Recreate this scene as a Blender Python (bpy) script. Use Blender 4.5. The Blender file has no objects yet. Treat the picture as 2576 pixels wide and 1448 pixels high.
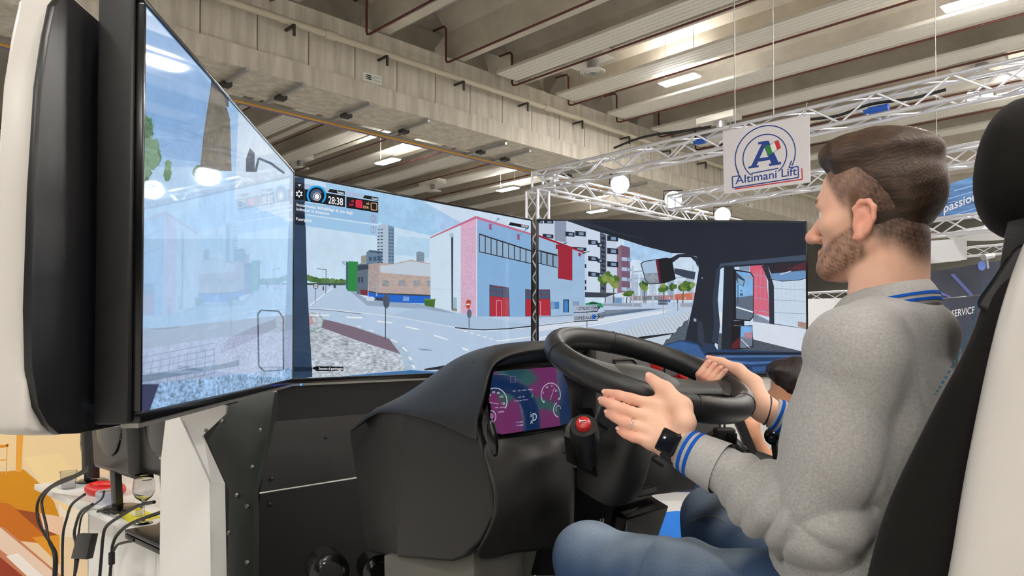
import bpy, bmesh, math, random
import numpy as np
from mathutils import Vector, Matrix
random.seed(7)
rng = np.random.default_rng(11)
S = bpy.context.scene
COL = S.collection

# ------------------------------------------------------------------ camera
IMG_W, IMG_H, FPX, CX, CY = 2576, 1448, 1840.0, 1288.0, 829.0
PITCH = 0.0209
EYE = Vector((0.0, 0.0, 1.44))
cam = bpy.data.cameras.new('camera')
cam.sensor_width = 36.0
cam.lens = 36.0 * FPX / IMG_W
cam.shift_y = (CY - IMG_H / 2) / IMG_W
cam.clip_end = 300
cam_o = bpy.data.objects.new('camera', cam)
cam_o.location = EYE
cam_o.rotation_euler = (math.pi / 2 + PITCH, 0, 0)
COL.objects.link(cam_o)
S.camera = cam_o

# ------------------------------------------------------------------ world and exposure
S.view_settings.view_transform = 'Standard'
S.view_settings.look = 'None'
S.view_settings.gamma = 1.0
S.view_settings.use_curve_mapping = False
S.view_settings.exposure = 0.0
wd = bpy.data.worlds.new('hall_ambient')
wd.use_nodes = True
wd.node_tree.nodes['Background'].inputs[0].default_value = (1.0, 0.975, 0.945, 1)
wd.node_tree.nodes['Background'].inputs[1].default_value = 0.0      # closed hall: only its lamps give light
S.world = wd
S.cycles.max_bounces = 6
S.cycles.diffuse_bounces = 4
S.cycles.glossy_bounces = 2
S.cycles.use_light_tree = False
S.cycles.transmission_bounces = 4
LAMP = 300.0       # radiance of the hall's ceiling lamps
UPLIGHT = 135.0    # and of their upward side
FLOOD = 60.0       # radiance of the stand's flood lights
SCREEN = 0.92      # brightness of the displays

# ------------------------------------------------------------------ helpers
def ray(px, py):
    xc = (px - CX) / FPX; yc = (CY - py) / FPX
    d = Vector((xc, math.cos(PITCH) - yc * math.sin(PITCH), math.sin(PITCH) + yc * math.cos(PITCH)))
    return d / d.y
def P(px, py, d):
    return EYE + ray(px, py) * d
def hit(px, py, o, n):
    r = ray(px, py); n = Vector(n)
    return EYE + r * ((Vector(o) - EYE).dot(n) / r.dot(n))
def hz(px, py, z):
    return hit(px, py, (0, 0, z), (0, 0, 1))
def lin(c):
    out = []
    for v in c[:3]:
        v = v / 255.0
        out.append(v / 12.92 if v <= 0.04045 else ((v + 0.055) / 1.055) ** 2.4)
    return out
def V(*a):
    return Vector(a)
UP = Vector((0, 0, 1))

_m = {}
def mat(name, col, rough=0.5, metal=0.0, spec=0.5, emit=0.0, var=0.0, vscale=8.0, bump=0.0, bscale=60.0,
        stretch=(1, 1, 1), trans=0.0, ior=1.5, coat=0.0, sheen=0.0, col2=None, sss=0.0):
    if name in _m: return _m[name]
    m = bpy.data.materials.new(name); m.use_nodes = True
    nt = m.node_tree; b = nt.nodes['Principled BSDF']
    c = lin(col) + [1]
    b.inputs['Base Color'].default_value = c
    b.inputs['Roughness'].default_value = rough
    b.inputs['Metallic'].default_value = metal
    b.inputs['Specular IOR Level'].default_value = spec
    b.inputs['IOR'].default_value = ior
    if trans: b.inputs['Transmission Weight'].default_value = trans
    if coat: b.inputs['Coat Weight'].default_value = coat; b.inputs['Coat Roughness'].default_value = 0.08
    if sheen: b.inputs['Sheen Weight'].default_value = sheen
    if sss:
        b.inputs['Subsurface Weight'].default_value = sss
        b.inputs['Subsurface Radius'].default_value = (0.012, 0.005, 0.003)
        b.inputs['Subsurface Scale'].default_value = 1.0
    if emit:
        b.inputs['Emission Color'].default_value = c; b.inputs['Emission Strength'].default_value = emit
    if var or bump:
        tc = nt.nodes.new('ShaderNodeTexCoord'); mp = nt.nodes.new('ShaderNodeMapping')
        mp.inputs['Scale'].default_value = stretch
        nt.links.new(tc.outputs['Object'], mp.inputs['Vector'])
    if var:
        n = nt.nodes.new('ShaderNodeTexNoise'); n.inputs['Scale'].default_value = vscale
        n.inputs['Detail'].default_value = 6; n.inputs['Roughness'].default_value = 0.62
        nt.links.new(mp.outputs[0], n.inputs['Vector'])
        r = nt.nodes.new('ShaderNodeValToRGB')
        if col2 is None:
            lo = [v * (1 - var) for v in c[:3]] + [1]; hi = [min(1, v * (1 + var)) for v in c[:3]] + [1]
        else:
            lo = c; hi = lin(col2) + [1]
        r.color_ramp.elements[0].position = 0.32; r.color_ramp.elements[1].position = 0.68
        r.color_ramp.elements[0].color = lo; r.color_ramp.elements[1].color = hi
        nt.links.new(n.outputs['Fac'], r.inputs['Fac']); nt.links.new(r.outputs['Color'], b.inputs['Base Color'])
    if bump:
        n2 = nt.nodes.new('ShaderNodeTexNoise'); n2.inputs['Scale'].default_value = bscale; n2.inputs['Detail'].default_value = 4
        nt.links.new(mp.outputs[0], n2.inputs['Vector'])
        bp = nt.nodes.new('ShaderNodeBump'); bp.inputs['Strength'].default_value = bump; bp.inputs['Distance'].default_value = 0.004
        nt.links.new(n2.outputs['Fac'], bp.inputs['Height']); nt.links.new(bp.outputs['Normal'], b.inputs['Normal'])
    _m[name] = m
    return m
def mat_cols(name, rough=0.7, spec=0.3, emit=0.0, grain=0.0, gscale=300.0, ior=1.5, bump=0.0, bscale=400.0, sheen=0.0, sss=0.0):
    """colour comes from the mesh's own 'Col' attribute (paint, print, dye or display pixels)"""
    if name in _m: return _m[name]
    m = bpy.data.materials.new(name); m.use_nodes = True
    nt = m.node_tree; b = nt.nodes['Principled BSDF']
    at = nt.nodes.new('ShaderNodeAttribute'); at.attribute_name = 'Col'
    src = at.outputs['Color']
    tc = nt.nodes.new('ShaderNodeTexCoord')
    if grain:
        n = nt.nodes.new('ShaderNodeTexNoise'); n.inputs['Scale'].default_value = gscale; n.inputs['Detail'].default_value = 3
        nt.links.new(tc.outputs['Object'], n.inputs['Vector'])
        mr = nt.nodes.new('ShaderNodeMapRange'); mr.inputs[1].default_value = 0.25; mr.inputs[2].default_value = 0.75
        mr.inputs[3].default_value = 1 - grain; mr.inputs[4].default_value = 1 + grain
        nt.links.new(n.outputs['Fac'], mr.inputs[0])
        mx = nt.nodes.new('ShaderNodeVectorMath'); mx.operation = 'SCALE'
        nt.links.new(src, mx.inputs[0]); nt.links.new(mr.outputs[0], mx.inputs['Scale'])
        src = mx.outputs[0]
    b.inputs['Roughness'].default_value = rough; b.inputs['Specular IOR Level'].default_value = spec; b.inputs['IOR'].default_value = ior
    if sheen: b.inputs['Sheen Weight'].default_value = sheen
    if sss:
        b.inputs['Subsurface Weight'].default_value = sss
        b.inputs['Subsurface Radius'].default_value = (0.010, 0.004, 0.0025); b.inputs['Subsurface Scale'].default_value = 1.0
    if bump:
        n2 = nt.nodes.new('ShaderNodeTexNoise'); n2.inputs['Scale'].default_value = bscale; n2.inputs['Detail'].default_value = 3
        nt.links.new(tc.outputs['Object'], n2.inputs['Vector'])
        bp = nt.nodes.new('ShaderNodeBump'); bp.inputs['Strength'].default_value = bump; bp.inputs['Distance'].default_value = 0.002
        nt.links.new(n2.outputs['Fac'], bp.inputs['Height']); nt.links.new(bp.outputs['Normal'], b.inputs['Normal'])
    if emit:
        b.inputs['Base Color'].default_value = (0.004, 0.004, 0.005, 1)
        # display picture with soft texture: the alpha of the attribute says how strongly the picture is mottled
        n = nt.nodes.new('ShaderNodeTexNoise'); n.inputs['Scale'].default_value = 14.0; n.inputs['Detail'].default_value = 7; n.inputs['Roughness'].default_value = 0.7
        nt.links.new(tc.outputs['Object'], n.inputs['Vector'])
        mr = nt.nodes.new('ShaderNodeMapRange'); mr.inputs[1].default_value = 0.3; mr.inputs[2].default_value = 0.7; mr.inputs[3].default_value = -1; mr.inputs[4].default_value = 1
        nt.links.new(n.outputs['Fac'], mr.inputs[0])
        n3 = nt.nodes.new('ShaderNodeTexNoise'); n3.inputs['Scale'].default_value = 95.0; n3.inputs['Detail'].default_value = 3
        mp3 = nt.nodes.new('ShaderNodeMapping'); mp3.inputs['Scale'].default_value = (0.6, 0.6, 1.7)
        nt.links.new(tc.outputs['Object'], mp3.inputs['Vector']); nt.links.new(mp3.outputs[0], n3.inputs['Vector'])
        mr3 = nt.nodes.new('ShaderNodeMapRange'); mr3.inputs[1].default_value = 0.3; mr3.inputs[2].default_value = 0.7; mr3.inputs[3].default_value = -1; mr3.inputs[4].default_value = 1
        nt.links.new(n3.outputs['Fac'], mr3.inputs[0])
        at2 = nt.nodes.new('ShaderNodeAttribute'); at2.attribute_name = 'Tex'
        sp = nt.nodes.new('ShaderNodeSeparateColor'); nt.links.new(at2.outputs['Color'], sp.inputs[0])
        m1 = nt.nodes.new('ShaderNodeMath'); m1.operation = 'MULTIPLY'; nt.links.new(mr.outputs[0], m1.inputs[0]); nt.links.new(sp.outputs[0], m1.inputs[1])
        m2 = nt.nodes.new('ShaderNodeMath'); m2.operation = 'MULTIPLY_ADD'; nt.links.new(mr3.outputs[0], m2.inputs[0]); nt.links.new(sp.outputs[1], m2.inputs[1]); nt.links.new(m1.outputs[0], m2.inputs[2])
        m3 = nt.nodes.new('ShaderNodeMath'); m3.operation = 'ADD'; nt.links.new(m2.outputs[0], m3.inputs[0]); m3.inputs[1].default_value = 1.0
        mx = nt.nodes.new('ShaderNodeVectorMath'); mx.operation = 'SCALE'
        nt.links.new(src, mx.inputs[0]); nt.links.new(m3.outputs[0], mx.inputs['Scale'])
        nt.links.new(mx.outputs[0], b.inputs['Emission Color']); b.inputs['Emission Strength'].default_value = emit
        m.cycles.emission_sampling = 'NONE'      # soft, dim picture light: found by bounces alone
    else:
        nt.links.new(src, b.inputs['Base Color'])
    _m[name] = m
    return m

WL = {}
def reg(o, name_loc, parent):
    COL.objects.link(o)
    WL[o.name] = Vector(name_loc)
    if parent is not None:
        o.parent = parent
        o.location = Vector(name_loc) - WL[parent.name]
    else:
        o.location = name_loc
    return o
def tag(o, label=None, cat=None, group=None, kind=None):
    if label: o['label'] = label
    if cat: o['category'] = cat
    if group: o['group'] = group
    if kind: o['kind'] = kind
    return o
def thing(name, label, cat, loc, group=None, kind=None):
    o = bpy.data.objects.new(name, None); o.empty_display_size = 0.05
    reg(o, loc, None)
    return tag(o, label, cat, group, kind)
def basis(z, x=None):
    z = Vector(z).normalized()
    if x is None: x = Vector((0, 0, 1)) if abs(z.z) < 0.9 else Vector((1, 0, 0))
    x = Vector(x); x = (x - z * x.dot(z)).normalized()
    return x, z.cross(x), z
class B:
    def __init__(s): s.v = []; s.f = []; s.c = []
    def add(s, vs, fs):
        k = len(s.v); s.v += [Vector(p) for p in vs]; s.f += [tuple(i + k for i in f) for f in fs]; return s
    def box(s, c, h, ax=None):
        x, y, z = ax if ax else (V(1, 0, 0), V(0, 1, 0), V(0, 0, 1))
        c = Vector(c)
        vs = [c + x * (i * h[0]) + y * (j * h[1]) + z * (k * h[2]) for i in (-1, 1) for j in (-1, 1) for k in (-1, 1)]
        return s.add(vs, [(0, 1, 3, 2), (4, 6, 7, 5), (0, 4, 5, 1), (2, 3, 7, 6), (0, 2, 6, 4), (1, 5, 7, 3)])
    def span(s, a, b, w, h, up=(0, 0, 1)):
        """a straight bar of section w x h between two points"""
        a, b = Vector(a), Vector(b); z = (b - a).normalized(); y = Vector(up); y = (y - z * y.dot(z)).normalized(); x = y.cross(z)
        return s.box((a + b) / 2, (w / 2, h / 2, (b - a).length / 2), (x, y, z))
    def prism(s, pts, vec):
        n = len(pts); pts = [Vector(p) for p in pts]; vec = Vector(vec)
        vs = pts + [p + vec for p in pts]
        nrm = Vector((0, 0, 0))
        for i in range(n): nrm += pts[i].cross(pts[(i + 1) % n])
        rev = nrm.dot(vec) > 0
        f0 = tuple(range(n)); f1 = tuple(range(n, 2 * n))
        fs = [tuple(reversed(f0)) if rev else f0, f1 if rev else tuple(reversed(f1))]
        for i in range(n):
            j = (i + 1) % n
            fs.append((i, j, n + j, n + i) if rev else (j, i, n + i, n + j))
        return s.add(vs, fs)
    def cyl(s, a, b, r, r2=None, n=16, cap=True):
        a, b = Vector(a), Vector(b); r2 = r if r2 is None else r2
        x, y, z = basis(b - a)
        vs = []
        for p, q in ((a, r), (b, r2)):
            vs += [p + x * (q * math.cos(2 * math.pi * i / n)) + y * (q * math.sin(2 * math.pi * i / n)) for i in range(n)]
        fs = [(i, (i + 1) % n, n + (i + 1) % n, n + i) for i in range(n)]
        if cap: fs += [tuple(reversed(range(n))), tuple(range(n, 2 * n))]
        return s.add(vs, fs)
    def tube(s, pts, r, n=8, closed=False, cap=True):
        pts = [Vector(p) for p in pts]; m = len(pts)
        rr = r if isinstance(r, (list, tuple)) else [r] * m
        prev = None; rings = []
        for i, p in enumerate(pts):
            if closed: t = pts[(i + 1) % m] - pts[i - 1]
            else: t = pts[min(i + 1, m - 1)] - pts[max(i - 1, 0)]
            x, y, z = basis(t, prev)
            prev = x
            rings.append([p + x * (rr[i] * math.cos(2 * math.pi * k / n)) + y * (rr[i] * math.sin(2 * math.pi * k / n)) for k in range(n)])
        return s.loft(rings, closed=closed, cap=cap)
    def loft(s, rings, closed=False, cap=True, ring_closed=True):
        n = len(rings[0]); m = len(rings)
        vs = [p for r in rings for p in r]; fs = []
        for i in range(m if closed else m - 1):
            a = i * n; b = ((i + 1) % m) * n
            for k in range(n if ring_closed else n - 1):
                l = (k + 1) % n
                fs.append((a + k, a + l, b + l, b + k))
        if cap and not closed and ring_closed:
            fs += [tuple(reversed(range(n))), tuple(range((m - 1) * n, m * n))]
        return s.add(vs, fs)
    def lathe(s, prof, o, axis, n=32, cap=False):
        o = Vector(o); x, y, z = basis(axis)
        rings = [[o + z * h + x * (r * math.cos(2 * math.pi * k / n)) + y * (r * math.sin(2 * math.pi * k / n)) for k in range(n)] for r, h in prof]
        return s.loft(rings, cap=cap)
    def ball(s, c, r, n=16, m=10, ax=None):
        c = Vector(c); x, y, z = ax if ax else (V(1, 0, 0), V(0, 1, 0), V(0, 0, 1))
        r = r if isinstance(r, (list, tuple)) else (r, r, r)
        rings = []
        for j in range(m + 1):
            t = math.pi * (j / m); t = min(max(t, 1e-3), math.pi - 1e-3)
            rings.append([c + x * (r[0] * math.sin(t) * math.cos(2 * math.pi * k / n)) + y * (r[1] * math.sin(t) * math.sin(2 * math.pi * k / n)) - z * (r[2] * math.cos(t)) for k in range(n)])
        return s.loft(rings)
    def build(s, name, m, parent=None, smooth=None, bevel=0.0, seg=2, label=None, cat=None, group=None, kind=None, origin=None, fix=True, sub=0):
        me = bpy.data.meshes.new(name)
        vs = np.array([tuple(p) for p in s.v])
        if origin is None:
            origin = WL[parent.name] if parent is not None else Vector(((vs[:, 0].min() + vs[:, 0].max()) / 2, (vs[:, 1].min() + vs[:, 1].max()) / 2, vs[:, 2].min()))
        me.from_pydata([tuple(p) for p in (vs - np.array(tuple(origin)))], [], s.f)
        bm = bmesh.new(); bm.from_mesh(me)
        if fix:
            bmesh.ops.recalc_face_normals(bm, faces=bm.faces)
        if bevel:
            es = [e for e in bm.edges if len(e.link_faces) == 2 and e.calc_face_angle(0) > 0.35]
            bmesh.ops.bevel(bm, geom=es, offset=bevel, segments=seg, profile=0.6, affect='EDGES', clamp_overlap=True)
        bm.to_mesh(me); bm.free()
        if smooth is None: smooth = bevel > 0
        for p in me.polygons: p.use_smooth = bool(smooth)
        if smooth:
            try: me.set_sharp_from_angle(angle=0.7 if smooth is True else smooth)
            except Exception: pass
        for x in (m if isinstance(m, (list, tuple)) else [m]): me.materials.append(x)
        o = bpy.data.objects.new(name, me)
        if sub:
            md = o.modifiers.new('smooth', 'SUBSURF'); md.levels = sub; md.render_levels = sub
        reg(o, origin, parent)
        return tag(o, label, cat, group, kind)
def cat_rom(pts, n=6, closed=False):
    pts = [Vector(p) for p in pts]; out = []; m = len(pts)
    for i in range(m if closed else m - 1):
        g = (lambda k: pts[k % m]) if closed else (lambda k: pts[max(0, min(m - 1, k))])
        a, b, c, d = g(i - 1), g(i), g(i + 1), g(i + 2)
        for j in range(n):
            t = j / n
            out.append(0.5 * (2 * b + (c - a) * t + (2 * a - 5 * b + 4 * c - d) * t * t + (3 * b - 3 * c + d - a) * t ** 3))
    if not closed: out.append(pts[-1])
    return out
def dup(o, loc, parent=None, label=None, rot=None):
    """copy of a one-mesh thing or part that shares its mesh"""
    c = o.copy(); reg(c, loc, parent)
    if rot is not None: c.rotation_euler = rot
    if label: c['label'] = label
    return c
_tc = {}
def text2d(s, bold=False):
    """flat triangles of a line of lettering, unit cap height, origin at the left end of the baseline"""
    if s in _tc: return _tc[s]
    cu = bpy.data.curves.new('t', 'FONT'); cu.body = s; cu.size = 1.0; cu.resolution_u = 3
    cu.offset = 0.012
    ob = bpy.data.objects.new('t', cu); COL.objects.link(ob)
    dg = bpy.context.evaluated_depsgraph_get()
    me = bpy.data.meshes.new_from_object(ob.evaluated_get(dg))
    vs = np.array([v.co[:2] for v in me.vertices]) if len(me.vertices) else np.zeros((1, 2))
    fs = [tuple(p.vertices) for p in me.polygons]
    bpy.data.objects.remove(ob); bpy.data.curves.remove(cu); bpy.data.meshes.remove(me)
    vs = vs / 0.70
    vs[:, 0] -= vs[:, 0].min()
    _tc[s] = (vs, fs, vs[:, 0].max())
    return _tc[s]
class Flat:
    """a flat printed or displayed picture: coloured polygons laid on a plane in thin layers"""
    def __init__(s, o, n):
        s.o = Vector(o); s.n = Vector(n).normalized(); s.v = []; s.f = []; s.c = []; s.t = []; s.clip = None
    def pt(s, px, lay=0):
        return hit(px[0], px[1], s.o, s.n)
    def _emit(s, vs, fs, col, tex, lay):
        k = len(s.v); off = s.n * (0.00012 * lay)
        s.v += [p + off for p in vs]
        for f in fs:
            s.f.append(tuple(i + k for i in f)); s.c.append(lin(col)); s.t.append(tex)
    def poly(s, pts, col, lay=1, tex=(0, 0), fn=None):
        q = [s.pt(fn(*p) if fn else p) for p in pts]
        if s.clip:      # keep the picture inside the lit area
            o, R, W, H = s.clip
            for ax, lo, hi in ((R, 0.0, W), (UP, -H, 0.0)):
                for sg, lim in ((1, lo), (-1, -hi)):
                    out = []
                    for i in range(len(q)):
                        a, b = q[i - 1], q[i]; da, db = sg * (a - o).dot(ax) - lim, sg * (b - o).dot(ax) - lim
                        if (da < 0) != (db < 0): out.append(a + (b - a) * (da / (da - db)))
                        if db >= 0: out.append(b)
                    q = out
                    if len(q) < 3: return
        from mathutils.geometry import tessellate_polygon
        tr = tessellate_polygon([q])
        s._emit(q, [tuple(t) for t in tr], col, tex, lay)
    def rect(s, x0, y0, x1, y1, col, lay=1, tex=(0, 0), fn=None):
        s.poly([(x0, y0), (x1, y0), (x1, y1), (x0, y1)], col, lay, tex, fn)
    def line(s, pts, w, col, lay=2, fn=None, tex=(0, 0)):
        for a, b in zip(pts[:-1], pts[1:]):
            d = math.hypot(b[0] - a[0], b[1] - a[1]) or 1
            nx, ny = -(b[1] - a[1]) / d * w / 2, (b[0] - a[0]) / d * w / 2
            s.poly([(a[0] + nx, a[1] + ny), (b[0] + nx, b[1] + ny), (b[0] - nx, b[1] - ny), (a[0] - nx, a[1] - ny)], col, lay, tex, fn)
    def disc(s, c, rx, ry, col, lay=2, fn=None, n=28, a0=0, a1=360, r0=0.0, tex=(0, 0)):
        """disc, ring or arc"""
        A = [math.radians(a0 + (a1 - a0) * i / n) for i in range(n + 1)]
        out = [(c[0] + rx * math.cos(t), c[1] - ry * math.sin(t)) for t in A]
        if r0 > 0:
            inn = [(c[0] + rx * r0 * math.cos(t), c[1] - ry * r0 * math.sin(t)) for t in A]
            for i in range(n): s.poly([out[i], out[i + 1], inn[i + 1], inn[i]], col, lay, tex, fn)
        else:
            s.poly(out[:-1] if abs(a1 - a0) == 360 else out + [c], col, lay, tex, fn)
    def blob(s, c, rx, ry, col, lay=2, fn=None, n=14, rough=0.3, tex=(0, 0)):
        s.poly([(c[0] + rx * (1 - rough * random.random()) * math.cos(2 * math.pi * i / n), c[1] + ry * (1 - rough * random.random()) * math.sin(2 * math.pi * i / n)) for i in range(n)], col, lay, tex, fn)
    def text(s, st, p0, p1, h, col, lay=6, fn=None, vert=None):
        """baseline from p0 to p1, letter height h, in the same coordinates as fn takes"""
        vs, fs, w = text2d(st)
        vx, vy = vert if vert else (0.0, -1.0)
        q = []
        for x, y in vs:
            u = x / w
            p = (p0[0] + (p1[0] - p0[0]) * u + vx * h * y, p0[1] + (p1[1] - p0[1]) * u + vy * h * y)
            q.append(s.pt(fn(*p) if fn else p))
        s._emit(q, fs, col, (0, 0), lay)
    def build(s, name, m, parent=None, **kw):
        me = bpy.data.meshes.new(name)
        origin = WL[parent.name] if parent is not None else s.o
        # every face keeps its own corners so that it keeps its own colour
        me.from_pydata([tuple(p - origin) for p in s.v], [], s.f)
        ca = me.color_attributes.new('Col', 'FLOAT_COLOR', 'CORNER'); ta = me.color_attributes.new('Tex', 'FLOAT_COLOR', 'CORNER')
        for i, p in enumerate(me.polygons):
            for l in p.loop_indices:
                ca.data[l].color = (*s.c[i], 1); ta.data[l].color = (s.t[i][0], s.t[i][1], 0, 1)
        # all faces look the way the plane looks
        bm = bmesh.new(); bm.from_mesh(me)
        fl = [f for f in bm.faces if f.normal.dot(s.n) < 0]
        bmesh.ops.reverse_faces(bm, faces=fl)
        bm.to_mesh(me); bm.free()
        me.materials.append(m)
        o = bpy.data.objects.new(name, me)
        reg(o, origin, parent)
        return tag(o, **kw)

# ================================================================== the hall
G = math.radians(45.4)
HB = V(math.sin(G), math.cos(G), 0)      # along the main beam
HA = V(-math.cos(G), math.sin(G), 0)     # along the ceiling ribs
UP = V(0, 0, 1)
def hall(u, v, z): return HB * u + HA * v + UP * z
def uv(p): return p.dot(HB), p.dot(HA)
HAX = (HB, HA, UP)

conc = mat('concrete', (204, 197, 184), 0.9, spec=0.2, var=0.22, vscale=1.5, stretch=(2.6, 2.6, 0.3), bump=0.25, bscale=30)
conc_d = mat('concrete_ribs', (200, 193, 180), 0.92, spec=0.2, var=0.14, vscale=0.8)
white_panel = mat('white_enamel', (226, 222, 212), 0.55, spec=0.3)
floor_m = mat('polished_concrete_floor', (198, 196, 192), 0.45, var=0.1, vscale=1.5)
carpet_m = mat('blue_carpet', (45, 120, 215), 0.95, spec=0.1, var=0.08, vscale=60, bump=0.4, bscale=300)
galv = mat('galvanised_steel', (178, 178, 178), 0.42, metal=0.6)
alu = mat('aluminium_tube', (228, 229, 236), 0.32, metal=0.7)
redpipe = mat('dark_red_pipe', (92, 46, 40), 0.5)
cream = mat('cream_pipe', (196, 188, 168), 0.5)
lamp_on = mat('lamp_light', (255, 252, 247), 0.5, emit=LAMP)
lamp_up = mat('lamp_uplight', (255, 248, 238), 0.5, emit=UPLIGHT)
flood_on = mat('flood_light', (235, 245, 255), 0.5, emit=FLOOD)
black_p = mat('black_plastic', (18, 18, 19), 0.45, spec=0.4)
white_wall = mat('white_stand_wall', (238, 238, 242), 0.6, spec=0.2)

f = B(); f.box(hall(14, 8, -0.05), (52, 45, 0.05), HAX)
f.build('floor', floor_m, kind='structure', label='grey polished concrete hall floor')
# blue carpet lane laid on the floor beyond the simulator
pts = [hz(1500, 1310, 0.0), hz(1700, 1288, 0.0), hz(1900, 1292, 0.0), hz(2080, 1448, 0.0), hz(1500, 1560, 0.0)]
pts = [V(p.x, p.y, 0.0) for p in pts]
c = B(); c.prism(pts, (0, 0, 0.012))
tag(c.build('carpet', carpet_m), 'bright blue carpet laid on the floor beside the simulator', 'carpet')

# ceiling: slab with precast ribs, carried by one deep beam
c = B(); c.box(hall(14, 8, 11.45), (52, 45, 0.15), HAX)
ceil = c.build('ceiling', conc_d, kind='structure', label='precast concrete ceiling with deep parallel ribs', origin=V(0, 0, 11.3))
PITCH_U = 2.7
U0 = 15.05
BEAM_V0, BEAM_V1, BEAM_Z0, BEAM_Z1 = 16.62, 18.3, 7.94, 9.9
rib_mesh = {}
for side, (v0, v1) in enumerate(((-34, BEAM_V0 + 0.3), (BEAM_V1 - 0.3, 52))):
    for k in range(-12, 12):
        uc = U0 + PITCH_U * k + 0.42 + 1.35
        if side not in rib_mesh:
            b = B()
            prof = [(-0.16, -1.35), (0.16, -1.35), (0.22, -0.5), (0.6, 0.0), (-0.6, 0.0), (-0.22, -0.5)]
            b.prism([HB * x + UP * z + HA * v0 for x, z in prof], HA * (v1 - v0))
            o = b.build('rib', conc_d, ceil, origin=V(0, 0, 0))
            o.location = hall(uc, 0, 11.3) - WL[ceil.name]; WL[o.name] = hall(uc, 0, 11.3)
            rib_mesh[side] = o
        else:
            dup(rib_mesh[side], hall(uc, 0, 11.3), ceil)

# main beam, its cast panels and flange
b = B(); b.box(hall(20, (BEAM_V0 + BEAM_V1) / 2, (BEAM_Z0 + BEAM_Z1) / 2 + 0.02), (44, (BEAM_V1 - BEAM_V0) / 2 - 0.06, (BEAM_Z1 - BEAM_Z0) / 2 - 0.02), HAX)
beam = b.build('beam', conc, kind='structure', label='deep grey concrete beam crossing the hall under the ceiling ribs')
b = B(); b.prism([hall(-24, v, z) for v, z in ((BEAM_V0 - 0.1, BEAM_Z0), (BEAM_V1 + 0.1, BEAM_Z0), (BEAM_V1 + 0.1, BEAM_Z0 + 0.5), (BEAM_V0 - 0.1, BEAM_Z0 + 0.5), (BEAM_V0 - 0.1, BEAM_Z0 + 0.5))][:4], HB * 88)
b.build('beam_flange', conc, beam)
b = B(); b.box(hall(20, BEAM_V0 - 0.03, BEAM_Z1 - 0.22), (44, 0.06, 0.22), HAX)
b.build('beam_ledge', conc, beam)
first = None
for k in range(-8, 34):
    u = 0.4 + 1.35 * k
    if first is None:
        b = B(); b.box(hall(u, BEAM_V0 + 0.02, BEAM_Z0 + 1.0), (0.66, 0.05, 0.5), HAX)
        first = b.build('concrete_panel', conc, beam, origin=hall(u, BEAM_V0, BEAM_Z0 + 1.0))
        WL[first.name] = hall(u, BEAM_V0, BEAM_Z0 + 1.0)
    else:
        dup(first, hall(u, BEAM_V0, BEAM_Z0 + 1.0), beam)

# far walls
b = B(); b.box(hall(66, 8, 5.6), (0.2, 46, 5.7), HAX)
b.build('wall_far', mat('far_wall', (160, 158, 150), 0.9, var=0.08, vscale=0.5), kind='structure', label='grey concrete end wall of the hall')
b = B(); b.box(hall(14, 53, 5.6), (52, 0.2, 5.7), HAX)
b.build('wall_left', _m['far_wall'], kind='structure', label='grey concrete side wall of the hall')

b = B(); b.box(hall(14, -37, 5.6), (52, 0.2, 5.7), HAX)
b.build('wall_right', _m['far_wall'], kind='structure', label='grey concrete side wall behind the visitors')
b = B(); b.box(hall(-38, 8, 5.6), (0.2, 46, 5.7), HAX)
b.build('wall_back', _m['far_wall'], kind='structure', label='grey concrete end wall behind the visitors')

# white radiant heating strips hung under the ribs
n = 0
strip_lab = 'long white ribbed radiant panel hung below the ceiling on the near side of the beam'
strip_lab2 = 'long white ribbed radiant panel hung below the ceiling on the far side of the beam'
def strip(uc, v0, v1, z, lab):
    t = thing('radiant_panel', lab, 'radiant panel', hall(uc, (v0 + v1) / 2, z), 'radiant ceiling panels')
    b = B(); b.box(hall(uc, (v0 + v1) / 2, z + 0.05), (0.42, (v1 - v0) / 2, 0.03), HAX)
    b.build('tray', white_panel, t)
    for i in range(5):
        b = B(); b.box(hall(uc - 0.34 + 0.17 * i, (v0 + v1) / 2, z + 0.008), (0.078, (v1 - v0) / 2 - 0.02, 0.014), HAX)
        b.build('slat', white_panel, t)
near_labs = ['white ribbed radiant panel near side of the beam, beside the round diffuser', 'white ribbed radiant panel near side of the beam, between diffuser and lit lamp', 'white ribbed radiant panel near side of the beam, just past the lit lamp']
for k in range(0, 7): strip(U0 + 0.42 + PITCH_U * k, -20, 15.95, 9.62, near_labs[k] if k < 3 else 'white ribbed radiant panel above the sign truss on the near side of the beam')
for k in range(-3, 6): strip(U0 + 0.42 + PITCH_U * k, 19.0, 48, 9.62, strip_lab2)

# sprinkler pipes along every bay
pz = hit(1120, 160, hall(0, 16.35, 0), HA)
for k in range(-1, 8):
    u = uv(pz)[0] + PITCH_U * (k - 1)
    b = B(); z = pz.z
    b.tube([hall(u, 16.9, 10.72), hall(u, 16.4, 10.7), hall(u, 16.32, 10.6), hall(u, 16.32, z + 0.1), hall(u, 16.28, z + 0.03), hall(u, 16.15, z), hall(u, -18, z)], 0.032, 8)
    o = b.build('sprinkler_pipe', redpipe, smooth=True)
    tag(o, 'thin dark red sprinkler pipe running along the ribs to the concrete beam', 'pipe', 'sprinkler pipes')
for k in range(-2, 6):
    u = uv(pz)[0] + PITCH_U * (k - 1)
    b = B(); b.tube([hall(u, 18.5, 9.3), hall(u, 48, 9.3)], 0.03, 6)
    tag(b.build('sprinkler_pipe', redpipe, smooth=True), 'thin dark red sprinkler pipe beyond the concrete beam', 'pipe', 'sprinkler pipes')

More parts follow.
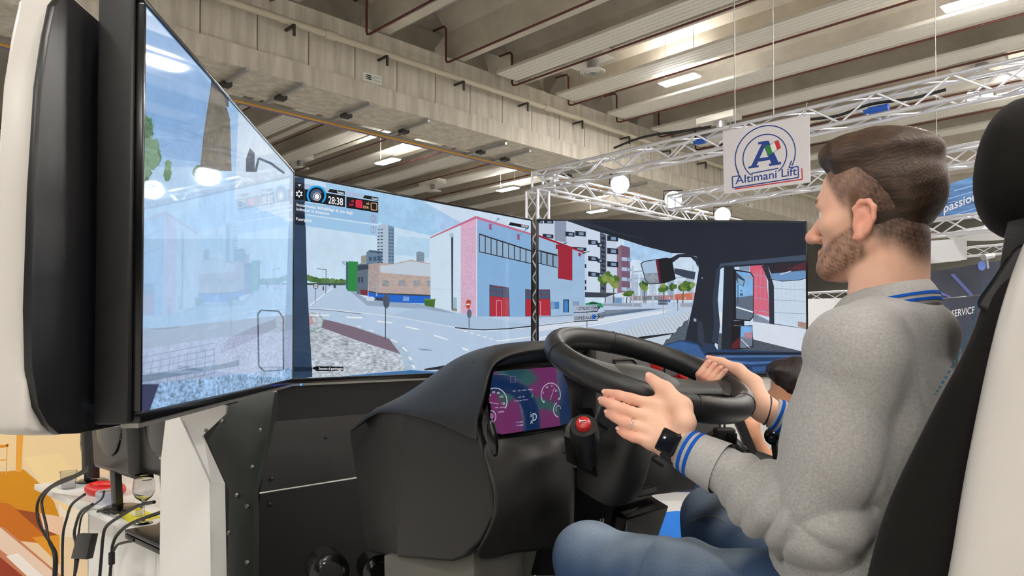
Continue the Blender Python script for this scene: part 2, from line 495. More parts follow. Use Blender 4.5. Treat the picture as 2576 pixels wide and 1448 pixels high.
# cream pipe on brackets along the beam
p0 = hit(982, 122, hall(0, 16.28, 0), HA); p1 = hit(1363, 281, hall(0, 16.28, 0), HA)
zp = (p0.z + p1.z) / 2
t = thing('drain_pipe', 'cream drain pipe running along the side of the concrete beam on brackets', 'pipe', hall(20, 16.28, zp))
b = B(); b.cyl(hall(-20, 16.28, zp), hall(60, 16.28, zp), 0.085, n=14); b.build('pipe_run', cream, t, smooth=True)
ub = uv(hit(1153, 206, hall(0, 16.4, 0), HA))[0]
for k in range(-5, 9):
    u = ub + PITCH_U * k
    b = B(); b.box(hall(u, 16.36, zp - 0.11), (0.03, 0.22, 0.025), HAX); b.box(hall(u, 16.15, zp - 0.23), (0.03, 0.02, 0.14), HAX)
    b.build('bracket', mat('dark_steel', (70, 68, 66), 0.5, metal=0.6), t)
for k in (-2, 1, 4):
    b = B(); u = ub + PITCH_U * k + 0.9; b.cyl(hall(u, 16.28, zp), hall(u + 0.3, 16.28, zp), 0.11, n=14); b.build('collar', cream, t, smooth=True)

# cable tray under the far edge of the beam with protruding support arms
t = thing('cable_tray', 'cable tray with grey support arms slung under the concrete beam', 'cable tray', hall(12, 18.5, 7.6))
b = B(); b.box(hall(16, 18.6, 7.84), (34, 0.1, 0.012), HAX); b.box(hall(16, 18.5, 7.87), (34, 0.006, 0.04), HAX); b.box(hall(16, 18.7, 7.87), (34, 0.006, 0.04), HAX)
b.build('tray', galv, t)
b = B(); b.cyl(hall(-12, 18.52, 7.80), hall(40, 18.52, 7.80), 0.04, n=8); b.build('cable', mat('orange_cable', (205, 160, 80), 0.5), t, smooth=True)
b = B(); b.cyl(hall(-12, 18.64, 7.80), hall(40, 18.64, 7.80), 0.04, n=8); b.build('cable', mat('violet_cable', (120, 112, 150), 0.5), t, smooth=True)
for (x, y) in ((613, 177), (755, 214), (922, 263), (1068, 306), (1262, 362), (1323, 381), (1480, 425), (1620, 462)):
    u, v = uv(hz(x, y, 7.86))
    b = B(); b.box(hall(u, v + 0.75, 7.84), (0.045, 0.95, 0.04), HAX); b.build('support_arm', galv, t)
    b = B(); b.box(hall(u, v + 1.0, 7.78), (0.12, 0.12, 0.05), HAX); b.build('clamp', _m['dark_steel'], t)

# ceiling lamps, hung from the ribs
def gap(u): return abs((u - (U0 + 0.42 + PITCH_U / 2) + PITCH_U / 2) % PITCH_U - PITCH_U / 2)     # distance from the middle between two panels
def between(px, py, z0, z1):
    """height at which the sight line runs between two panels, so that what hangs there clears them"""
    return min((z0 + (z1 - z0) * i / 60 for i in range(61)), key=lambda z: max(gap(uv(hz(px, py, z))[0]) - 0.3, 0) + 0.02 * abs(z - 9.25))
def under(u):
    """underside of rib or slab above"""
    d = gap(u)
    return 9.97 if d < 0.16 else 9.97 + 0.87 * (d - 0.16) / 0.06 if d < 0.22 else 10.82 + 0.5 * (d - 0.22) / 0.38 if d < 0.6 else 11.32
def lamp(u, v, z, lab, off=''):
    t = thing('ceiling_lamp' + off, lab, 'lamp', hall(u, v, z), 'hall ceiling lamps')
    b = B(); b.box(hall(u, v, z + 0.07), (0.24, 0.65, 0.05), HAX); b.build('housing', white_panel, t, bevel=0.02)
    for s in (-1, 1):
        b = B(); b.box(hall(u + 0.11 * s, v, z + 0.01), (0.085, 0.6, 0.012), HAX); b.build('tube_light' + off, lamp_on, t)
    b = B(); b.box(hall(u, v, z + 0.125), (0.16, 0.55, 0.006), HAX); b.build('uplight' + off, lamp_up, t)
    for s in (-1, 1):
        b = B(); b.cyl(hall(u, v + 0.5 * s, z + 0.1), hall(u, v + 0.5 * s, under(u)), 0.012, n=6); b.build('hanger', galv, t)
seen = [((1709, 203), 'lit ceiling lamp hung between white radiant panels just above the round air diffuser row'),
        ((2450, 4), 'lit ceiling lamp high above the seat headrest'),
        ((2572, 231), 'lit ceiling lamp just above the headrest, half cut by the picture'),
        ((975, 407), 'lit ceiling lamp seen beyond the beam above the middle screen'),
        ((1277, 477), 'lit ceiling lamp seen beyond the beam beside the truss tower'),
        ((1502, 532), 'lit ceiling lamp seen beyond the beam under the stand truss')]
for (px, lab) in seen:
    z = between(px[0], px[1], 8.9, 9.5); u, v = uv(hz(px[0], px[1], z)); lamp(u, v, z, lab)
# the same lamps go on over the rest of the hall
mid_u = lambda u: U0 + 0.42 + PITCH_U / 2 + PITCH_U * round((u - U0) / PITCH_U)
for u in (-14, -6, 2, 9, 17):
    for v in (-22, -12, -3): lamp(mid_u(u), v, 9.3, 'lit ceiling lamp above the visitors behind the camera', '_offscreen')
for u in (-16, -9):
    for v in (6, 14, 28): lamp(mid_u(u), v, 9.3, 'lit ceiling lamp over the hall behind the desk', '_offscreen')
for u, v in ((30, -4), (38, -4), (47, -4), (56, -4), (38, 6), (47, 6), (56, 6)): lamp(mid_u(u), v, 9.3, 'lit ceiling lamp at the far end of the hall', '_offscreen')

# air diffusers on round ducts
def diffuser(px, py, z, lab, box=True):
    c = hz(px, py, between(px, py, 8.7, 9.4))
    t = thing('air_diffuser', lab, 'air diffuser', c, 'round ceiling air diffusers')
    b = B(); b.cyl(c + UP * 0.02, c + UP * 0.36, 0.17, n=20); b.build('duct', galv, t, smooth=True)
    b = B()
    b.lathe([(0.36, 0.0), (0.37, 0.03), (0.2, 0.06), (0.17, 0.06)], c, UP, 28); b.build('flare', white_panel, t, smooth=True)
    for r in (0.09, 0.17, 0.25, 0.32):
        b = B(); b.lathe([(r, 0.0), (r + 0.035, 0.012), (r + 0.03, 0.03), (r - 0.01, 0.02)], c, UP, 28); b.build('ring', white_panel, t, smooth=True)
    if box:
        b = B(); b.box(c + UP * 0.45 + HA * 0.1, (0.30, 0.7, 0.11), HAX); b.build('plenum_box', white_panel, t, bevel=0.01)
diffuser(1491, 183, 8.9, 'round air diffuser on a steel duct below the nearest white panels')
diffuser(757, 424, 8.9, 'round air diffuser beyond the beam right above the screen corner')
diffuser(1091, 482, 8.9, 'round air diffuser beyond the beam above the middle screen')
diffuser(2470, 190, 8.6, 'round air diffuser above the truss near the headrest')
diffuser(1815, 330, 8.6, 'round air diffuser duct behind the hanging logo sign')

# small plate with arrows and lettering on the beam
sgn_m = mat_cols('printed_plate', rough=0.5)
for kk, (x0, y0, x1, y1, sk) in enumerate(((913, 180, 961, 213, 0.26), (1876, 509, 1894, 523, 0.22))):
    pl = Flat(hall(0, BEAM_V0 - (0.035, 0.136)[kk], 8.9), -HA)
    dx, h = x1 - x0, (y1 - y0) * 0.66
    def g(x, y): return (x0 + x * dx, y0 + x * dx * sk + y * h)
    q = [pl.pt(g(*p)) for p in ((0, 0), (1, 0), (1, 1), (0, 1))]
    t = thing('wall_sign', ('small white plate with black arrows and green lettering on the concrete beam', 'tiny white plate with a black arrow on the beam above the right screen')[kk], 'sign', q[3])
    b = B(); b.prism([p + HA * 0.002 for p in q], HA * 0.03); b.build('plate', white_wall, t)
    pl.poly([(0, 0), (1, 0), (1, 1), (0, 1)], (228, 230, 222), 0, fn=g)
    for j in range(3):
        yy = 0.25 + 0.2 * j
        pl.poly([(0.1 - 0.03 * (j % 2), yy - 0.04), (0.45, yy - 0.04), (0.45, yy + 0.09), (0.22, yy + 0.09)], (20, 20, 22), 2, fn=g)
    if kk == 0:
        for j, w in enumerate(('COOPERATIVA', 'DI', 'COSTRUZIONI')):
            pl.text(w, (0.52, 0.36 + 0.2 * j), (0.96 if len(w) > 2 else 0.6, 0.36 + 0.2 * j), 0.14, (40, 130, 70), 3, fn=g)
    pl.build('print', sgn_m, t)

# ------------------------------------------------------------------ lighting trusses
def truss(name_lab, a, b, w=0.29, step=0.42, r=0.026, rb=0.014, m=alu, cat='truss', braces=True):
    a, b = Vector(a), Vector(b); d = (b - a); L = d.length; z = d / L
    y = UP if abs(z.z) < 0.9 else HA
    x = y.cross(z).normalized(); y = z.cross(x)
    t = thing('lighting_truss', name_lab, cat, a)
    corners = [x * (i * w / 2) + y * (j * w / 2) for i, j in ((-1, -1), (1, -1), (1, 1), (-1, 1))]
    for c in corners:
        q = B(); q.cyl(a + c, b + c, r, n=10); q.build('chord', m, t, smooth=True)
    n = int(L / step)
    for s in range(4):
        c0, c1 = corners[s], corners[(s + 1) % 4]
        for i in range(n):
            p0 = a + z * (L * i / n) + (c0 if i % 2 == 0 else c1); p1 = a + z * (L * (i + 1) / n) + (c1 if i % 2 == 0 else c0)
            q = B(); q.cyl(p0, p1, rb, n=6, cap=False); q.build('brace', m, t, smooth=True)
    for e in (a, b):
        for s in range(4):
            q = B(); q.cyl(e + corners[s], e + corners[(s + 1) % 4], r * 0.9, n=8); q.build('end_frame', m, t, smooth=True)
    return t
TZ = 4.46
T0 = hz(1352, 436, TZ + 0.15) ; T0.z = TZ
truss('aluminium truss carrying the hanging logo sign', T0, T0 - HA * 11.5)
truss('aluminium truss with flood lights meeting the sign truss at its corner', T0 + HB * 0.3, T0 + HB * 11)
truss('upright aluminium truss tower standing behind the middle screen', V(T0.x, T0.y, 0), T0 - UP * 0.18, step=0.35)
T3 = hz(2040, 455, TZ); truss('aluminium truss behind the logo sign over the neighbouring stand', T3 + HA * 3, T3 - HA * 8)
T4 = P(2330, 575, 13.3); truss('aluminium truss directly below the blue banner', T4 + HA * 1.0, T4 - HA * 5)
T5 = P(2090, 746, 22); truss('far aluminium truss above the white stand wall', T5 + HA * 1.2 , T5 - HA * 3.5, step=0.5)
T6 = P(2450, 632, 24); truss('distant aluminium truss seen between driver and seat', T6 + HA * 2, T6 - HA * 4, step=0.5)
# cable loops on the trusses
for k, (pp, lab) in enumerate(((((1545, 372), (1600, 350), (1650, 338), (1715, 330), (1790, 318)), 'black cable lying along the sign truss left of the logo sign'), (((2040, 300), (2110, 290), (2190, 262), (2290, 248), (2380, 225)), 'black cable lying along the sign truss right of the logo sign'))):
    pts = [hit(x, y, T0, HB) for x, y in pp]
    b = B(); b.tube(cat_rom(pts, 5), 0.02, 6); tag(b.build('cable', black_p, smooth=True), lab, 'cable')
for k, (x, y, w, lab) in enumerate(((2210, 274, 0.12, 'blue connector on the sign truss cable right of the logo sign'), (1765, 355, 0.07, 'blue connector on the sign truss cable left of the logo sign'))):
    p = hit(x, y, T0, HB); b = B(); b.cyl(p - HA * w, p + HA * w, 0.045, n=12); b.cyl(p + HA * w, p + HA * (w + 0.06), 0.03, n=12)
    tag(b.build('connector', mat('blue_plastic', (30, 90, 190), 0.4), smooth=True), lab, 'connector')
for (x, y, s, lab) in ((1560, 463, 2.9, 'bright flood light on the truss nearest the tower'), (1694, 502, 4.9, 'bright flood light on the truss midway above the right screen'), (1818, 541, 7.1, 'bright flood light on the truss just above the right screen edge')):
    p = hit(x, y, T0 - HA * 0.42, HA)
    n = (EYE + V(1.5, 0, 1.0) - p).normalized()
    t = thing('flood_light', lab, 'flood light', p)
    ax = basis(n, UP)
    b = B(); b.lathe([(0.001, -0.16), (0.07, -0.15), (0.11, -0.08), (0.185, -0.02), (0.19, 0.0), (0.18, -0.008)], p, n, 28); b.build('housing', black_p, t, smooth=True)
    b = B(); b.lathe([(0.178, -0.012), (0.15, 0.002), (0.08, 0.012), (0.001, 0.015)], p, n, 28); b.build('lens', flood_on, t, smooth=True)
    b = B(); b.tube([p - n * 0.08 + ax[1] * 0.2, p - n * 0.1 + ax[1] * 0.2 + ax[0] * 0.2, p - n * 0.1 - ax[1] * 0.2 + ax[0] * 0.2, p - n * 0.08 - ax[1] * 0.2], 0.012, 6); b.build('yoke', black_p, t, smooth=True)
for (x, y, lab) in ((2448, 243, 'bright flood light under the sign truss near the headrest'), (2484, 240, 'second bright flood light under the sign truss beside the headrest one')):
    p = hit(x, y, T0 + HB * 0.5, HB); n = (V(0.5, 2, 0) - p).normalized(); ax = basis(n, UP)
    t = thing('flood_light', lab, 'flood light', p)
    b = B(); b.box(p - n * 0.05, (0.065, 0.068, 0.04), ax); b.build('housing', black_p, t, bevel=0.015)
    b = B(); b.box(p - n * 0.005, (0.055, 0.058, 0.01), ax); b.build('lens', flood_on, t)

# ------------------------------------------------------------------ hanging logo sign
pl = Flat(T0 - HB * 0.24, -HB)
q = [pl.pt(p) for p in ((1818, 330), (2035, 289), (2037, 458), (1821, 487))]
t = thing('hanging_sign', 'white square sign with a blue A logo and small Italian flag hanging on the truss', 'sign', q[3])
b = B(); b.prism([p + HB * 0.004 for p in q], HB * 0.02); b.build('board', white_wall, t)
for x, y in ((1832, 327), (2022, 291)):
    p = pl.pt((x, y)); b = B(); b.cyl(p + HB * 0.012 - UP * 0.03, p + HB * 0.1 + UP * 0.2, 0.006, n=6); b.build('cord', galv, t)
for x, y in ((1945, 297), (1848, 315)):
    p = pl.pt((x, y)); b = B(); b.cyl(p + HB * 0.012, p + HB * 0.012 + UP * 3.8, 0.008, n=6); b.build('suspension_wire', galv, t)
S4 = 1300 / 2576
def z4(x, y): return (1276 + x * S4, y * S4)
BLU = (38, 70, 150); RED = (205, 60, 70)
pl.poly([(1818, 330), (2035, 289), (2037, 458), (1821, 487)], (236, 232, 236), 0)
def ring(cx, cy, rx, ry, a0, a1, w, shear):
    A = [math.radians(a0 + (a1 - a0) * i / 40) for i in range(41)]
    pts = [(cx + rx * math.cos(t), cy - ry * math.sin(t) - shear * rx * math.cos(t)) for t in A]
    pl.line(pts, w, BLU, 3, fn=z4)
ring(1286, 775, 150, 148, -28, 208, 6, 0.13)
ring(1284, 778, 109, 108, -52, 232, 6, 0.13)
for a, b2 in (((1153, 862), (1168, 845)),): pass
pl.line([(1217, 864), (1352, 838)], 6, BLU, 3, z4)
pl.line([(1142, 838), (1156, 876), (1122, 880), (1124, 936), (1452, 884), (1450, 829), (1404, 836), (1418, 800)], 6, BLU, 3, z4)
pl.line([(1134, 942), (1471, 893), (1468, 838)], 6, RED, 3, z4)
pl.text('Altimani Lift', (1137, 917), (1444, 871), 40, BLU, 4, z4)
# the slab-serif capital A
pl.poly([(1250, 708), (1303, 700), (1352, 808), (1365, 806), (1366, 818), (1305, 828), (1304, 816), (1316, 814), (1309, 797), (1251, 806), (1243, 825), (1255, 824), (1254, 833), (1201, 840), (1202, 830), (1216, 827), (1268, 718), (1251, 720)], BLU, 3, fn=z4)
pl.poly([(1258, 788), (1302, 781), (1282, 736)], (236, 232, 236), 4, fn=z4)
fl = [(1286, 730), (1312, 720), (1336, 722), (1350, 698), (1362, 738), (1346, 752), (1322, 760), (1300, 775)]
pl.poly([(1284, 728), (1310, 722), (1323, 762), (1298, 776)], (40, 140, 70), 5, fn=z4)
pl.poly([(1310, 722), (1332, 706), (1345, 747), (1323, 762)], (245, 245, 245), 5, fn=z4)
pl.poly([(1332, 706), (1351, 698), (1363, 737), (1345, 747)], (225, 50, 55), 5, fn=z4)
pl.line([(1284, 728), (1310, 722), (1332, 706), (1351, 698), (1363, 737), (1345, 747), (1323, 762), (1298, 776), (1284, 728)], 2, (90, 90, 95), 6, z4)
pl.build('print', sgn_m, t)

# ------------------------------------------------------------------ neighbouring stands at the right
wpl = P(2075, 800, 9.0)
a0, a1 = P(1990, 752, 9.0), P(2240, 747, 9.0)
b = B(); b.prism([V(a0.x, 9.0, 0), V(a1.x, 9.0, 0), V(a1.x, 9.0, a1.z), V(a0.x, 9.0, a0.z)], (0.0, 0.12, 0))
tag(b.build('partition_wall', white_wall), 'bright white exhibition partition beside the right screen', 'wall')
# curved blue banner with lettering
def cyl_pt(px, py, c, r):
    """point where the view ray meets a vertical cylinder face nearest the camera"""
    d = ray(px, py); ox, oy = EYE.x - c.x, EYE.y - c.y
    A = d.x ** 2 + d.y ** 2; Bq = 2 * (ox * d.x + oy * d.y); Cq = ox * ox + oy * oy - r * r
    s = (-Bq - math.sqrt(max(Bq * Bq - 4 * A * Cq, 0))) / (2 * A)
    return EYE + d * s
blue_ban = mat('blue_banner', (20, 55, 130), 0.5, var=0.9, vscale=1.6, stretch=(0.35, 0.35, 3.2), col2=(110, 170, 230))
t = thing('stand_banner', 'curved blue banner with white word passion above a truss', 'banner', P(2440, 545, 14))
pl = Flat(P(2440, 500, 14), (-0.25, -0.97, 0))
b = B()
top = [pl.pt(p) for p in ((2300, 482), (2340, 474), (2390, 462), (2430, 449), (2480, 431), (2540, 405))]
bot = [pl.pt(p) for p in ((2300, 560), (2340, 556), (2390, 552), (2430, 546), (2480, 534), (2540, 520))]
b.prism(top + bot[::-1], V(0.01, 0.05, 0)); b.build('cloth', blue_ban, t)
pl.o = pl.o + pl.n * 0.005
pl.text('passion', (2374, 535), (2458, 502), 22, (235, 240, 250), 2)
pl.poly([(2476, 492), (2486, 488), (2488, 520), (2478, 520)], (235, 240, 250), 2)
for (x0, y0, x1, y1, w) in ((2385, 500, 2490, 470, 2), (2385, 510, 2490, 490, 1.5), (2400, 480, 2490, 455, 2.5), (2385, 545, 2490, 512, 2)):
    pl.line([(x0, y0), (x1, y1)], w, (150, 195, 240), 1)
pl.build('lettering', sgn_m, t)
wq = [P(2262, 612, 13.75), P(2432, 598, 13.75), P(2433, 652, 13.75), P(2262, 668, 13.75)]
b = B(); b.prism(wq, V(0, 0.3, 0)); tag(b.build('hanging_board', white_wall), 'white board hanging below the truss under the blue banner', 'board')
b = B(); b.ball(P(2510, 585, 13.8), (0.85, 0.85, 0.1), 24, 8); tag(b.build('canopy_disc', white_wall, smooth=True), 'white flat canopy disc behind the seat back', 'canopy')
dk = mat('dark_printed_wall', (52, 58, 76), 0.45, var=0.5, vscale=0.9, stretch=(1, 1, 0.6))
t = thing('sign_wall', 'dark grey printed stand wall with white lettering behind the shoulder', 'wall', V(P(2420, 800, 11).x, 11, 0))
q = [P(2300, 690, 11), P(2560, 648, 11), P(2560, 732, 11), P(2300, 756, 11)]
b = B(); b.prism(q, V(0, 0.08, 0)); b.build('upper_panel', dk, t)
q2 = [q[3] + V(0, 0, -0.012), q[2] + V(0, 0, -0.012), V(q[2].x, 11, 0), V(q[3].x, 11, 0)]
b = B(); b.prism(q2, V(0, 0.08, 0)); b.build('lower_panel', dk, t)
pl = Flat(V(0, 10.995, 0), (0, -1, 0))
pl.text('SERVICE', (2394, 797), (2452, 787), 17, (225, 228, 235), 2)
pl.poly([(2390, 690), (2400, 688), (2450, 742), (2440, 743)], (90, 100, 160), 1); pl.poly([(2352, 728), (2352, 735), (2390, 748), (2392, 745)], (110, 120, 200), 1)
pl.disc((2470, 668), 10, 12, (120, 150, 235), 1)
pl.build('lettering', sgn_m, t)
p = P(2482, 648, 10.9); t = thing('spot_lamp', 'small chrome spot lamp on top of the dark stand wall', 'lamp', p)
b = B(); b.cyl(p + V(-0.08, -0.05, 0), p + V(0.1, 0, 0.03), 0.05, 0.035, n=14); b.build('lamp_head', alu, t, smooth=True)
b = B(); b.cyl(p + V(0.02, 0, -0.16), p, 0.015, n=8); b.build('arm', alu, t, smooth=True)
# rigging hoist hanging over the driver's head
p = hit(2356, 350, T3, HB); t = thing('chain_hoist', 'black rigging shackle and chain hoist hanging behind the head', 'hoist', p)
b = B(); b.cyl(p + UP * 0.02, p + UP * 4, 0.008, n=6); b.build('chain', galv, t)
b = B(); b.tube([p + HA * (0.05 * math.cos(a)) + UP * (0.06 * math.sin(a)) for a in [i * math.pi / 6 for i in range(12)]], 0.013, 6, closed=True); b.build('shackle', _m['dark_steel'], t, smooth=True)
b = B(); b.cyl(p - UP * 0.06, p - UP * 0.3, 0.05, n=12); b.ball(p - UP * 0.1, 0.06); b.build('hook_block', black_p, t, smooth=True)
# low blue plinth and grey platform edge seen between pods
a0 = hz(1600, 1262, 0.0)
b = B(); b.box(V(a0.x + 1.2, a0.y + 0.6, 0.12), (2.0, 0.15, 0.12)); tag(b.build('plinth', mat('navy_plinth', (24, 44, 92), 0.6)), 'dark blue plinth standing on the grey floor beyond the carpet', 'plinth')

# ================================================================== simulator: platform, screens, housings
rig_black = mat('black_powder_coat', (13, 13, 14), 0.42, spec=0.45, bump=0.08, bscale=500)
rig_grey = mat('dark_grey_sheet', (36, 41, 38), 0.38, metal=0.35, var=0.1, vscale=5, bump=0.06, bscale=400)
rig_white = mat('white_sheet_metal', (226, 224, 220), 0.4, spec=0.4)
shell_white = mat('white_gloss_shell', (204, 199, 193), 0.3, spec=0.5)
gloss_black = mat('gloss_black_plastic', (10, 10, 11), 0.18, spec=0.5)
screw_m = mat('steel_screw', (120, 118, 114), 0.3, metal=0.9)
display_m = mat_cols('display', rough=0.03, spec=0.6, emit=SCREEN, ior=1.55)

PLAT = 0.32
b = B(); b.prism([V(-1.10, 2.05, 0), V(0.25, 0.5, 0), V(1.2, 0.6, 0), V(1.2, 2.0, 0), V(0.55, 3.42, 0), V(-0.15, 3.42, 0), V(-1.10, 2.5, 0)], (0, 0, PLAT))
tag(b.build('platform', rig_black, bevel=0.01), 'low black platform carrying seat, dashboard and screens', 'platform')

SW, SH = 1.2096, 0.6804
SCR = {'left': (V(-0.6169, 1.2141, 2.010), 1.6626), 'mid': (V(-0.7352, 2.4596, 2.0091), 0.8249), 'right': (V(0.119, 3.2543, 1.9942), 0.0402)}
def scr_frame(k):
    o, a = SCR[k]; R = V(math.cos(a), math.sin(a), 0); N = V(math.sin(a), -math.cos(a), 0)
    return o, R, N
def tv(k, lab):
    o, R, N = scr_frame(k)
    t = thing('television', lab, 'television', o + R * SW / 2 - UP * (SH + 0.02))
    def bar(n, c, hx, hz_, m=gloss_black):
        q = B(); q.box(o + R * c[0] + UP * c[1] - N * 0.017, (hx, 0.022, hz_), (R, N, UP)); q.build(n, m, t, bevel=0.003)
    bw = 0.009
    bar('bezel', (SW / 2, bw / 2), SW / 2 + bw, bw / 2)
    bar('bezel', (SW / 2, -SH - 0.009), SW / 2 + bw, 0.009)
    bar('bezel', (-bw / 2, -SH / 2), bw / 2, SH / 2)
    bar('bezel', (SW + bw / 2, -SH / 2), bw / 2, SH / 2)
    q = B(); q.box(o + R * SW / 2 - UP * (SH + 0.022) - N * 0.012, (SW / 2 + bw, 0.014, 0.004), (R, N, UP))
    q.build('bottom_trim', mat('brushed_trim', (150, 148, 142), 0.35, metal=0.7), t)
    q = B(); q.box(o + R * SW / 2 - UP * SH / 2 - N * 0.055, (SW / 2 - 0.01, 0.02, SH / 2 - 0.01), (R, N, UP)); q.build('back_cover', black_p, t, bevel=0.01)
    q = B(); q.box(o + R * SW / 2 - UP * (SH + 0.026) - N * 0.03, (0.045, 0.012, 0.009), (R, N, UP)); q.build('sensor_bar', black_p, t, bevel=0.003)
    fl = Flat(o + N * 0.001, N); fl.clip = (o, R, SW, SH)
    return t, fl
DK = (30, 37, 50)

# ---------------- middle screen picture
t, F = tv('mid', 'large flat television with a street crossing and red-gated warehouse on screen')
def c4(x, y): return (700 + x / 2.497, 400 + y / 2.497)
def hd(x, y): return (720 + x / 7.62, 430 + y / 7.62)
def g2(x, y): return (1040 + x / 4.388, 520 + y / 4.388)
o, R, N = scr_frame('mid')
def whole(F, k, col, tex):
    o, R, N = scr_frame(k)
    q = [o, o + R * SW, o + R * SW - UP * SH, o - UP * SH]
    F._emit([p + N * 0.001 for p in q], [(0, 1, 2, 3)], col, tex, 0)
whole(F, 'mid', (200, 225, 244), (0.07, 0))
p = lambda pts, col, lay=1, tex=(0, 0): F.poly(pts, col, lay, tex, c4)
p([(300, 150), (900, 260), (1150, 400), (950, 480), (700, 420), (300, 300)], (164, 205, 238), 1, (0.14, 0))
p([(750, 480), (950, 500), (950, 620), (730, 600)], (182, 215, 240), 1, (0.1, 0))
# ground
p([(170, 800), (425, 790), (560, 880), (950, 915), (1597, 985), (1597, 1290), (1000, 1345), (400, 1362), (205, 1365)], (182, 204, 228), 2, (0.03, 0.02))
p([(415, 800), (560, 880), (950, 915), (1130, 975), (900, 940), (560, 920)], (150, 170, 194), 3, (0.05, 0.03))
p([(1000, 955), (1240, 985), (1597, 1040), (1597, 1060), (1250, 1070), (1000, 1040), (700, 985), (880, 930)], (172, 196, 222), 3)
for i in range(16):
    F.blob((190 + i * 15, 768 - 25 * math.exp(-i / 5) + 8 * random.random()), 17, 22, random.choice([(92, 128, 72), (70, 110, 60), (112, 146, 84)]), 3, c4)
p([(170, 778), (420, 778), (420, 792), (170, 792)], (70, 92, 92), 4)
p([(425, 640), (440, 650), (437, 828), (425, 810)], (60, 100, 110), 4)
p([(440, 640), (502, 645), (492, 832), (437, 828)], (46, 138, 70), 4)
for i in range(3): F.line([(420, 645 + 8 * i), (402, 640 + 8 * i)], 3, (90, 110, 130), 4, c4)
p([(497, 665), (515, 655), (590, 655), (565, 690), (562, 858), (490, 846)], (96, 112, 128), 5)
p([(497, 668), (565, 662), (565, 690), (497, 700)], (60, 72, 88), 6)
for x in (500, 520): p([(x, 740), (x + 12, 740), (x + 12, 775), (x, 775)], (60, 70, 90), 6)
p([(515, 820), (560, 822), (560, 858), (515, 850)], (120, 50, 62), 6)
p([(520, 608), (555, 602), (555, 652), (520, 652)], (150, 150, 140), 3)
p([(553, 585), (572, 570), (655, 580), (655, 658), (553, 655)], (108, 132, 156), 4)
p([(572, 570), (655, 580), (655, 592), (572, 585)], (74, 96, 120), 5)
for i in range(3): p([(568 + 28 * i, 612), (588 + 28 * i, 613), (588 + 28 * i, 640), (568 + 28 * i, 638)], (70, 92, 118), 5)
p([(620, 418), (660, 407), (690, 415), (690, 655), (655, 655), (620, 575)], (176, 196, 214), 3)
p([(690, 415), (727, 426), (727, 662), (690, 655)], (120, 146, 172), 3)
for i in range(11):
    y = 440 + 21 * i
    p([(622, y), (636, y - 2), (636, y + 5), (622, y + 7)], (58, 78, 100), 5); p([(642, y - 2), (656, y - 2), (656, y + 5), (642, y + 5)], (58, 78, 100), 5)
    p([(696, y), (706, y + 1), (706, y + 8), (696, y + 7)], (66, 88, 112), 5); p([(711, y + 1), (722, y + 2), (722, y + 9), (711, y + 8)], (66, 88, 112), 5)
p([(867, 582), (890, 578), (917, 588), (917, 645), (867, 640)], (140, 160, 176), 3)
for i in range(5): F.line([(868, 592 + 11 * i), (916, 597 + 11 * i)], 3, (95, 115, 135), 4, c4)
p([(565, 660), (632, 652), (632, 846), (565, 832)], (172, 158, 156), 6, (0.05, 0.15))
p([(632, 652), (730, 656), (828, 632), (956, 655), (956, 862), (632, 846)], (186, 168, 162), 6, (0.05, 0.12))
p([(640, 668), (730, 660), (828, 640), (956, 660), (956, 738), (640, 712)], (196, 208, 222), 7)
for x in (652, 755, 848, 932): p([(x, 760), (x + 42, 764), (x + 42, 800), (x, 794)], (150, 152, 160), 8, (0, 0.3))
p([(565, 832), (632, 846), (956, 862), (956, 908), (690, 897), (620, 880), (565, 862)], (38, 104, 206), 8)
p([(565, 826), (632, 840), (956, 852), (956, 862), (632, 848), (565, 834)], (60, 66, 80), 9)
p([(785, 862), (822, 864), (820, 892), (780, 890)], (120, 160, 220), 9)
p([(620, 866), (655, 870), (655, 890), (600, 885)], (62, 66, 76), 9)
p([(555, 862), (600, 864), (602, 890), (552, 890)], (205, 215, 226), 9)
p([(613, 770), (622, 770), (622, 860), (613, 860)], (160, 170, 186), 9)
# warehouse
p([(955, 492), (1146, 402), (1146, 968), (955, 925)], (206, 226, 243), 10, (0.03, 0))
p([(1144, 402), (1242, 366), (1242, 988), (1144, 966)], (214, 176, 202), 10, (0.03, 0.1))
p([(1242, 366), (1600, 478), (1600, 992), (1242, 988)], (136, 178, 220), 10, (0.04, 0))
p([(953, 490), (1240, 357), (1602, 470), (1602, 482), (1240, 374), (953, 498)], (190, 112, 140), 11)
F.line([(1146, 550), (1242, 528)], 3, (206, 190, 205), 11, c4); F.line([(955, 815), (1146, 820), (1242, 832)], 2, (186, 200, 214), 11, c4)
p([(1242, 372), (1247, 374), (1247, 988), (1242, 988)], (226, 230, 240), 12)
p([(1260, 466), (1592, 574), (1592, 660), (1260, 584)], (52, 48, 58), 12)
for i in range(9):
    x0 = 1265 + 36.5 * i; x1 = x0 + 31; f0 = lambda x: 466 + (x - 1260) * 0.325; f1 = lambda x: 584 + (x - 1260) * 0.229
    p([(x0, f0(x0) + 9), (x1, f0(x1) + 9), (x1, f1(x1) - 6), (x0, f1(x0) - 6)], (146, 178, 208), 13)
for x in (1322, 1498):
    p([(x, 405 + (x - 1322) * 0.36), (x + 17, 410 + (x - 1322) * 0.36), (x + 17, 447 + (x - 1322) * 0.36), (x, 440 + (x - 1322) * 0.36)], (150, 96, 130), 13)
    F.line([(x + 14, 422 + (x - 1322) * 0.36), (x + 55, 380 + (x - 1322) * 0.36)], 4, (110, 140, 176), 14, c4); F.disc((x + 58, 376 + (x - 1322) * 0.36), 9, 7, (130, 160, 196), 14, c4)
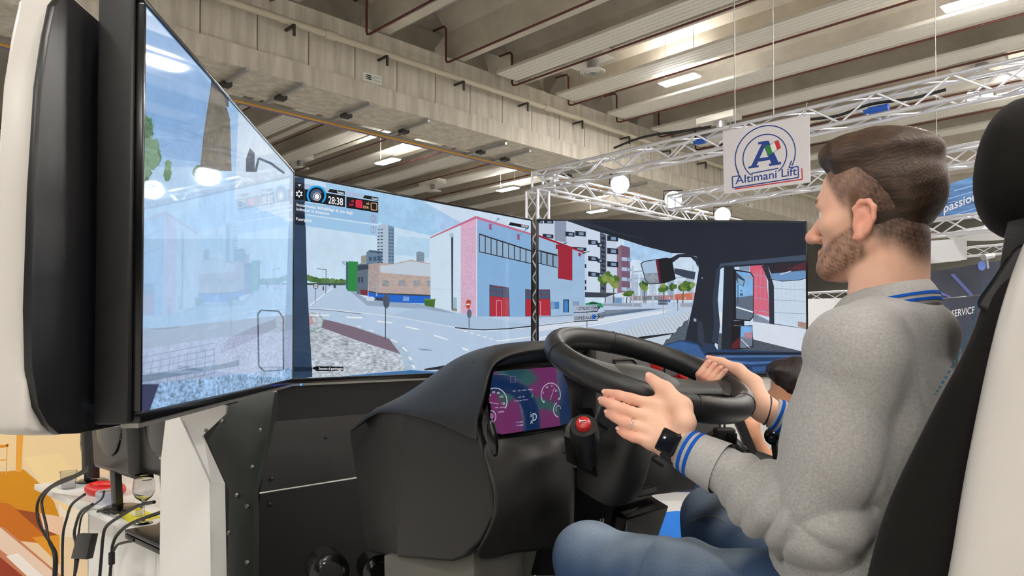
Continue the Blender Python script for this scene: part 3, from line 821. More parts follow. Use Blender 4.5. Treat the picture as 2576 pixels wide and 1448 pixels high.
def gate(x0, x1, y0a, y0b, yb, fn, w=1.0):
    q = lambda pts, col, lay: F.poly(pts, col, lay, (0, 0), fn)
    q([(x0, y0a), (x1, y0b), (x1 + 6 * w, yb), (x0, yb)], (76, 70, 84), 12)
    ym = lambda f, x: (y0a + (y0b - y0a) * (x - x0) / (x1 - x0)) * (1 - f) + yb * f
    q([(x0 + 4 * w, ym(0.36, x0)), (x1, ym(0.36, x1)), (x1 + 1, yb), (x0 + 4 * w, yb)], (178, 48, 62), 13)
    for r_ in range(2):
        for c_ in range(3):
            xa = x0 + 5 * w + (x1 - x0 - 6 * w) * c_ / 3; xb = xa + (x1 - x0 - 6 * w) / 3 - 3 * w
            q([(xa, ym(0.05 + 0.16 * r_, xa)), (xb, ym(0.05 + 0.16 * r_, xb)), (xb, ym(0.19 + 0.16 * r_, xb)), (xa, ym(0.19 + 0.16 * r_, xa))], (72, 92, 118), 14)
    F.line([(x0 + 4 * w, ym(0.04, x0)), (x1, ym(0.04, x1))], 3 * w, (150, 44, 60), 15, fn); F.line([(x0 + 4 * w, ym(0.2, x0)), (x1, ym(0.2, x1))], 3 * w, (150, 44, 60), 15, fn)
    xm = x0 + (x1 - x0) * 0.36; xn = x0 + (x1 - x0) * 0.62
    F.line([(xm, yb), (xm, ym(0.48, xm)), (xn, ym(0.48, xn)), (xn, yb)], 3 * w, (226, 170, 200), 15, fn)
gate(1325, 1447, 788, 806, 987, c4); gate(1550, 1668, 815, 832, 987, c4)
p([(1084, 490), (1098, 488), (1096, 952), (1087, 946)], (62, 72, 86), 12); p([(1073, 468), (1098, 462), (1103, 488), (1078, 494)], (170, 192, 212), 13)
p([(1098, 868), (1120, 868), (1120, 955), (1096, 950)], (160, 186, 200), 12); p([(1095, 935), (1122, 938), (1120, 958), (1092, 952)], (150, 140, 130), 13)
for i in range(3): p([(914 + 20 * i, 882 - 2 * i), (944 + 20 * i, 880), (940 + 20 * i, 925 + 4 * i), (918 + 20 * i, 918 + 4 * i)], (60 + 8 * i, 110, 50), 12); p([(912 + 20 * i, 876), (948 + 20 * i, 877), (948 + 20 * i, 886), (912 + 20 * i, 884)], (110, 140, 90), 13)
# kerbs, lines, island
F.line([(195, 936), (330, 944), (520, 965), (740, 990), (1110, 1056)], 4, (226, 232, 238), 5, c4); F.line([(195, 942), (330, 950), (520, 972)], 3, (90, 100, 112), 6, c4)
F.line([(1110, 1058), (1190, 1066), (1290, 1072), (1450, 1064), (1597, 1048)], 7, (52, 58, 70), 7, c4); F.line([(1110, 1066), (1290, 1080), (1597, 1056)], 4, (220, 228, 238), 6, c4)
for a in (((425, 988), (525, 992), (528, 1001), (428, 996)), ((618, 1013), (712, 1024), (718, 1032), (624, 1022)), ((798, 1048), (884, 1066), (892, 1075), (806, 1058)), ((970, 1100), (1060, 1128), (1070, 1138), (982, 1112)), ((1150, 1180), (1190, 1193), (1198, 1206), (1160, 1194)), ((200, 975), (320, 976), (318, 983), (200, 982)), ((470, 1045), (515, 1050), (518, 1058), (474, 1054)), ((550, 1068), (598, 1078), (600, 1086), (552, 1076))):
    p(a, (238, 242, 246), 6)
for i in range(6):
    x, y = 1158 + 40 * i, 1076 + 12 * i
    p([(x, y), (x + 36, y + 3), (x + 22, y + 10)], (240, 243, 247), 6)
p([(1390, 1138), (1597, 1112), (1597, 1118), (1390, 1146)], (230, 236, 244), 6)
p([(870, 1188), (960, 1196), (968, 1203), (905, 1200)], (130, 150, 172), 6)
F.line([(195, 920), (340, 808)], 6, (232, 238, 244), 6, c4)
p([(190, 960), (255, 965), (285, 1010), (270, 1058), (190, 1110)], (188, 196, 206), 5, (0.3, 0.35))
p([(190, 985), (210, 990), (222, 1030), (190, 1050)], (190, 150, 160), 6, (0.1, 0.2)); F.line([(255, 968), (282, 1012), (268, 1056), (195, 1090)], 7, (130, 170, 160), 6, c4)
p([(285, 1005), (480, 1050), (695, 1125), (768, 1224), (500, 1140), (272, 1058)], (124, 108, 124), 7)
p([(190, 1095), (272, 1058), (500, 1140), (768, 1226), (800, 1326), (640, 1336), (380, 1364), (205, 1366)], (184, 192, 202), 8, (0.2, 0.42))
p([(285, 1003), (480, 1046), (700, 1118), (800, 1180), (845, 1260), (862, 1322), (800, 1326), (768, 1224), (695, 1128), (480, 1055)], (172, 196, 216), 8, (0, 0.1))
for a in ((700, 1130, 740, 1152), (775, 1180, 800, 1206), (815, 1240, 828, 1262), (836, 1290, 846, 1315)): p([(a[0], a[1]), (a[0] + 14, a[1]), (a[2] + 14, a[3]), (a[2], a[3])], (240, 242, 246), 9)
# posts and signs
F.line([(672, 930), (671, 1132)], 6, (62, 74, 88), 14, c4); F.disc((677, 892), 21, 45, (78, 90, 106), 15, c4); F.line([(668, 860), (668, 925)], 3, (50, 60, 74), 16, c4)
F.line([(1197, 940), (1197, 1058)], 5, (70, 80, 92), 14, c4); F.disc((1191, 911), 15, 29, (190, 74, 46), 15, c4); p([(1180, 908), (1202, 908), (1202, 916), (1180, 916)], (235, 235, 238), 16); F.disc((1198, 970), 15, 28, (98, 108, 126), 15, c4)
p([(1200, 886), (1212, 888), (1206, 912)], (110, 110, 140), 14)
F.line([(240, 688), (297, 694)], 4, (84, 96, 110), 12, c4); F.line([(299, 690), (297, 845)], 4, (84, 96, 110), 12, c4)
F.line([(233, 812), (231, 900)], 4, (96, 104, 114), 12, c4); F.disc((234, 798), 17, 18, (96, 70, 80), 13, c4); F.disc((234, 798), 12, 13, (224, 228, 236), 14, c4); F.text('80', (225, 804), (243, 804), 13, (60, 70, 110), 15, c4)
p([(277, 798), (285, 798), (286, 824), (277, 824)], (90, 60, 70), 12); p([(315, 786), (325, 786), (325, 796), (315, 796)], (50, 60, 120), 12); p([(346, 786), (360, 786), (360, 810), (346, 808)], (60, 76, 80), 12)
# dash line, wiper
p([(370, 1366), (640, 1340), (830, 1324), (1100, 1340), (1100, 1352)], (62, 112, 164), 16)
p([(916, 1316), (1070, 1290), (1120, 1290), (1110, 1316), (917, 1326)], (40, 42, 50), 17)
# dark pillar
p([(94, 112), (162, 118), (180, 800), (212, 1368), (94, 1382)], (48, 68, 94), 18, (0.18, 0))
# head-up display
h = lambda pts, col, lay: F.poly(pts, col, lay, (0, 0), hd)
h([(345, 240), (830, 332), (788, 408), (345, 348)], (178, 194, 222), 20); h([(345, 345), (1120, 480), (1120, 698), (345, 578)], (20, 22, 28), 20)
h([(832, 343), (1115, 390), (1115, 458), (785, 402)], (20, 22, 28), 21); h([(1145, 385), (1500, 450), (1460, 515), (1145, 488)], (172, 190, 220), 20)
h([(1145, 490), (1757, 592), (1757, 802), (1145, 706)], (20, 22, 28), 20); h([(1500, 463), (1757, 508), (1757, 577), (1458, 518)], (20, 22, 28), 21)
for y0, y1, c_ in ((600, 822, (150, 192, 230)), (842, 1052, (162, 202, 236))):
    h([(345, y0), (1757, y0 + 208), (1757, y1 + 198), (350, y1)], c_, 19)
h([(345, 828), (1757, 1026), (1757, 1036), (345, 838)], (206, 226, 244), 20)
h([(150, 208), (330, 236), (330, 330), (150, 318)], (32, 40, 56), 20); h([(150, 318), (330, 334), (330, 560), (150, 545)], (14, 16, 22), 20); h([(150, 570), (345, 600), (345, 830), (150, 800)], (40, 54, 76), 20); h([(130, 800), (348, 828), (360, 1045), (135, 1022)], (30, 38, 54), 20)
h([(212, 258), (282, 262), (246, 294)], (240, 244, 250), 23)
F.disc((240, 440), 46, 46, (240, 244, 250), 23, hd, r0=0.66)
for i in range(6):
    a = math.radians(60 * i + 30); F.disc((240 + 56 * math.cos(a), 440 + 56 * math.sin(a)), 15, 15, (240, 244, 250), 23, hd, 10)
F.disc((572, 468), 190, 190, (16, 18, 24), 22, hd, 40, -48, 222)
F.disc((572, 468), 186, 190, (20, 170, 240), 23, hd, 40, -50, 222, 0.82)
F.disc((572, 468), 118, 116, (74, 96, 138), 23, hd, 30, 25, 240)
F.disc((580, 492), 46, 50, (244, 246, 250), 25, hd)
F.disc((580, 492), 84, 86, (20, 22, 28), 24, hd)
for i in range(20):
    a = math.radians(18 * i); F.line([(580 + 58 * math.cos(a), 492 + 60 * math.sin(a)), (580 + 80 * math.cos(a), 492 + 82 * math.sin(a))], 13, (240, 242, 246), 25, hd)
WH = (244, 246, 250)
F.text('28:38', (797, 618), (1080, 662), 136, WH, 25, hd); F.text('Tempo', (962, 428), (1095, 448), 50, WH, 25, hd); F.text('Guasti', (1628, 545), (1745, 562), 46, WH, 25, hd)
F.text('x8', (1228, 594), (1288, 600), 44, (232, 40, 70), 25, hd); F.text('INF', (1198, 666), (1284, 674), 44, (232, 40, 70), 25, hd); F.text('x0', (1522, 640), (1580, 648), 44, (240, 180, 140), 25, hd); F.text('ERR', (1466, 712), (1578, 726), 48, (240, 180, 140), 25, hd)
h([(1332, 552), (1440, 566), (1448, 582), (1448, 700), (1436, 714), (1330, 698), (1322, 684), (1322, 566)], (226, 46, 74), 24)
for i in range(4): F.line([(1345, 586 + 30 * i), (1426, 598 + 30 * i)], 8, (150, 20, 44), 25, hd)
F.line([(1630, 612), (1718, 622), (1728, 636), (1728, 742), (1716, 754), (1628, 742), (1618, 730), (1618, 622), (1630, 612)], 13, (246, 190, 140), 25, hd)
F.text("Inosservanza dell'obbligo di uso degli", (190, 668), (1266, 832), 58, WH, 26, hd); F.text('indicatori di direzione', (186, 752), (812, 846), 56, WH, 26, hd); F.text('Fuoripista', (180, 945), (480, 980), 58, WH, 26, hd)
for cy_ in (912, 1126):
    F.disc((1662, cy_), 52, 62, (186, 60, 84), 24, hd, r0=0.88); F.line([(1663, cy_ - 42), (1663, cy_ + 14)], 8, (186, 60, 84), 25, hd); F.disc((1663, cy_ + 32), 5, 6, (186, 60, 84), 25, hd, 8)
F.poly([(1066, 170), (1272, 210), (1266, 242), (1044, 200)], (22, 24, 32), 22, (0, 0), g2); F.text('Indicatori', (1188, 218), (1262, 232), 24, WH, 25, g2)
p([(208, 1312), (232, 1300), (406, 1302), (406, 1328), (240, 1330)], (14, 16, 20), 22); F.text('Sensore di parcheggio', (252, 1322), (402, 1323), 15, WH, 25, c4)
p([(94, 1305), (210, 1305), (212, 1332), (94, 1334)], (30, 42, 60), 20)
F.build('display', display_m, t)
# little blue standby lamp
b = B(); q = P(757, 967, 2.44); b.ball(q, 0.0035, 10, 6); b.build('standby_light', mat('blue_led', (30, 80, 255), 0.4, emit=6.0), t, smooth=True)

# ---------------- right screen picture
t, F = tv('right', 'large flat television showing a cab roof, wing mirrors and road signs')
def r5(x, y): return (1300 + x / 3.1475, 500 + y / 3.1475)
p = lambda pts, col, lay=1, tex=(0, 0): F.poly(pts, col, lay, tex, r5)
whole(F, 'right', (206, 226, 244), (0.12, 0))
p([(850, 330), (1230, 430), (1230, 520), (850, 470)], (170, 205, 238), 1, (0.25, 0))
p([(165, 825), (1420, 815), (1340, 1125), (165, 1150)], (186, 204, 228), 2, (0.02, 0.02))
p([(600, 905), (690, 880), (1160, 866), (1000, 890), (690, 935), (560, 960)], (96, 116, 140), 3); p([(165, 1000), (690, 935), (1180, 880), (1240, 880), (700, 975), (165, 1050)], (214, 224, 236), 3)
F.line([(165, 1004), (560, 962), (690, 938)], 4, (40, 46, 56), 5, r5); F.line([(165, 1105), (560, 1010), (1180, 895)], 8, (236, 240, 246), 4, r5); F.line([(165, 1122), (500, 1040)], 6, (236, 240, 246), 4, r5)
p([(640, 925), (680, 880), (980, 872), (760, 905)], (120, 134, 152), 4, (0, 0.25))
p([(720, 1068), (1375, 885), (1360, 940), (1230, 1060), (1140, 1165), (720, 1100)], (196, 208, 222), 4)
for i in range(24): F.line([(735 + 27 * i, 1063 - 7.4 * i), (760 + 30 * i, 1150 - 6.5 * i)], 2.5, (120, 136, 158), 5, r5)
p([(1365, 935), (1240, 1060), (1140, 1165), (1340, 1125)], (84, 94, 108), 6, (0.1, 0.2))
for i in range(9): p([(1352 - 24 * i, 945 + 24 * i), (1364 - 24 * i, 940 + 24 * i), (1350 - 24 * i, 960 + 24 * i), (1338 - 24 * i, 966 + 24 * i)], (236, 238, 242) if i % 2 == 0 else (60, 66, 76), 7)
# skyline and park behind
for i in range(7): p([(905 + 72 * i, 600 + 25 * (i % 3)), (960 + 72 * i, 595 + 25 * (i % 3)), (960 + 72 * i, 770), (905 + 72 * i, 770)], [(176, 192, 214), (150, 172, 200), (190, 204, 222)][i % 3], 3, (0, 0.2))
p([(905, 770), (1420, 755), (1420, 800), (905, 805)], (178, 132, 136), 4, (0.3, 0)); p([(1250, 755), (1420, 740), (1420, 800), (1250, 800)], (206, 118, 96), 5, (0.3, 0)); p([(930, 775), (1130, 770), (1130, 800), (930, 800)], (120, 140, 150), 5, (0.4, 0.2))
p([(700, 770), (850, 775), (850, 828), (700, 828)], (176, 196, 220), 5); p([(780, 785), (830, 785), (830, 826), (780, 826)], (110, 150, 196), 6); p([(540, 738), (800, 745), (700, 780), (540, 778)], (58, 66, 80), 6)
for i in range(11): F.line([(712 + 62 * i, 775), (712 + 62 * i, 825)], 6, (84, 92, 100) if i % 2 else (200, 206, 214), 6, r5)
for x, y, rx, ry in ((690, 640, 58, 60), (765, 660, 52, 60), (720, 600, 40, 36), (875, 752, 62, 30), (1012, 690, 44, 44), (1160, 704, 46, 40), (1235, 690, 40, 40), (1320, 682, 46, 48), (1375, 690, 40, 48)):
    for j in range(5): F.blob((x + (random.random() - 0.5) * rx * 0.9, y + (random.random() - 0.5) * ry * 0.9), rx * 0.62, ry * 0.62, random.choice([(78, 112, 50), (110, 136, 62), (56, 88, 40), (132, 152, 80)]), 8 + j % 3, r5, tex=(0, 0.25))
for x, y0 in ((703, 680), (768, 690), (872, 775), (1010, 720), (1165, 730), (1318, 720)): F.line([(x, y0), (x - 4, 825)], 8, (92, 84, 76), 8, r5)
for x in (918, 985, 1075, 1243, 1395): F.line([(x, 530 if x < 950 or x > 1300 else 600), (x, 850)], 9, (176, 188, 206), 9, r5)
F.line([(918, 580), (1060, 560), (1410, 580)], 8, (150, 164, 184), 9, r5); F.line([(940, 630), (1400, 620)], 5, (150, 164, 184), 9, r5)
p([(545, 832), (990, 825), (990, 855), (545, 842)], (150, 160, 178), 7); p([(1295, 826), (1420, 824), (1420, 855), (1295, 855)], (160, 166, 180), 7)
p([(545, 826), (600, 812), (665, 824), (690, 858), (600, 862), (545, 845)], (40, 150, 96), 12); p([(575, 822), (605, 817), (640, 824), (640, 832), (575, 832)], (40, 66, 70), 13)
# white tower block
p([(170, 172), (420, 172), (560, 228), (662, 268), (662, 745), (540, 745), (170, 290)], (200, 212, 230), 4); p([(556, 228), (662, 268), (662, 745), (556, 745)], (206, 222, 240), 5)
p([(300, 172), (392, 172), (392, 345), (300, 330)], (140, 152, 174), 6); p([(660, 262), (708, 285), (708, 748), (660, 745)], (84, 92, 108), 6); p([(706, 282), (790, 305), (798, 748), (706, 748)], (200, 214, 232), 5)
for i in range(12): p([(668, 300 + 36 * i), (700, 306 + 36 * i), (700, 326 + 36 * i), (668, 320 + 36 * i)], (46, 52, 66), 7)
for (x0, y0, x1, y1) in ((385, 258, 458, 300), (462, 252, 546, 298), (205, 276, 290, 314), (172, 170, 205, 195), (215, 170, 290, 196), (440, 380, 550, 414), (565, 322, 640, 366), (638, 345, 682, 386), (565, 452, 640, 494), (638, 470, 682, 508), (565, 574, 640, 618), (640, 584, 684, 622), (715, 286, 802, 338), (715, 386, 802, 440), (715, 492, 804, 542)):
    p([(x0, y0), (x1, y0 + (y1 - y0) * 0.18), (x1, y1), (x0, y1 - (y1 - y0) * 0.12)], (36, 42, 54), 9)
    p([(x0 + (x1 - x0) * 0.35, y0 + (y1 - y0) * 0.25), (x1 - (x1 - x0) * 0.2, y0 + (y1 - y0) * 0.3), (x1 - (x1 - x0) * 0.2, y1 - (y1 - y0) * 0.2), (x0 + (x1 - x0) * 0.35, y1 - (y1 - y0) * 0.25)], (126, 152, 186), 10)
for y in (515, 640, 690): p([(536, y), (550, y + 4), (550, y + 34), (536, y + 30)], (40, 46, 58), 8)
p([(790, 388), (826, 365), (896, 386), (898, 730), (795, 748)], (142, 112, 130), 5); p([(826, 365), (896, 386), (898, 730), (830, 735)], (120, 92, 116), 6)
for y in (460, 540, 620, 698):
    p([(830, y), (872, y + 3), (872, y + 32), (830, y + 28)], (176, 196, 222), 7); p([(876, y + 5), (906, y + 8), (906, y + 36), (876, y + 32)], (150, 172, 204), 7)
# warehouse end
p([(165, 290), (440, 392), (538, 428), (540, 925), (165, 938)], (158, 190, 222), 11, (0.04, 0)); p([(165, 282), (440, 382), (540, 420), (540, 434), (440, 398), (165, 298)], (160, 36, 54), 12)
p([(325, 352), (440, 394), (440, 646), (325, 630)], (160, 40, 58), 13); p([(308, 360), (330, 365), (330, 400), (308, 395)], (160, 40, 58), 13); p([(488, 424), (505, 430), (505, 458), (488, 452)], (160, 40, 58), 13)
p([(168, 402), (322, 440), (322, 548), (168, 512)], (46, 50, 62), 13)
for i in range(4): p([(170 + 47 * i - 20, 410 + 12 * i), (170 + 47 * i + 18, 420 + 12 * i), (170 + 47 * i + 18, 512 + 11 * i), (170 + 47 * i - 20, 502 + 10 * i)] if i else [(170, 412), (188, 418), (188, 508), (170, 504)], (136, 164, 190), 14)
for x, y in ((330, 372), (505, 440)): F.line([(x, y), (x + 70, y - 26)], 6, (60, 70, 84), 15, r5)
gate(66, 262, 716, 716, 924, r5, 1.3)
p([(270, 815), (336, 815), (336, 872), (270, 872)], (70, 130, 190), 13); p([(272, 818), (300, 818), (300, 870), (272, 870)], (130, 160, 190), 14); p([(368, 796), (412, 796), (412, 898), (368, 898)], (40, 46, 56), 13); p([(375, 803), (405, 803), (405, 896), (375, 896)], (60, 130, 200), 14); p([(443, 812), (495, 812), (495, 850), (443, 850)], (130, 156, 186), 13)
p([(165, 930), (540, 918), (690, 880), (700, 890), (540, 935), (165, 960)], (180, 200, 222), 12); F.line([(165, 936), (540, 914)], 4, (96, 110, 128), 13, r5)
# direction signs
for y, s_ in ((845, 'STADIO'), (915, 'OSPEDALE')):
    p([(450, y), (636, y - 10), (662, y + 18), (636, y + 46), (450, y + 58)], (168, 182, 200), 18); F.line([(450, y + 56), (640, y + 46)], 7, (40, 46, 56), 19, r5)
    F.text(s_, (490, y + 36) if s_ == 'STADIO' else (456, y + 42), (580, y + 30) if s_ == 'STADIO' else (592, y + 34), 24, (24, 28, 36), 20, r5)
    F.line([(612, y + 18), (656, y + 15)], 6, (20, 24, 30), 21, r5); F.line([(634, y - 2), (656, y + 15), (634, y + 36)], 6, (20, 24, 30), 21, r5)
p([(594, 916), (626, 914), (626, 950), (594, 952)], (50, 100, 180), 20); F.line([(592, 848), (625, 845), (625, 878), (592, 880), (592, 848)], 3, (40, 46, 60), 20, r5); F.disc((608, 862), 9, 9, (70, 80, 96), 21, r5, r0=0.6); F.text('S', (472, 878), (484, 877), 22, (130, 140, 155), 20, r5)
F.line([(555, 895), (555, 1040)], 7, (90, 96, 106), 17, r5)
p([(1118, 795), (1195, 797), (1195, 818), (1118, 818)], (100, 112, 130), 14); p([(1118, 820), (1195, 820), (1195, 838), (1118, 838)], (100, 112, 130), 14); F.line([(1158, 838), (1160, 912)], 5, (170, 150, 120), 14, r5); F.disc((1206, 808), 10, 11, (40, 100, 190), 15, r5); F.line([(1274, 800), (1274, 886)], 4, (70, 80, 90), 14, r5)
F.text('STADIO', (1128, 813), (1190, 813), 12, (30, 34, 44), 15, r5); F.text('OSPEDALE', (1126, 834), (1172, 834), 11, (30, 34, 44), 15, r5)
# wiper
p([(945, 1105), (975, 1090), (1240, 1060), (1240, 1068), (990, 1112)], (34, 38, 46), 18)
# side window scene
p([(1590, 500), (2300, 440), (2300, 1220), (1590, 1210)], (200, 224, 246), 8, (0.1, 0)); p([(1590, 900), (1640, 900), (1640, 1010), (1590, 990)], (230, 234, 242), 9)
p([(1590, 1060), (2300, 1150), (2300, 1220), (1590, 1210)], (78, 86, 98), 9, (0.1, 0.25)); p([(1760, 530), (1842, 525), (1842, 570), (1760, 565)], (130, 150, 178), 9)
p([(1842, 512), (1965, 512), (2005, 935), (1872, 905)], (216, 92, 118), 10, (0.02, 0.05)); p([(2020, 600), (2290, 590), (2290, 1030), (2030, 990)], (206, 222, 240), 10, (0.02, 0.05))
for y in (600, 690, 780, 880): F.line([(1870, y), (2000, y + 18), (2290, y + 30)], 4, (150, 164, 190), 12, r5)
for i in range(40): F.line([(1875 + 10.4 * i, 560 if i < 12 else 650), (1880 + 10.4 * i, 905 + 3 * i)], 1.5, (196, 170, 190) if i < 12 else (168, 184, 206), 11, r5)
p([(1868, 900), (2040, 985), (2290, 1025), (2290, 1040), (1870, 975)], (130, 142, 160), 11, (0, 0.2)); p([(1868, 970), (2290, 1030), (2290, 1215), (1872, 1112)], (216, 224, 238), 12, (0.03, 0.02)); p([(2225, 970), (2290, 980), (2290, 1025), (2225, 1010)], (170, 140, 128), 12, (0, 0.2))
p([(1938, 532), (1982, 512), (2035, 690), (2038, 995), (2000, 988), (1990, 650)], (44, 50, 64), 13)
p([(1980, 512), (2300, 480), (2300, 590), (2012, 594)], (46, 38, 48), 14); p([(2130, 560), (2300, 490), (2300, 570)], (84, 40, 52), 15); p([(2012, 592), (2290, 565), (2290, 625), (2240, 640), (2100, 650), (2012, 630)], (108, 148, 194), 15); F.line([(2085, 598), (2170, 572)], 7, (222, 228, 236), 16, r5); F.line([(2008, 634), (2100, 652), (2240, 642), (2290, 628)], 5, (30, 34, 42), 16, r5)
p([(1640, 535), (1722, 540), (1716, 1198), (1618, 1196)], (32, 38, 50), 16)
p([(1714, 556), (1850, 578), (1874, 614), (1874, 935), (1846, 968), (1714, 962)], (24, 26, 34), 17); p([(1735, 572), (1846, 586), (1868, 620), (1868, 930), (1842, 958), (1735, 950)], (130, 182, 232), 18, (0.2, 0)); p([(1735, 780), (1868, 765), (1868, 930), (1842, 958), (1735, 950)], (96, 110, 130), 19, (0.02, 0.04)); p([(1735, 850), (1868, 890), (1868, 902), (1735, 862)], (230, 236, 244), 20); p([(1765, 745), (1790, 745), (1790, 770), (1765, 770)], (90, 110, 130), 20)
p([(1735, 580), (1805, 640), (1795, 695), (1750, 672), (1735, 640)], (60, 74, 92), 20); p([(1745, 625), (1796, 650), (1790, 690), (1752, 668)], (136, 172, 206), 21); F.line([(1750, 680), (1750, 830)], 6, (50, 60, 72), 20, r5); F.disc((1776, 728), 7, 5, (60, 66, 74), 20, r5); F.text('A', (1826, 636), (1852, 636), 28, (230, 130, 90), 21, r5)
p([(1700, 1005), (1865, 1000), (1872, 1168), (1810, 1188), (1690, 1196)], (24, 26, 34), 17); p([(1772, 1008), (1864, 1008), (1864, 1162), (1806, 1180), (1768, 1178)], (120, 172, 226), 18, (0.3, 0)); p([(1772, 1090), (1864, 1100), (1864, 1162), (1806, 1180), (1768, 1178)], (110, 126, 146), 19); p([(1800, 1060), (1862, 1050), (1862, 1110), (1800, 1100)], (176, 130, 146), 19, (0.3, 0.2)); F.line([(1775, 1110), (1840, 1176)], 5, (236, 238, 244), 20, r5); p([(1700, 1150), (1768, 1090), (1768, 1178), (1700, 1190)], (90, 30, 42), 19)
p([(1695, 965), (1800, 965), (1800, 1002), (1695, 1002)], (26, 30, 38), 17)
# cab roof, pillar, mirror
p([(390, 172), (2300, 172), (2300, 500), (1630, 545), (1600, 560), (1570, 800), (1592, 1010), (1560, 1190), (1500, 1200), (1330, 1125), (1400, 800), (1440, 560), (1425, 460), (1340, 432), (1225, 430), (1000, 372), (780, 302), (560, 232)], (33, 39, 52), 20, (0.1, 0))
p([(400, 178), (560, 180), (800, 262), (1000, 312), (1000, 320), (780, 272), (560, 222)], (46, 52, 66), 21)
p([(1610, 512), (2300, 440), (2300, 486), (1630, 532), (1596, 545)], (64, 78, 100), 22)
p([(1596, 545), (1630, 532), (1610, 560), (1590, 800), (1608, 1000), (1590, 1150), (1545, 1130), (1560, 1000), (1548, 800), (1575, 560)], (46, 58, 78), 22)
p([(1430, 960), (1470, 975), (1490, 1190), (1430, 1120)], (48, 56, 72), 22); p([(1398, 945), (1420, 950), (1420, 972), (1400, 968)], (150, 170, 196), 23); p([(1462, 620), (1474, 624), (1470, 634), (1460, 630)], (140, 150, 166), 23)
p([(1215, 470), (1270, 440), (1345, 430), (1440, 470), (1430, 545), (1415, 500), (1375, 462), (1290, 462), (1230, 508)], (40, 46, 58), 22); p([(1245, 548), (1320, 560), (1415, 580), (1405, 640), (1320, 620), (1250, 592)], (58, 68, 86), 19)
p([(978, 512), (1000, 494), (1180, 466), (1226, 472), (1258, 636), (1170, 668), (1046, 676), (1014, 642)], (26, 28, 34), 23); p([(986, 515), (1004, 500), (1100, 484), (1128, 664), (1050, 670), (1020, 640)], (170, 196, 222), 24); p([(1005, 590), (1115, 585), (1126, 664), (1050, 670), (1020, 640)], (140, 152, 164), 25, (0, 0.3)); p([(1098, 484), (1120, 480), (1142, 664), (1126, 664)], (100, 26, 50), 25)
# own dashboard along the bottom
p([(1100, 1200), (1130, 1165), (1290, 1118), (1370, 1122), (1440, 1148), (1500, 1200), (1600, 1190), (2300, 1216), (2300, 1400), (1100, 1400)], (34, 62, 102), 24, (0.2, 0))
p([(1150, 1165), (1290, 1128), (1430, 1155), (1500, 1260), (1540, 1340), (1300, 1200)], (58, 96, 150), 25, (0.15, 0)); p([(1480, 1140), (1560, 1150), (1590, 1200), (1500, 1230)], (36, 56, 86), 26)
p([(1500, 1215), (2300, 1216), (2300, 1232), (1500, 1232)], (20, 28, 42), 26); p([(1560, 1240), (2300, 1236), (2300, 1250), (1560, 1256)], (76, 112, 160), 26); p([(1540, 1262), (1850, 1290), (2300, 1268), (2300, 1290), (1850, 1310), (1560, 1290)], (70, 110, 168), 26, (0.2, 0)); p([(1550, 1310), (1840, 1330), (1820, 1380), (1560, 1370)], (24, 40, 68), 26); p([(1860, 1330), (2300, 1310), (2300, 1330), (1870, 1370)], (50, 86, 138), 26)
p([(1560, 1320), (1655, 1325), (1655, 1350), (1570, 1345)], (12, 16, 22), 27)
F.build('display', display_m, t)

# ---------------- left screen picture
t, F = tv('left', 'large flat television at a grazing angle showing sky, trees and paving')
whole(F, 'left', (152, 190, 230), (0.08, 0))
p = lambda pts, col, lay=1, tex=(0, 0): F.poly(pts, col, lay, tex)
p([(340, 0), (400, 50), (560, 250), (560, 420), (340, 380)], (136, 176, 222), 1, (0.09, 0)); p([(340, 420), (740, 420), (740, 640), (340, 620)], (172, 204, 236), 1, (0.12, 0)); p([(600, 280), (740, 430), (740, 560), (590, 500)], (196, 216, 236), 2, (0.1, 0))
p([(340, 600), (740, 600), (740, 1000), (340, 1060)], (158, 190, 222), 2, (0.08, 0.02))
for (x, y, rx, ry) in ((372, 330, 22, 50), (384, 385, 26, 50), (366, 420, 24, 50), (420, 430, 14, 26), (500, 428, 20, 26)):
    for j in range(4): F.blob((x + random.random() * 8 - 4, y + random.random() * 30 - 15), rx * 0.8, ry * 0.7, random.choice([(74, 112, 84), (96, 136, 106), (120, 154, 130)]), 3 + j % 2, rough=0.5, tex=(0, 0.2))
p([(530, 215), (562, 240), (578, 300), (582, 430), (502, 430), (512, 330)], (112, 108, 100), 5, (0.35, 0.2)); p([(532, 180), (575, 250), (575, 270), (528, 240)], (62, 66, 86), 4)
p([(618, 400), (628, 372), (640, 385), (640, 432), (618, 432)], (70, 88, 108), 5); F.line([(642, 432), (650, 398), (680, 410), (715, 436)], 6, (70, 88, 108), 5)
p([(345, 830), (736, 790), (736, 860), (345, 900)], (150, 168, 190), 4, (0.04, 0.03)); p([(345, 880), (540, 850), (736, 830), (736, 955), (345, 1040)], (164, 178, 206), 5, (0.12, 0.12)); 
for i in range(6): F.line([(350, 900 + 16 * i), (540, 862 + 15 * i)], 2, (130, 146, 176), 6); 
for i in range(9): F.line([(362 + 22 * i, 905 - 4 * i), (346 + 24 * i, 985 - 6 * i)], 2, (132, 148, 178), 6)
p([(345, 945), (560, 915), (600, 905), (600, 920), (345, 962)], (120, 142, 168), 7, (0.1, 0.1)); p([(345, 966), (470, 955), (736, 925), (736, 955), (345, 1042)], (140, 172, 208), 8, (0.4, 0.5)); p([(345, 966), (398, 966), (374, 1034), (345, 1040)], (60, 64, 96), 9)
F.line([(648, 790), (650, 920), (664, 934), (712, 930), (712, 800), (700, 782), (655, 780), (648, 790)], 4, (60, 74, 92), 8)
F.build('display', display_m, t)

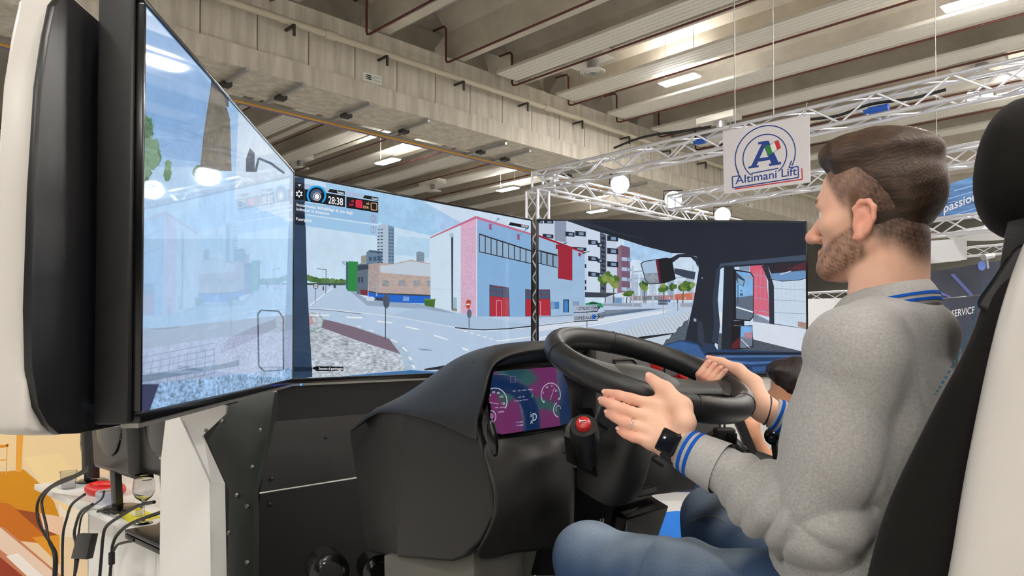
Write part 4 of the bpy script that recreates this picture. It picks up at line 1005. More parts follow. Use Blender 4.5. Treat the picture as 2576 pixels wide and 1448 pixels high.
# ---------------- side shield of the left screen: white shell, black inside
o, R, N = scr_frame('left')
SO = o - N * 0.0735
def sh(x, y, off=0.0): return hit(x, y, SO - N * off, N)
out = [(300, 97), (240, 45), (185, -4), (158, -10), (138, 14), (122, 90), (104, 220), (88, 480), (78, 780), (82, 930), (98, 1025), (122, 1068), (150, 1092), (200, 1090), (300, 1071)]
q = [sh(x, y) for x, y in out]
zt_, zb_ = q[0].z, q[-1].z
far_t, far_b = SO + R * 1.15, SO + R * 1.15
far_t = V(far_t.x, far_t.y, zt_); far_b = V(far_b.x, far_b.y, zb_)
t = thing('screen_housing', 'white shell with black inner face shielding the left screen', 'housing', V(SO.x - 0.05, 1.6, zb_))
b = B(); b.prism(q + [far_b, far_t], -N * 0.012); b.build('inner_face', mat('satin_black', (22, 22, 24), 0.32, spec=0.5), t, bevel=0.003)
q2 = [sh(x, y, 0.01) for (x, y) in [(300, 92), (240, 40), (186, -10), (150, -22), (132, 6), (116, 86), (97, 216), (80, 478), (68, 780), (64, 930), (62, 1030), (66, 1080), (80, 1091), (150, 1094), (300, 1074)]]
ft, fb = far_t - N * 0.01 + R * 0.02, far_b - N * 0.01 + R * 0.02
b = B(); b.prism(q2 + [V(fb.x, fb.y, q2[-1].z), V(ft.x, ft.y, q2[0].z)], -N * 0.05); b.build('outer_shell', shell_white, t, bevel=0.014, seg=3)
for y in (150, 480, 590, 760, 960):
    s_ = sh(290, y); bb_ = B(); bb_.ball(s_ + N * 0.001, 0.004, 10, 6); bb_.build('screw', screw_m, t, smooth=True)
# dark strut between television and shield
b = B(); b.box(o - R * 0.019 - N * 0.034 - UP * (SH / 2 - 0.004), (0.009, 0.027, SH / 2 + 0.022), (R, N, UP)); b.build('edge_strut', black_p, t, bevel=0.006)

# ---------------- sheet metal stands under the screens
o, R, N = scr_frame('mid')
tl = P(690, 984, 2.43); s0 = P(641, 1242, 2.34); s1 = P(632, 1460, 2.33)
LEN = 1.36
zt = tl.z
s1 = V(s0.x - 0.004, s0.y, PLAT)
t = thing('screen_stand', 'black sheet metal stand under the middle screen with grey screwed side panel', 'stand', V(s0.x + R.x * 0.6, s0.y + R.y * 0.6, PLAT))
mid_l = P(681, 1060, 2.425)
topb = V(tl.x, tl.y, 1.304)
b = B(); b.prism([topb, mid_l, s0, s1, s1 - N * 0.2, topb - N * 0.15], R * 0.012)
f2 = [mid_l + R * 0.014 + N * 0.004, mid_l + R * LEN + N * 0.004, s0 + R * LEN + N * 0.006 + UP * 0.004, s0 + R * 0.014 + N * 0.006 + UP * 0.004]
f1 = [topb + R * 0.014 + N * 0.004, topb + R * LEN + N * 0.004, f2[1], f2[0]]
f3 = [s0 + R * 0.014 + N * 0.006 - UP * 0.002, s0 + R * LEN + N * 0.006 - UP * 0.002, s1 + R * LEN, s1 + R * 0.014]
b = B(); b.prism(f1, -N * 0.01); b.build('top_panel', rig_black, t)
b = B(); b.prism(f2, -N * 0.01); b.build('slanted_panel', rig_black, t)
b = B(); b.prism(f3, -N * 0.01); b.build('lower_panel', rig_black, t)
sd = [(692, 985, 2.42), (682, 1060, 2.415), (642, 1240, 2.335), (634, 1470, 2.33), (566, 1470, 2.44), (576, 1232, 2.44), (541, 1152, 2.46), (524, 1106, 2.48), (568, 1032, 2.50), (573, 985, 2.50)]
# keep the side panel flat: fit it to the plane through its first, third and eighth corner
a_, b_, c_ = P(*sd[0]), P(*sd[2]), P(*sd[7]); nn = (b_ - a_).cross(c_ - a_).normalized()
if nn.y > 0: nn = -nn
sp = [hit(x, y, a_, nn) for x, y, d in sd]; sp[3] = V(sp[3].x, sp[3].y, PLAT); sp[4] = V(sp[4].x, sp[4].y, PLAT)
b = B(); b.prism(sp, -nn * 0.02); b.build('side_panel', rig_grey, t, bevel=0.002)
for (x, y) in ((657, 1081), (636, 1174), (597, 1245), (622, 1273), (622, 1414), (560, 1058), (577, 1340)):
    c_ = hit(x, y, a_, nn); bb_ = B(); bb_.lathe([(0.0075, 0.0), (0.007, 0.003), (0.004, 0.005), (0.001, 0.0055)], c_, nn, 14); bb_.build('screw', screw_m, t, smooth=True)
for (x, y) in ((679, 1268), (684, 1204), (820, 1100)):
    c_ = hit(x, y, s0 + N * 0.006, N); bb_ = B(); bb_.lathe([(0.007, 0.0), (0.0065, 0.003), (0.004, 0.005), (0.001, 0.0055)], c_, N, 14); bb_.build('screw', black_p, t, smooth=True)
bp_ = [P(545, 1005, 2.53), P(640, 1000, 2.53), P(640, 1500, 2.53), P(545, 1500, 2.53)]; bp_[2].z = PLAT; bp_[3].z = PLAT
b = B(); b.prism(bp_, V(0, 0.02, 0)); b.build('gap_filler_plate', rig_black, t)  # black sheet added so that the gap beside the pylon looks dark
bf_ = [P(512, 1010, 2.53), P(547, 1008, 2.53), P(547, 1200, 2.53), P(512, 1200, 2.53)]; bf_[2].z = 0.84; bf_[3].z = 0.84
b = B(); b.prism(bf_, V(0, 0.02, 0)); b.build('gap_filler_strip', rig_black, t)  # upper strip of the added sheet, darkens the rest of that gap
# white pylon
t = thing('pylon', 'white folded sheet metal pylon under the left screen', 'pylon', V(P(480, 1440, 2.1).x, 2.15, PLAT))
A = [P(x, y, 2.1) for x, y in ((399, 1600), (404, 1160), (418, 1040), (446, 1035), (527, 1212), (540, 1600))]
A[0].z = PLAT; A[5].z = PLAT
b = B(); b.prism(A, V(-0.05, 0.16, 0)); b.build('front_plate', rig_white, t, bevel=0.002)
Bp = [P(446, 1035, 2.1), P(575, 985, 2.22), P(567, 1040, 2.215), P(507, 1096, 2.155), P(562, 1217, 2.2), P(575, 1600, 2.21), P(540, 1600, 2.1), P(527, 1212, 2.1)]
Bp[5].z = PLAT; Bp[6].z = PLAT
bb_ = B(); bb_.add(Bp, [(0, 1, 2, 3), (0, 3, 4, 7), (7, 4, 5, 6)])
Bq = [v + V(0.0, 0.012, 0) for v in Bp]; bb_.add(Bq, [(3, 2, 1, 0), (7, 4, 3, 0), (6, 5, 4, 7)]); bb_.build('folded_flange', rig_white, t)
s_ = P(519, 1082, 2.14); b = B(); b.ball(s_, (0.006, 0.004, 0.006), 10, 6); b.build('screw', screw_m, t, smooth=True)

o, R, N = scr_frame('right')
t = thing('screen_stand', 'black column carrying the right screen behind the dashboard', 'stand', V(0.36, 3.3, PLAT))
c0 = o + R * 0.26 - N * 0.10
b = B(); b.box(V(c0.x, c0.y, (PLAT + 1.7) / 2), (0.09, 0.03, (1.7 - PLAT) / 2), (R, N, UP)); b.build('column', rig_black, t, bevel=0.004)
b = B(); b.box(o + R * 0.4 - N * 0.085 - UP * 0.34, (0.3, 0.012, 0.06), (R, N, UP)); b.build('mounting_rail', rig_black, t, bevel=0.003)
b = B(); b.box(V(c0.x, c0.y, PLAT + 0.015), (0.16, 0.1, 0.015), (R, N, UP)); b.build('foot_plate', rig_black, t, bevel=0.003)

# ================================================================== dashboard, steering wheel, controls
_, MR, MN = scr_frame('mid')            # MR: driver's right, MN: towards the driver
MF = -MN
pod_m = mat('charcoal_grained_plastic', (35, 34, 33), 0.46, spec=0.4, bump=0.12, bscale=900)
pod_d = pod_m
leather = mat('black_leather', (26, 26, 27), 0.38, spec=0.5, bump=0.15, bscale=700)
hub_m = mat('grey_hub_plastic', (62, 61, 60), 0.5, spec=0.4, bump=0.1, bscale=700)
red_p = mat('red_plastic', (200, 38, 34), 0.35)

LO = P(1230, 1150, 1.60); LN = -MR
def L(x, y): return hit(x, y, LO, LN)
a = L(1016, 1028); i_ = L(995, 1400)
ang = math.radians(20)
L2N = (LN * math.cos(ang) - MN * math.sin(ang) * -1 * -1).normalized()
L2N = (LN * math.cos(ang) + MF * math.sin(ang)).normalized()
def L2(x, y): return hit(x, y, a, L2N)
t = thing('dashboard', 'charcoal moulded dashboard pod with arched instrument hood', 'dashboard', V(a.x, a.y, PLAT))
main = [L(x, y) for x, y in ((1016, 1028), (1110, 1042), (1195, 1064), (1208, 1113), (1230, 1203), (1244, 1288), (1208, 1360), (1163, 1402), (1136, 1412), (995, 1400))]
b = B(); b.prism(main, MR * 0.03); b.build('side_panel', pod_m, t, bevel=0.008, seg=3)
left = [L2(x, y) for x, y in ((1018, 1026), (997, 1400), (922, 1386), (879, 1083), (944, 1024))]
b = B(); b.prism(left, -L2N * 0.03); b.build('corner_panel', pod_m, t, bevel=0.006, seg=3)
# hood skin: rows from the lip towards the screens
lk, lj, ll = left[3], left[2], left[4]
dl = ll.y
C = [
 [(1206, 1112, 1.605), (1196, 1064, 1.612), (1221, 1000, 1.612), (1229, 945, 1.625), (1246, 909, 1.655), (1300, 888, 1.72), (1400, 876, 1.84), (1500, 884, 1.97)],
 [(1190, 1102, 1.62), (1180, 1056, 1.628), (1206, 990, 1.628), (1217, 935, 1.64), (1238, 892, 1.67), (1292, 874, 1.735), (1395, 864, 1.86), (1500, 870, 1.98)],
 [(1110, 1060, 1.695), (1108, 1038, 1.70), (1140, 990, 1.71), (1170, 935, 1.725), (1205, 885, 1.76), (1275, 866, 1.81), (1390, 858, 1.92), (1500, 864, 2.04)],
 [(1016, 1040, 1.785), (1018, 1022, 1.79), (1066, 982, 1.80), (1112, 938, 1.82), (1165, 890, 1.85), (1250, 868, 1.90), (1380, 860, 2.0), (1500, 866, 2.1)],
 [(946, 1032, dl - 0.005), (946, 1020, dl), (1008, 1000, dl + 0.01), (1062, 966, dl + 0.02), (1120, 915, dl + 0.03), (1215, 882, dl + 0.06), (1360, 872, dl + 0.13), (1500, 876, dl + 0.2)],
 [(884, 1090, dl + 0.06), (882, 1082, dl + 0.065), (960, 1040, dl + 0.1), (1030, 1010, dl + 0.11), (1110, 965, dl + 0.12), (1210, 930, dl + 0.14), (1350, 920, dl + 0.2), (1500, 920, dl + 0.26)],
]
rows = [[P(*q) for q in r] for r in C]
b = B(); b.loft(rows, cap=False, ring_closed=False)
o = b.build('hood', pod_m, t, smooth=3.0, sub=3)
md = o.modifiers.new('thick', 'SOLIDIFY'); md.thickness = 0.006; md.offset = 1.0
# instrument display, tilted towards the driver
DT = math.radians(24)
DNn = (MN * math.cos(DT) + UP * math.sin(DT)).normalized()
DO = P(1330, 1005, 1.765)
inst = Flat(DO, DNn)
dsp = [inst.pt(p) for p in ((1231, 940), (1240, 934), (1395, 922), (1412, 930), (1428, 968), (1436, 1040), (1434, 1062), (1425, 1068), (1262, 1092), (1250, 1088), (1232, 1010))]
b = B(); b.prism([p - DNn * 0.002 for p in dsp], -DNn * 0.015); b.build('display_panel', gloss_black, t)
# dark liner between lip and display
lip = cat_rom([P(x, y, d) for x, y, d in ((1226, 1120, 1.612), (1212, 1064, 1.625), (1231, 1000, 1.625), (1238, 950, 1.637), (1254, 916, 1.665), (1305, 896, 1.73), (1400, 886, 1.85), (1500, 894, 1.97))], 3)
inn = cat_rom([inst.pt(p) - DNn * 0.004 for p in ((1256, 1100), (1238, 1060), (1226, 1000), (1222, 945), (1236, 924), (1300, 916), (1405, 912), (1445, 960))], 3)
b = B(); b.loft([lip, inn], cap=False, ring_closed=False); b.build('hood_liner', pod_d, t, smooth=True)
bk = [inst.pt(p) - DNn * 0.02 for p in ((1205, 900), (1500, 890), (1520, 1100), (1230, 1130))]
b = B(); b.prism(bk, -DNn * 0.01); b.build('display_backing', pod_d, t)
# instrument picture
inst_m = mat_cols('instrument_display', rough=0.04, spec=0.6, emit=0.55, ior=2.1)
def z3(x, y): return (1200 + x / 6.032, 880 + y / 6.032)
inst._emit(dsp, [tuple(range(len(dsp)))], (16, 50, 98), (0.1, 0), 0)
WHT = (214, 222, 240)
def dial(cx, cy, rx, ry, a0, a1, w, marks):
    inst.disc((cx, cy), rx, ry, WHT, 3, z3, 44, a0, a1, w)
    for k in range(marks):
        a_ = math.radians(a0 + (a1 - a0) * k / (marks - 1)); q = (cx + rx * 0.93 * math.cos(a_), cy - ry * 0.93 * math.sin(a_)); inst.disc(q, 4, 5, (60, 66, 110), 4, z3, 6)
inst.poly([(150, 650), (250, 570), (330, 590), (430, 720), (455, 880), (190, 800)], (34, 44, 92), 1, (0, 0), z3)
dial(270, 780, 190, 210, -32, 128, 0.92, 26)
for s_, x, y, w_ in (('40', 170, 705, 40), ('60', 230, 655, 42), ('80', 302, 670, 42), ('100', 342, 726, 54), ('120', 372, 830, 50)): inst.text(s_, (x, y), (x + w_, y - 3), 34, WHT, 4, z3)
inst.line([(188, 796), (325, 820)], 8, WHT, 5, z3)
dial(215, 1010, 75, 95, -70, 100, 0.85, 12); inst.disc((200, 1010), 50, 60, (120, 116, 160), 2, z3, 20, -80, 90)
inst.text('mL  km/h', (275, 882), (425, 876), 20, WHT, 4, z3); inst.text('ad/Blue', (320, 954), (410, 940), 22, WHT, 4, z3)
dial(1118, 680, 150, 185, -20, 222, 0.93, 30)
for s_, x, y, w_ in (('0', 1005, 800, 22), ('5', 995, 662, 18), ('10', 1046, 580, 28), ('15', 1125, 560, 20), ('20', 1180, 632, 34), ('25', 1222, 758, 34)): inst.text(s_, (x, y), (x + w_, y - 2), 30, WHT, 4, z3)
inst.line([(1108, 760), (1145, 650), (1172, 568)], 5, WHT, 5, z3)
inst.disc((1240, 905), 85, 118, WHT, 3, z3, 30, 112, 262, 0.88); inst.disc((1232, 895), 40, 55, WHT, 3, z3, 20, 0, 230, 0.86)
inst.text('D', (842, 1075), (905, 1065), 112, WHT, 5, z3); inst.text('3', (804, 1018), (830, 1015), 46, WHT, 5, z3); inst.text('A', (806, 1120), (846, 1114), 58, WHT, 5, z3); inst.poly([(806, 955), (812, 940), (820, 953)], WHT, 5, (0, 0), z3)
inst.line([(502, 402), (578, 398), (585, 492), (508, 498), (502, 402)], 3, (190, 150, 200), 4, z3)
inst.text('FM1   187 - 2000 - 5878m', (540, 634), (850, 604), 18, (200, 196, 224), 4, z3); inst.text('44 : 0', (620, 728), (715, 715), 20, WHT, 4, z3); inst.text('0 6641 km  999 km', (560, 786), (775, 758), 18, (200, 196, 224), 4, z3)
inst.line([(838, 730), (838, 685)], 9, (70, 190, 70), 5, z3); inst.line([(822, 700), (838, 680), (854, 698)], 7, (70, 190, 70), 5, z3)
for y in (1098, 1146): inst.poly([(592, y - 10), (628, y - 14), (628, y + 6), (592, y + 10)], (90, 130, 220), 4, (0, 0), z3); inst.line([(640, y - 4), (698, y - 10)], 11, WHT, 4, z3)
inst.build('instrument_display', inst_m, t)
# oval grab recess on the lip and the bolster below
b = B(); c0 = P(1240, 1100, 1.60); b.ball(c0, (0.012, 0.012, 0.042), 16, 10, (MN, MR, (UP - MN * 0.18).normalized())); b.build('dimmer_wheel', gloss_black, t, smooth=True)
prof = [[(1206, 1112, 1.603), (1252, 1104, 1.66), (1330, 1100, 1.74), (1440, 1075, 1.86)],
        [(1226, 1180, 1.592), (1262, 1150, 1.62), (1325, 1112, 1.69), (1440, 1100, 1.80)],
        [(1232, 1204, 1.582), (1285, 1165, 1.62), (1345, 1130, 1.67), (1440, 1130, 1.80)],
        [(1240, 1230, 1.575), (1295, 1195, 1.61), (1358, 1150, 1.66), (1440, 1150, 1.80)],
        [(1247, 1290, 1.572), (1305, 1260, 1.61), (1356, 1215, 1.67), (1440, 1240, 1.80)],
        [(1212, 1362, 1.60), (1270, 1352, 1.65), (1310, 1310, 1.71), (1440, 1320, 1.82)],
        [(1190, 1400, 1.66), (1240, 1400, 1.71), (1290, 1380, 1.77), (1440, 1380, 1.87)]]
b = B(); b.loft([[P(*q) for q in r] for r in prof], cap=False, ring_closed=False)
o = b.build('knee_bolster', pod_d, t, smooth=3.0, sub=3)
md = o.modifiers.new('thick', 'SOLIDIFY'); md.thickness = 0.006; md.offset = 1.0
# pedestal column under the pod
q = [P(x, y, d) for x, y, d in ((966, 1396, 1.86), (1192, 1385, 1.68), (1192, 1700, 1.68), (975, 1700, 1.86))]; q[2].z = PLAT; q[3].z = PLAT
b = B(); b.prism(q, MR * 0.2 + MF * 0.03); b.build('pedestal', mat('grey_pedestal_sheet', (92, 90, 84), 0.5, spec=0.3), t, bevel=0.003)
q = [P(x, y, d) for x, y, d in ((1195, 1330, 1.80), (1380, 1240, 1.95), (1330, 1500, 1.95), (1190, 1600, 1.80))]
q = [P(1240, 1270, 1.86), P(1400, 1235, 2.02), P(1340, 1448, 2.0), P(1200, 1448, 1.86)]
b = B(); b.prism(q, MF * 0.02); b.build('pedestal_side', _m['grey_pedestal_sheet'], t)
for x, y in ((1306, 1348), (1275, 1330)):
    bb_ = B(); bb_.ball(P(x, y, 1.90), 0.005, 10, 6); bb_.build('screw', screw_m, t, smooth=True)
# round black caps near the floor
for (x, y, d, r, lab) in ((826, 1436, 2.05, 0.055, 'round black cap on the rig beside the pedestal'), (950, 1432, 2.16, 0.049, 'smaller round black cap half hidden by the pedestal')):
    c0 = P(x, y, d); b = B(); b.lathe([(0.001, 0.03), (r * 0.6, 0.03), (r * 0.75, 0.022), (r, 0.02), (r, -0.06)], c0, (MN - MR * 0.4), 28)
    b.cyl(c0 - UP * 0.02 - MN * 0.03, V(c0.x - 0.02, c0.y, PLAT), 0.02, n=12)
    tag(b.build('pedal_cap', gloss_black, smooth=True), lab, 'cap')

# ---------------- steering wheel
WA = math.radians(20.5)
WN = (MN * math.sin(WA) + UP * math.cos(WA)).normalized()
WX = MR; WY = (MF * math.cos(WA) + UP * math.sin(WA)).normalized()
WC = P(1629, 933, 1.615)
RW, rw = 0.213, 0.0238
def wp(x, y, z=0.0): return WC + WX * x + WY * y + WN * z
def rim(deg, r=RW, z=0.0): return wp(r * math.cos(math.radians(deg)), r * math.sin(math.radians(deg)), z)
t = thing('steering_wheel', 'black leather truck steering wheel with grey hub in the driver\'s hands', 'steering wheel', WC)
rings = []
for i in range(72):
    a_ = 2 * math.pi * i / 72; c0 = rim(math.degrees(a_)); ra = WX * math.cos(a_) + WY * math.sin(a_)
    rings.append([c0 + ra * (rw * math.cos(2 * math.pi * k / 16)) + WN * (rw * 1.14 * math.sin(2 * math.pi * k / 16)) for k in range(16)])
b = B(); b.loft(rings, closed=True); b.build('rim', leather, t, smooth=True)
b = B()
for i in range(150):
    if 60 < (i * 2.4) % 360 < 175 or True:
        d0 = i * 2.4; b.cyl(rim(d0, RW - rw * 0.98, 0.004), rim(d0 + 1.2, RW - rw * 0.98, -0.004), 0.0014, n=5)
b.build('stitching', black_p, t)
for d0 in (60, 150, 240, 330, 290):
    a_ = math.radians(d0); ra = WX * math.cos(a_) + WY * math.sin(a_); c0 = rim(d0)
    b = B(); b.tube([c0 + ra * ((rw + 0.0004) * math.cos(2 * math.pi * k / 20)) + WN * ((rw * 1.14 + 0.0004) * math.sin(2 * math.pi * k / 20)) for k in range(20)], 0.0009, 5, closed=True); b.build('seam', black_p, t, smooth=True)
SA = 144
for s_ in (0, 180):
    a_ = math.radians(SA + s_); ra = WX * math.cos(a_) + WY * math.sin(a_); ta = WN.cross(ra)
    R_ = []
    for (r, w, h, z) in ((0.045, 0.058, 0.016, -0.022), (0.09, 0.046, 0.013, -0.018), (0.135, 0.036, 0.012, -0.012), (0.17, 0.036, 0.014, -0.006), (0.195, 0.056, 0.016, 0.0), (RW, 0.075, 0.012, 0.0)):
        c0 = WC + ra * r + WN * z
        R_.append([c0 + ta * (w * math.cos(2 * math.pi * k / 14)) + WN * (h * math.sin(2 * math.pi * k / 14)) for k in range(14)])
    b = B(); b.loft(R_[:4]); b.build('spoke', hub_m, t, smooth=True)
    b = B(); b.loft(R_[3:]); b.build('spoke_root', leather, t, smooth=True)
ha = WX * math.cos(math.radians(SA)) + WY * math.sin(math.radians(SA)); hb_ = WN.cross(ha)
b = B(); b.ball(WC - WN * 0.024, (0.095, 0.066, 0.03), 28, 14, (ha, hb_, WN)); b.build('hub_pad', hub_m, t, smooth=True)
# column under the wheel
t = thing('steering_column', 'black steering column shroud below the wheel', 'column', WC - WN * 0.35)
R_ = []
for (z, w, h) in ((-0.045, 0.05, 0.05), (-0.07, 0.06, 0.06), (-0.16, 0.066, 0.065), (-0.25, 0.07, 0.07), (-0.30, 0.06, 0.06)):
    c0 = WC + WN * z - MN * 0.01
    R_.append([c0 + WX * (w * (abs(math.cos(x)) ** 0.6) * math.copysign(1, math.cos(x))) + WY * (h * (abs(math.sin(x)) ** 0.6) * math.copysign(1, math.sin(x))) for x in [2 * math.pi * k / 24 for k in range(24)]])
b = B(); b.loft(R_); b.build('shroud', pod_d, t, smooth=True)
# column support plate seen edge on, with grey angle bracket
q = [P(1415, 1066, 1.62), P(1550, 1085, 1.66), P(1560, 1180, 1.68), P(1500, 1200, 1.62), P(1425, 1160, 1.6)]
b = B(); b.prism(q, MR * 0.03); b.build('side_cheek', rig_black, t, bevel=0.003)
q = [P(1446, 1030, 1.55), P(1490, 1030, 1.6), P(1495, 1050, 1.6), P(1480, 1062, 1.58)]
b = B(); b.prism(q, UP * 0.004); b.build('cover_flap', gloss_black, t)
q = [P(1422, 1072, 1.53), P(1440, 1050, 1.55), P(1452, 1100, 1.55), P(1452, 1110, 1.54), P(1418, 1096, 1.53)]
b = B(); b.prism(q, V(0.02, 0.03, 0.0)); b.build('angle_bracket', mat('bracket_grey', (96, 94, 92), 0.4, metal=0.4), t, bevel=0.002)
b = B(); b.span(P(1500, 1062, 1.60), P(1668, 1172, 1.68), 0.005, 0.006); b.build('edge_rail', rig_black, t)
for x, y in ((1419, 1135), (1485, 1178)):
    bb_ = B(); bb_.ball(P(x, y, 1.585), 0.0045, 10, 6); bb_.build('screw', black_p, t, smooth=True)
# knee column plate below
q = [P(1420, 1180, 1.78), P(1585, 1150, 1.86), P(1548, 1320, 1.92), P(1515, 1448, 1.95), P(1350, 1448, 1.85)]
b = B(); b.prism(q, MF * 0.02); b.build('knee_plate', rig_black, t)
for x, y in ((1513, 1308), (1565, 1250)):
    bb_ = B(); bb_.lathe([(0.007, 0.0), (0.006, 0.004), (0.001, 0.005)], P(x, y, 1.87), MN, 12); bb_.build('screw', screw_m, t, smooth=True)

# ---------------- horn stalk
hd_c = P(1467, 1061, 1.475); hax = V(-0.12, -0.62, 0.52).normalized()
t = thing('horn_stalk', 'black round stalk with a red horn push button', 'button', hd_c - hax * 0.1)
b = B(); b.lathe([(0.001, -0.012), (0.027, -0.012), (0.029, -0.02), (0.031, -0.04), (0.030, -0.055), (0.026, -0.075), (0.023, -0.12), (0.02, -0.15), (0.001, -0.15)], hd_c, hax, 28); b.build('stalk_body', black_p, t, smooth=True)
b = B(); b.lathe([(0.001, 0.002), (0.010, 0.0015), (0.0145, -0.001), (0.0155, -0.005), (0.0155, -0.014)], hd_c, hax, 28); b.build('button', red_p, t, smooth=True)
hx = V(1, 0, 0) - hax * hax.x; hx.normalize(); hy = hax.cross(hx)
if hy.z < 0: hy = -hy
def hp(x, y): return hd_c + hax * 0.0028 + hx * x + hy * y
b = B(); b.prism([hp(-0.008, 0.006), hp(-0.004, 0.003), hp(0.006, 0.0025), hp(0.006, 0.0005), hp(-0.004, 0.0), hp(-0.008, -0.003)], hax * 0.0006); b.tube([hp(-0.001, 0.0), hp(-0.001, -0.004), hp(0.006, -0.004), hp(0.0065, 0.0)], 0.0006, 5)
b.build('horn_symbol', white_wall, t)

# ---------------- control console right of the wheel
CN = (MN * math.cos(math.radians(20)) + UP * math.sin(math.radians(20))).normalized()
CO = P(1660, 940, 2.10)
def K(x, y, off=0.0): return hit(x, y, CO + CN * off, CN)
t = thing('control_console', 'black control console behind the wheel with red lever and red knob', 'console', K(1660, 1010))
b = B(); b.prism([K(1500, 870), K(1560, 858), K(1700, 880), K(1785, 905), K(1812, 960), K(1812, 1090), K(1500, 1090)], -CN * 0.05); b.build('console_face', mat('console_black', (34, 33, 32), 0.5, spec=0.35, bump=0.1, bscale=700), t, bevel=0.006)
for pts in (((1545, 905), (1590, 903), (1600, 912), (1604, 945), (1596, 940), (1552, 935)), ((1672, 895), (1742, 935), (1750, 955), (1745, 962), (1672, 962)), ((1690, 966), (1752, 970), (1760, 995), (1700, 992))):
    q = [K(x, y, 0.003) for x, y in pts]
    b = B(); b.tube(q, 0.003, 6, closed=True); b.build('recess_frame', gloss_black, t, smooth=True)
    b = B(); b.prism([K(x, y, 0.0015) for x, y in pts], -CN * 0.001); b.build('recess', black_p, t)
for x, y in ((1627, 931), (1654, 932)):
    bb_ = B(); bb_.lathe([(0.005, 0.0), (0.0045, 0.003), (0.001, 0.004)], K(x, y), CN, 12); bb_.build('screw', screw_m, t, smooth=True)
b = B(); b.tube([K(1640, 948, -0.01), K(1643, 935, 0.02), K(1648, 922, 0.035)], 0.006, 8); b.build('lever_stem', black_p, t, smooth=True)
c0 = K(1653, 914, 0.04); b = B(); b.ball(c0, (0.02, 0.014, 0.024), 16, 10); b.build('lever_knob', red_p, t, smooth=True)
c0 = K(1722, 940, 0.03); ax_ = (CN + UP * 0.3).normalized()
b = B(); b.lathe([(0.001, 0.004), (0.014, 0.003), (0.018, -0.001), (0.019, -0.006), (0.014, -0.012), (0.010, -0.035)], c0, ax_, 24); b.build('stop_knob', red_p, t, smooth=True)
b = B(); b.lathe([(0.012, 0.0), (0.015, 0.01), (0.013, 0.022), (0.008, 0.024), (0.001, 0.02)], K(1765, 992), CN, 20); b.build('ignition_ring', mat('chrome_ring', (190, 190, 190), 0.15, metal=1.0), t, smooth=True)
# lower console, lid box, bracket
t = thing('side_console', 'black sheet metal side console below the wheel with a box lid', 'console', V(P(1700, 1250, 1.9).x, 1.95, PLAT))
q = [P(1580, 1155, 1.93), P(1700, 1128, 2.02), P(1900, 1130, 2.12), P(1985, 1160, 2.1), P(1985, 1200, 2.1), P(1760, 1205, 2.05), P(1745, 1232, 2.03), P(1650, 1244, 1.97), P(1548, 1262, 1.93)]
b = B(); b.prism(q, MF * 0.05); b.build('upper_plate', rig_black, t, bevel=0.003)
b = B(); b.span(P(1575, 1158, 1.9), P(1700, 1128, 1.99), 0.006, 0.006); b.build('edge_strip', mat('dark_edge', (60, 58, 56), 0.4), t)
q = [P(1545, 1270, 1.84), P(1640, 1248, 1.92), P(1680, 1272, 1.86), P(1576, 1303, 1.78)]
b = B(); b.prism(q, UP * -0.004); b.build('box_lid', gloss_black, t)
qa = [P(1576, 1305, 1.78), P(1681, 1274, 1.86), P(1655, 1350, 1.87), P(1640, 1448, 1.88), P(1560, 1448, 1.8)]
b = B(); b.prism(qa, MF * 0.03); b.build('box_front', rig_black, t)
qb = [P(1545, 1272, 1.84), P(1576, 1305, 1.78), P(1560, 1448, 1.79), P(1500, 1448, 1.85)]
b = B(); b.prism(qb, MR * 0.02); b.build('box_side', rig_black, t)
b = B(); b.span(P(1555, 1252, 1.84), P(1645, 1228, 1.92), 0.02, 0.012); b.build('latch_bar', rig_black, t)
for x, y in ((1566, 1254), (1640, 1230)):
    bb_ = B(); bb_.ball(P(x, y, 1.83 if x < 1600 else 1.91), 0.007, 10, 6); bb_.build('latch_knob', gloss_black, t, smooth=True)
b = B(); b.prism([V(P(1590, 1400, 2.0).x, 2.0, PLAT), V(P(1640, 1400, 2.05).x, 2.05, PLAT), P(1640, 1235, 2.05), P(1590, 1245, 2.0)], MF * 0.03); b.build('support_post', rig_black, t)
# clamp mount standing on the console
t = thing('clamp_mount', 'black ball clamp mount on a triangular foot beside the wheel', 'mount', P(1850, 1140, 1.95))
b = B(); b.prism([P(1750, 1108, 1.95), P(1830, 1078, 1.97), P(1884, 1128, 1.97), P(1870, 1140, 1.96), P(1762, 1142, 1.95)], V(-0.01, 0.05, 0)); b.build('foot', gloss_black, t, bevel=0.004)
c0 = P(1822, 1098, 1.93); b = B(); b.box(c0, (0.026, 0.02, 0.024)); b.build('clamp_body', black_p, t, bevel=0.008, seg=3)
b = B(); b.box(c0 + V(0.014, -0.016, -0.004), (0.014, 0.008, 0.016)); b.build('clamp_jaw', gloss_black, t, bevel=0.004)
for dx in (-0.006, 0.006):
    bb_ = B(); bb_.cyl(c0 + V(dx - 0.005, 0, 0.02), c0 + V(dx - 0.005, 0, 0.055), 0.0035, n=10); bb_.build('rod', mat('grey_rod', (110, 108, 106), 0.3, metal=0.8), t, smooth=True)
b = B(); b.ball(c0 + V(-0.006, 0, 0.07), (0.026, 0.02, 0.018)); b.build('ball_head', black_p, t, smooth=True)
b = B(); b.prism([P(1865, 1040, 1.98), P(1905, 1135, 1.98), P(1890, 1150, 1.98), P(1840, 1040, 1.98)], V(0, 0.02, 0)); b.build('fin', mat('fin_black', (30, 31, 33), 0.35), t)
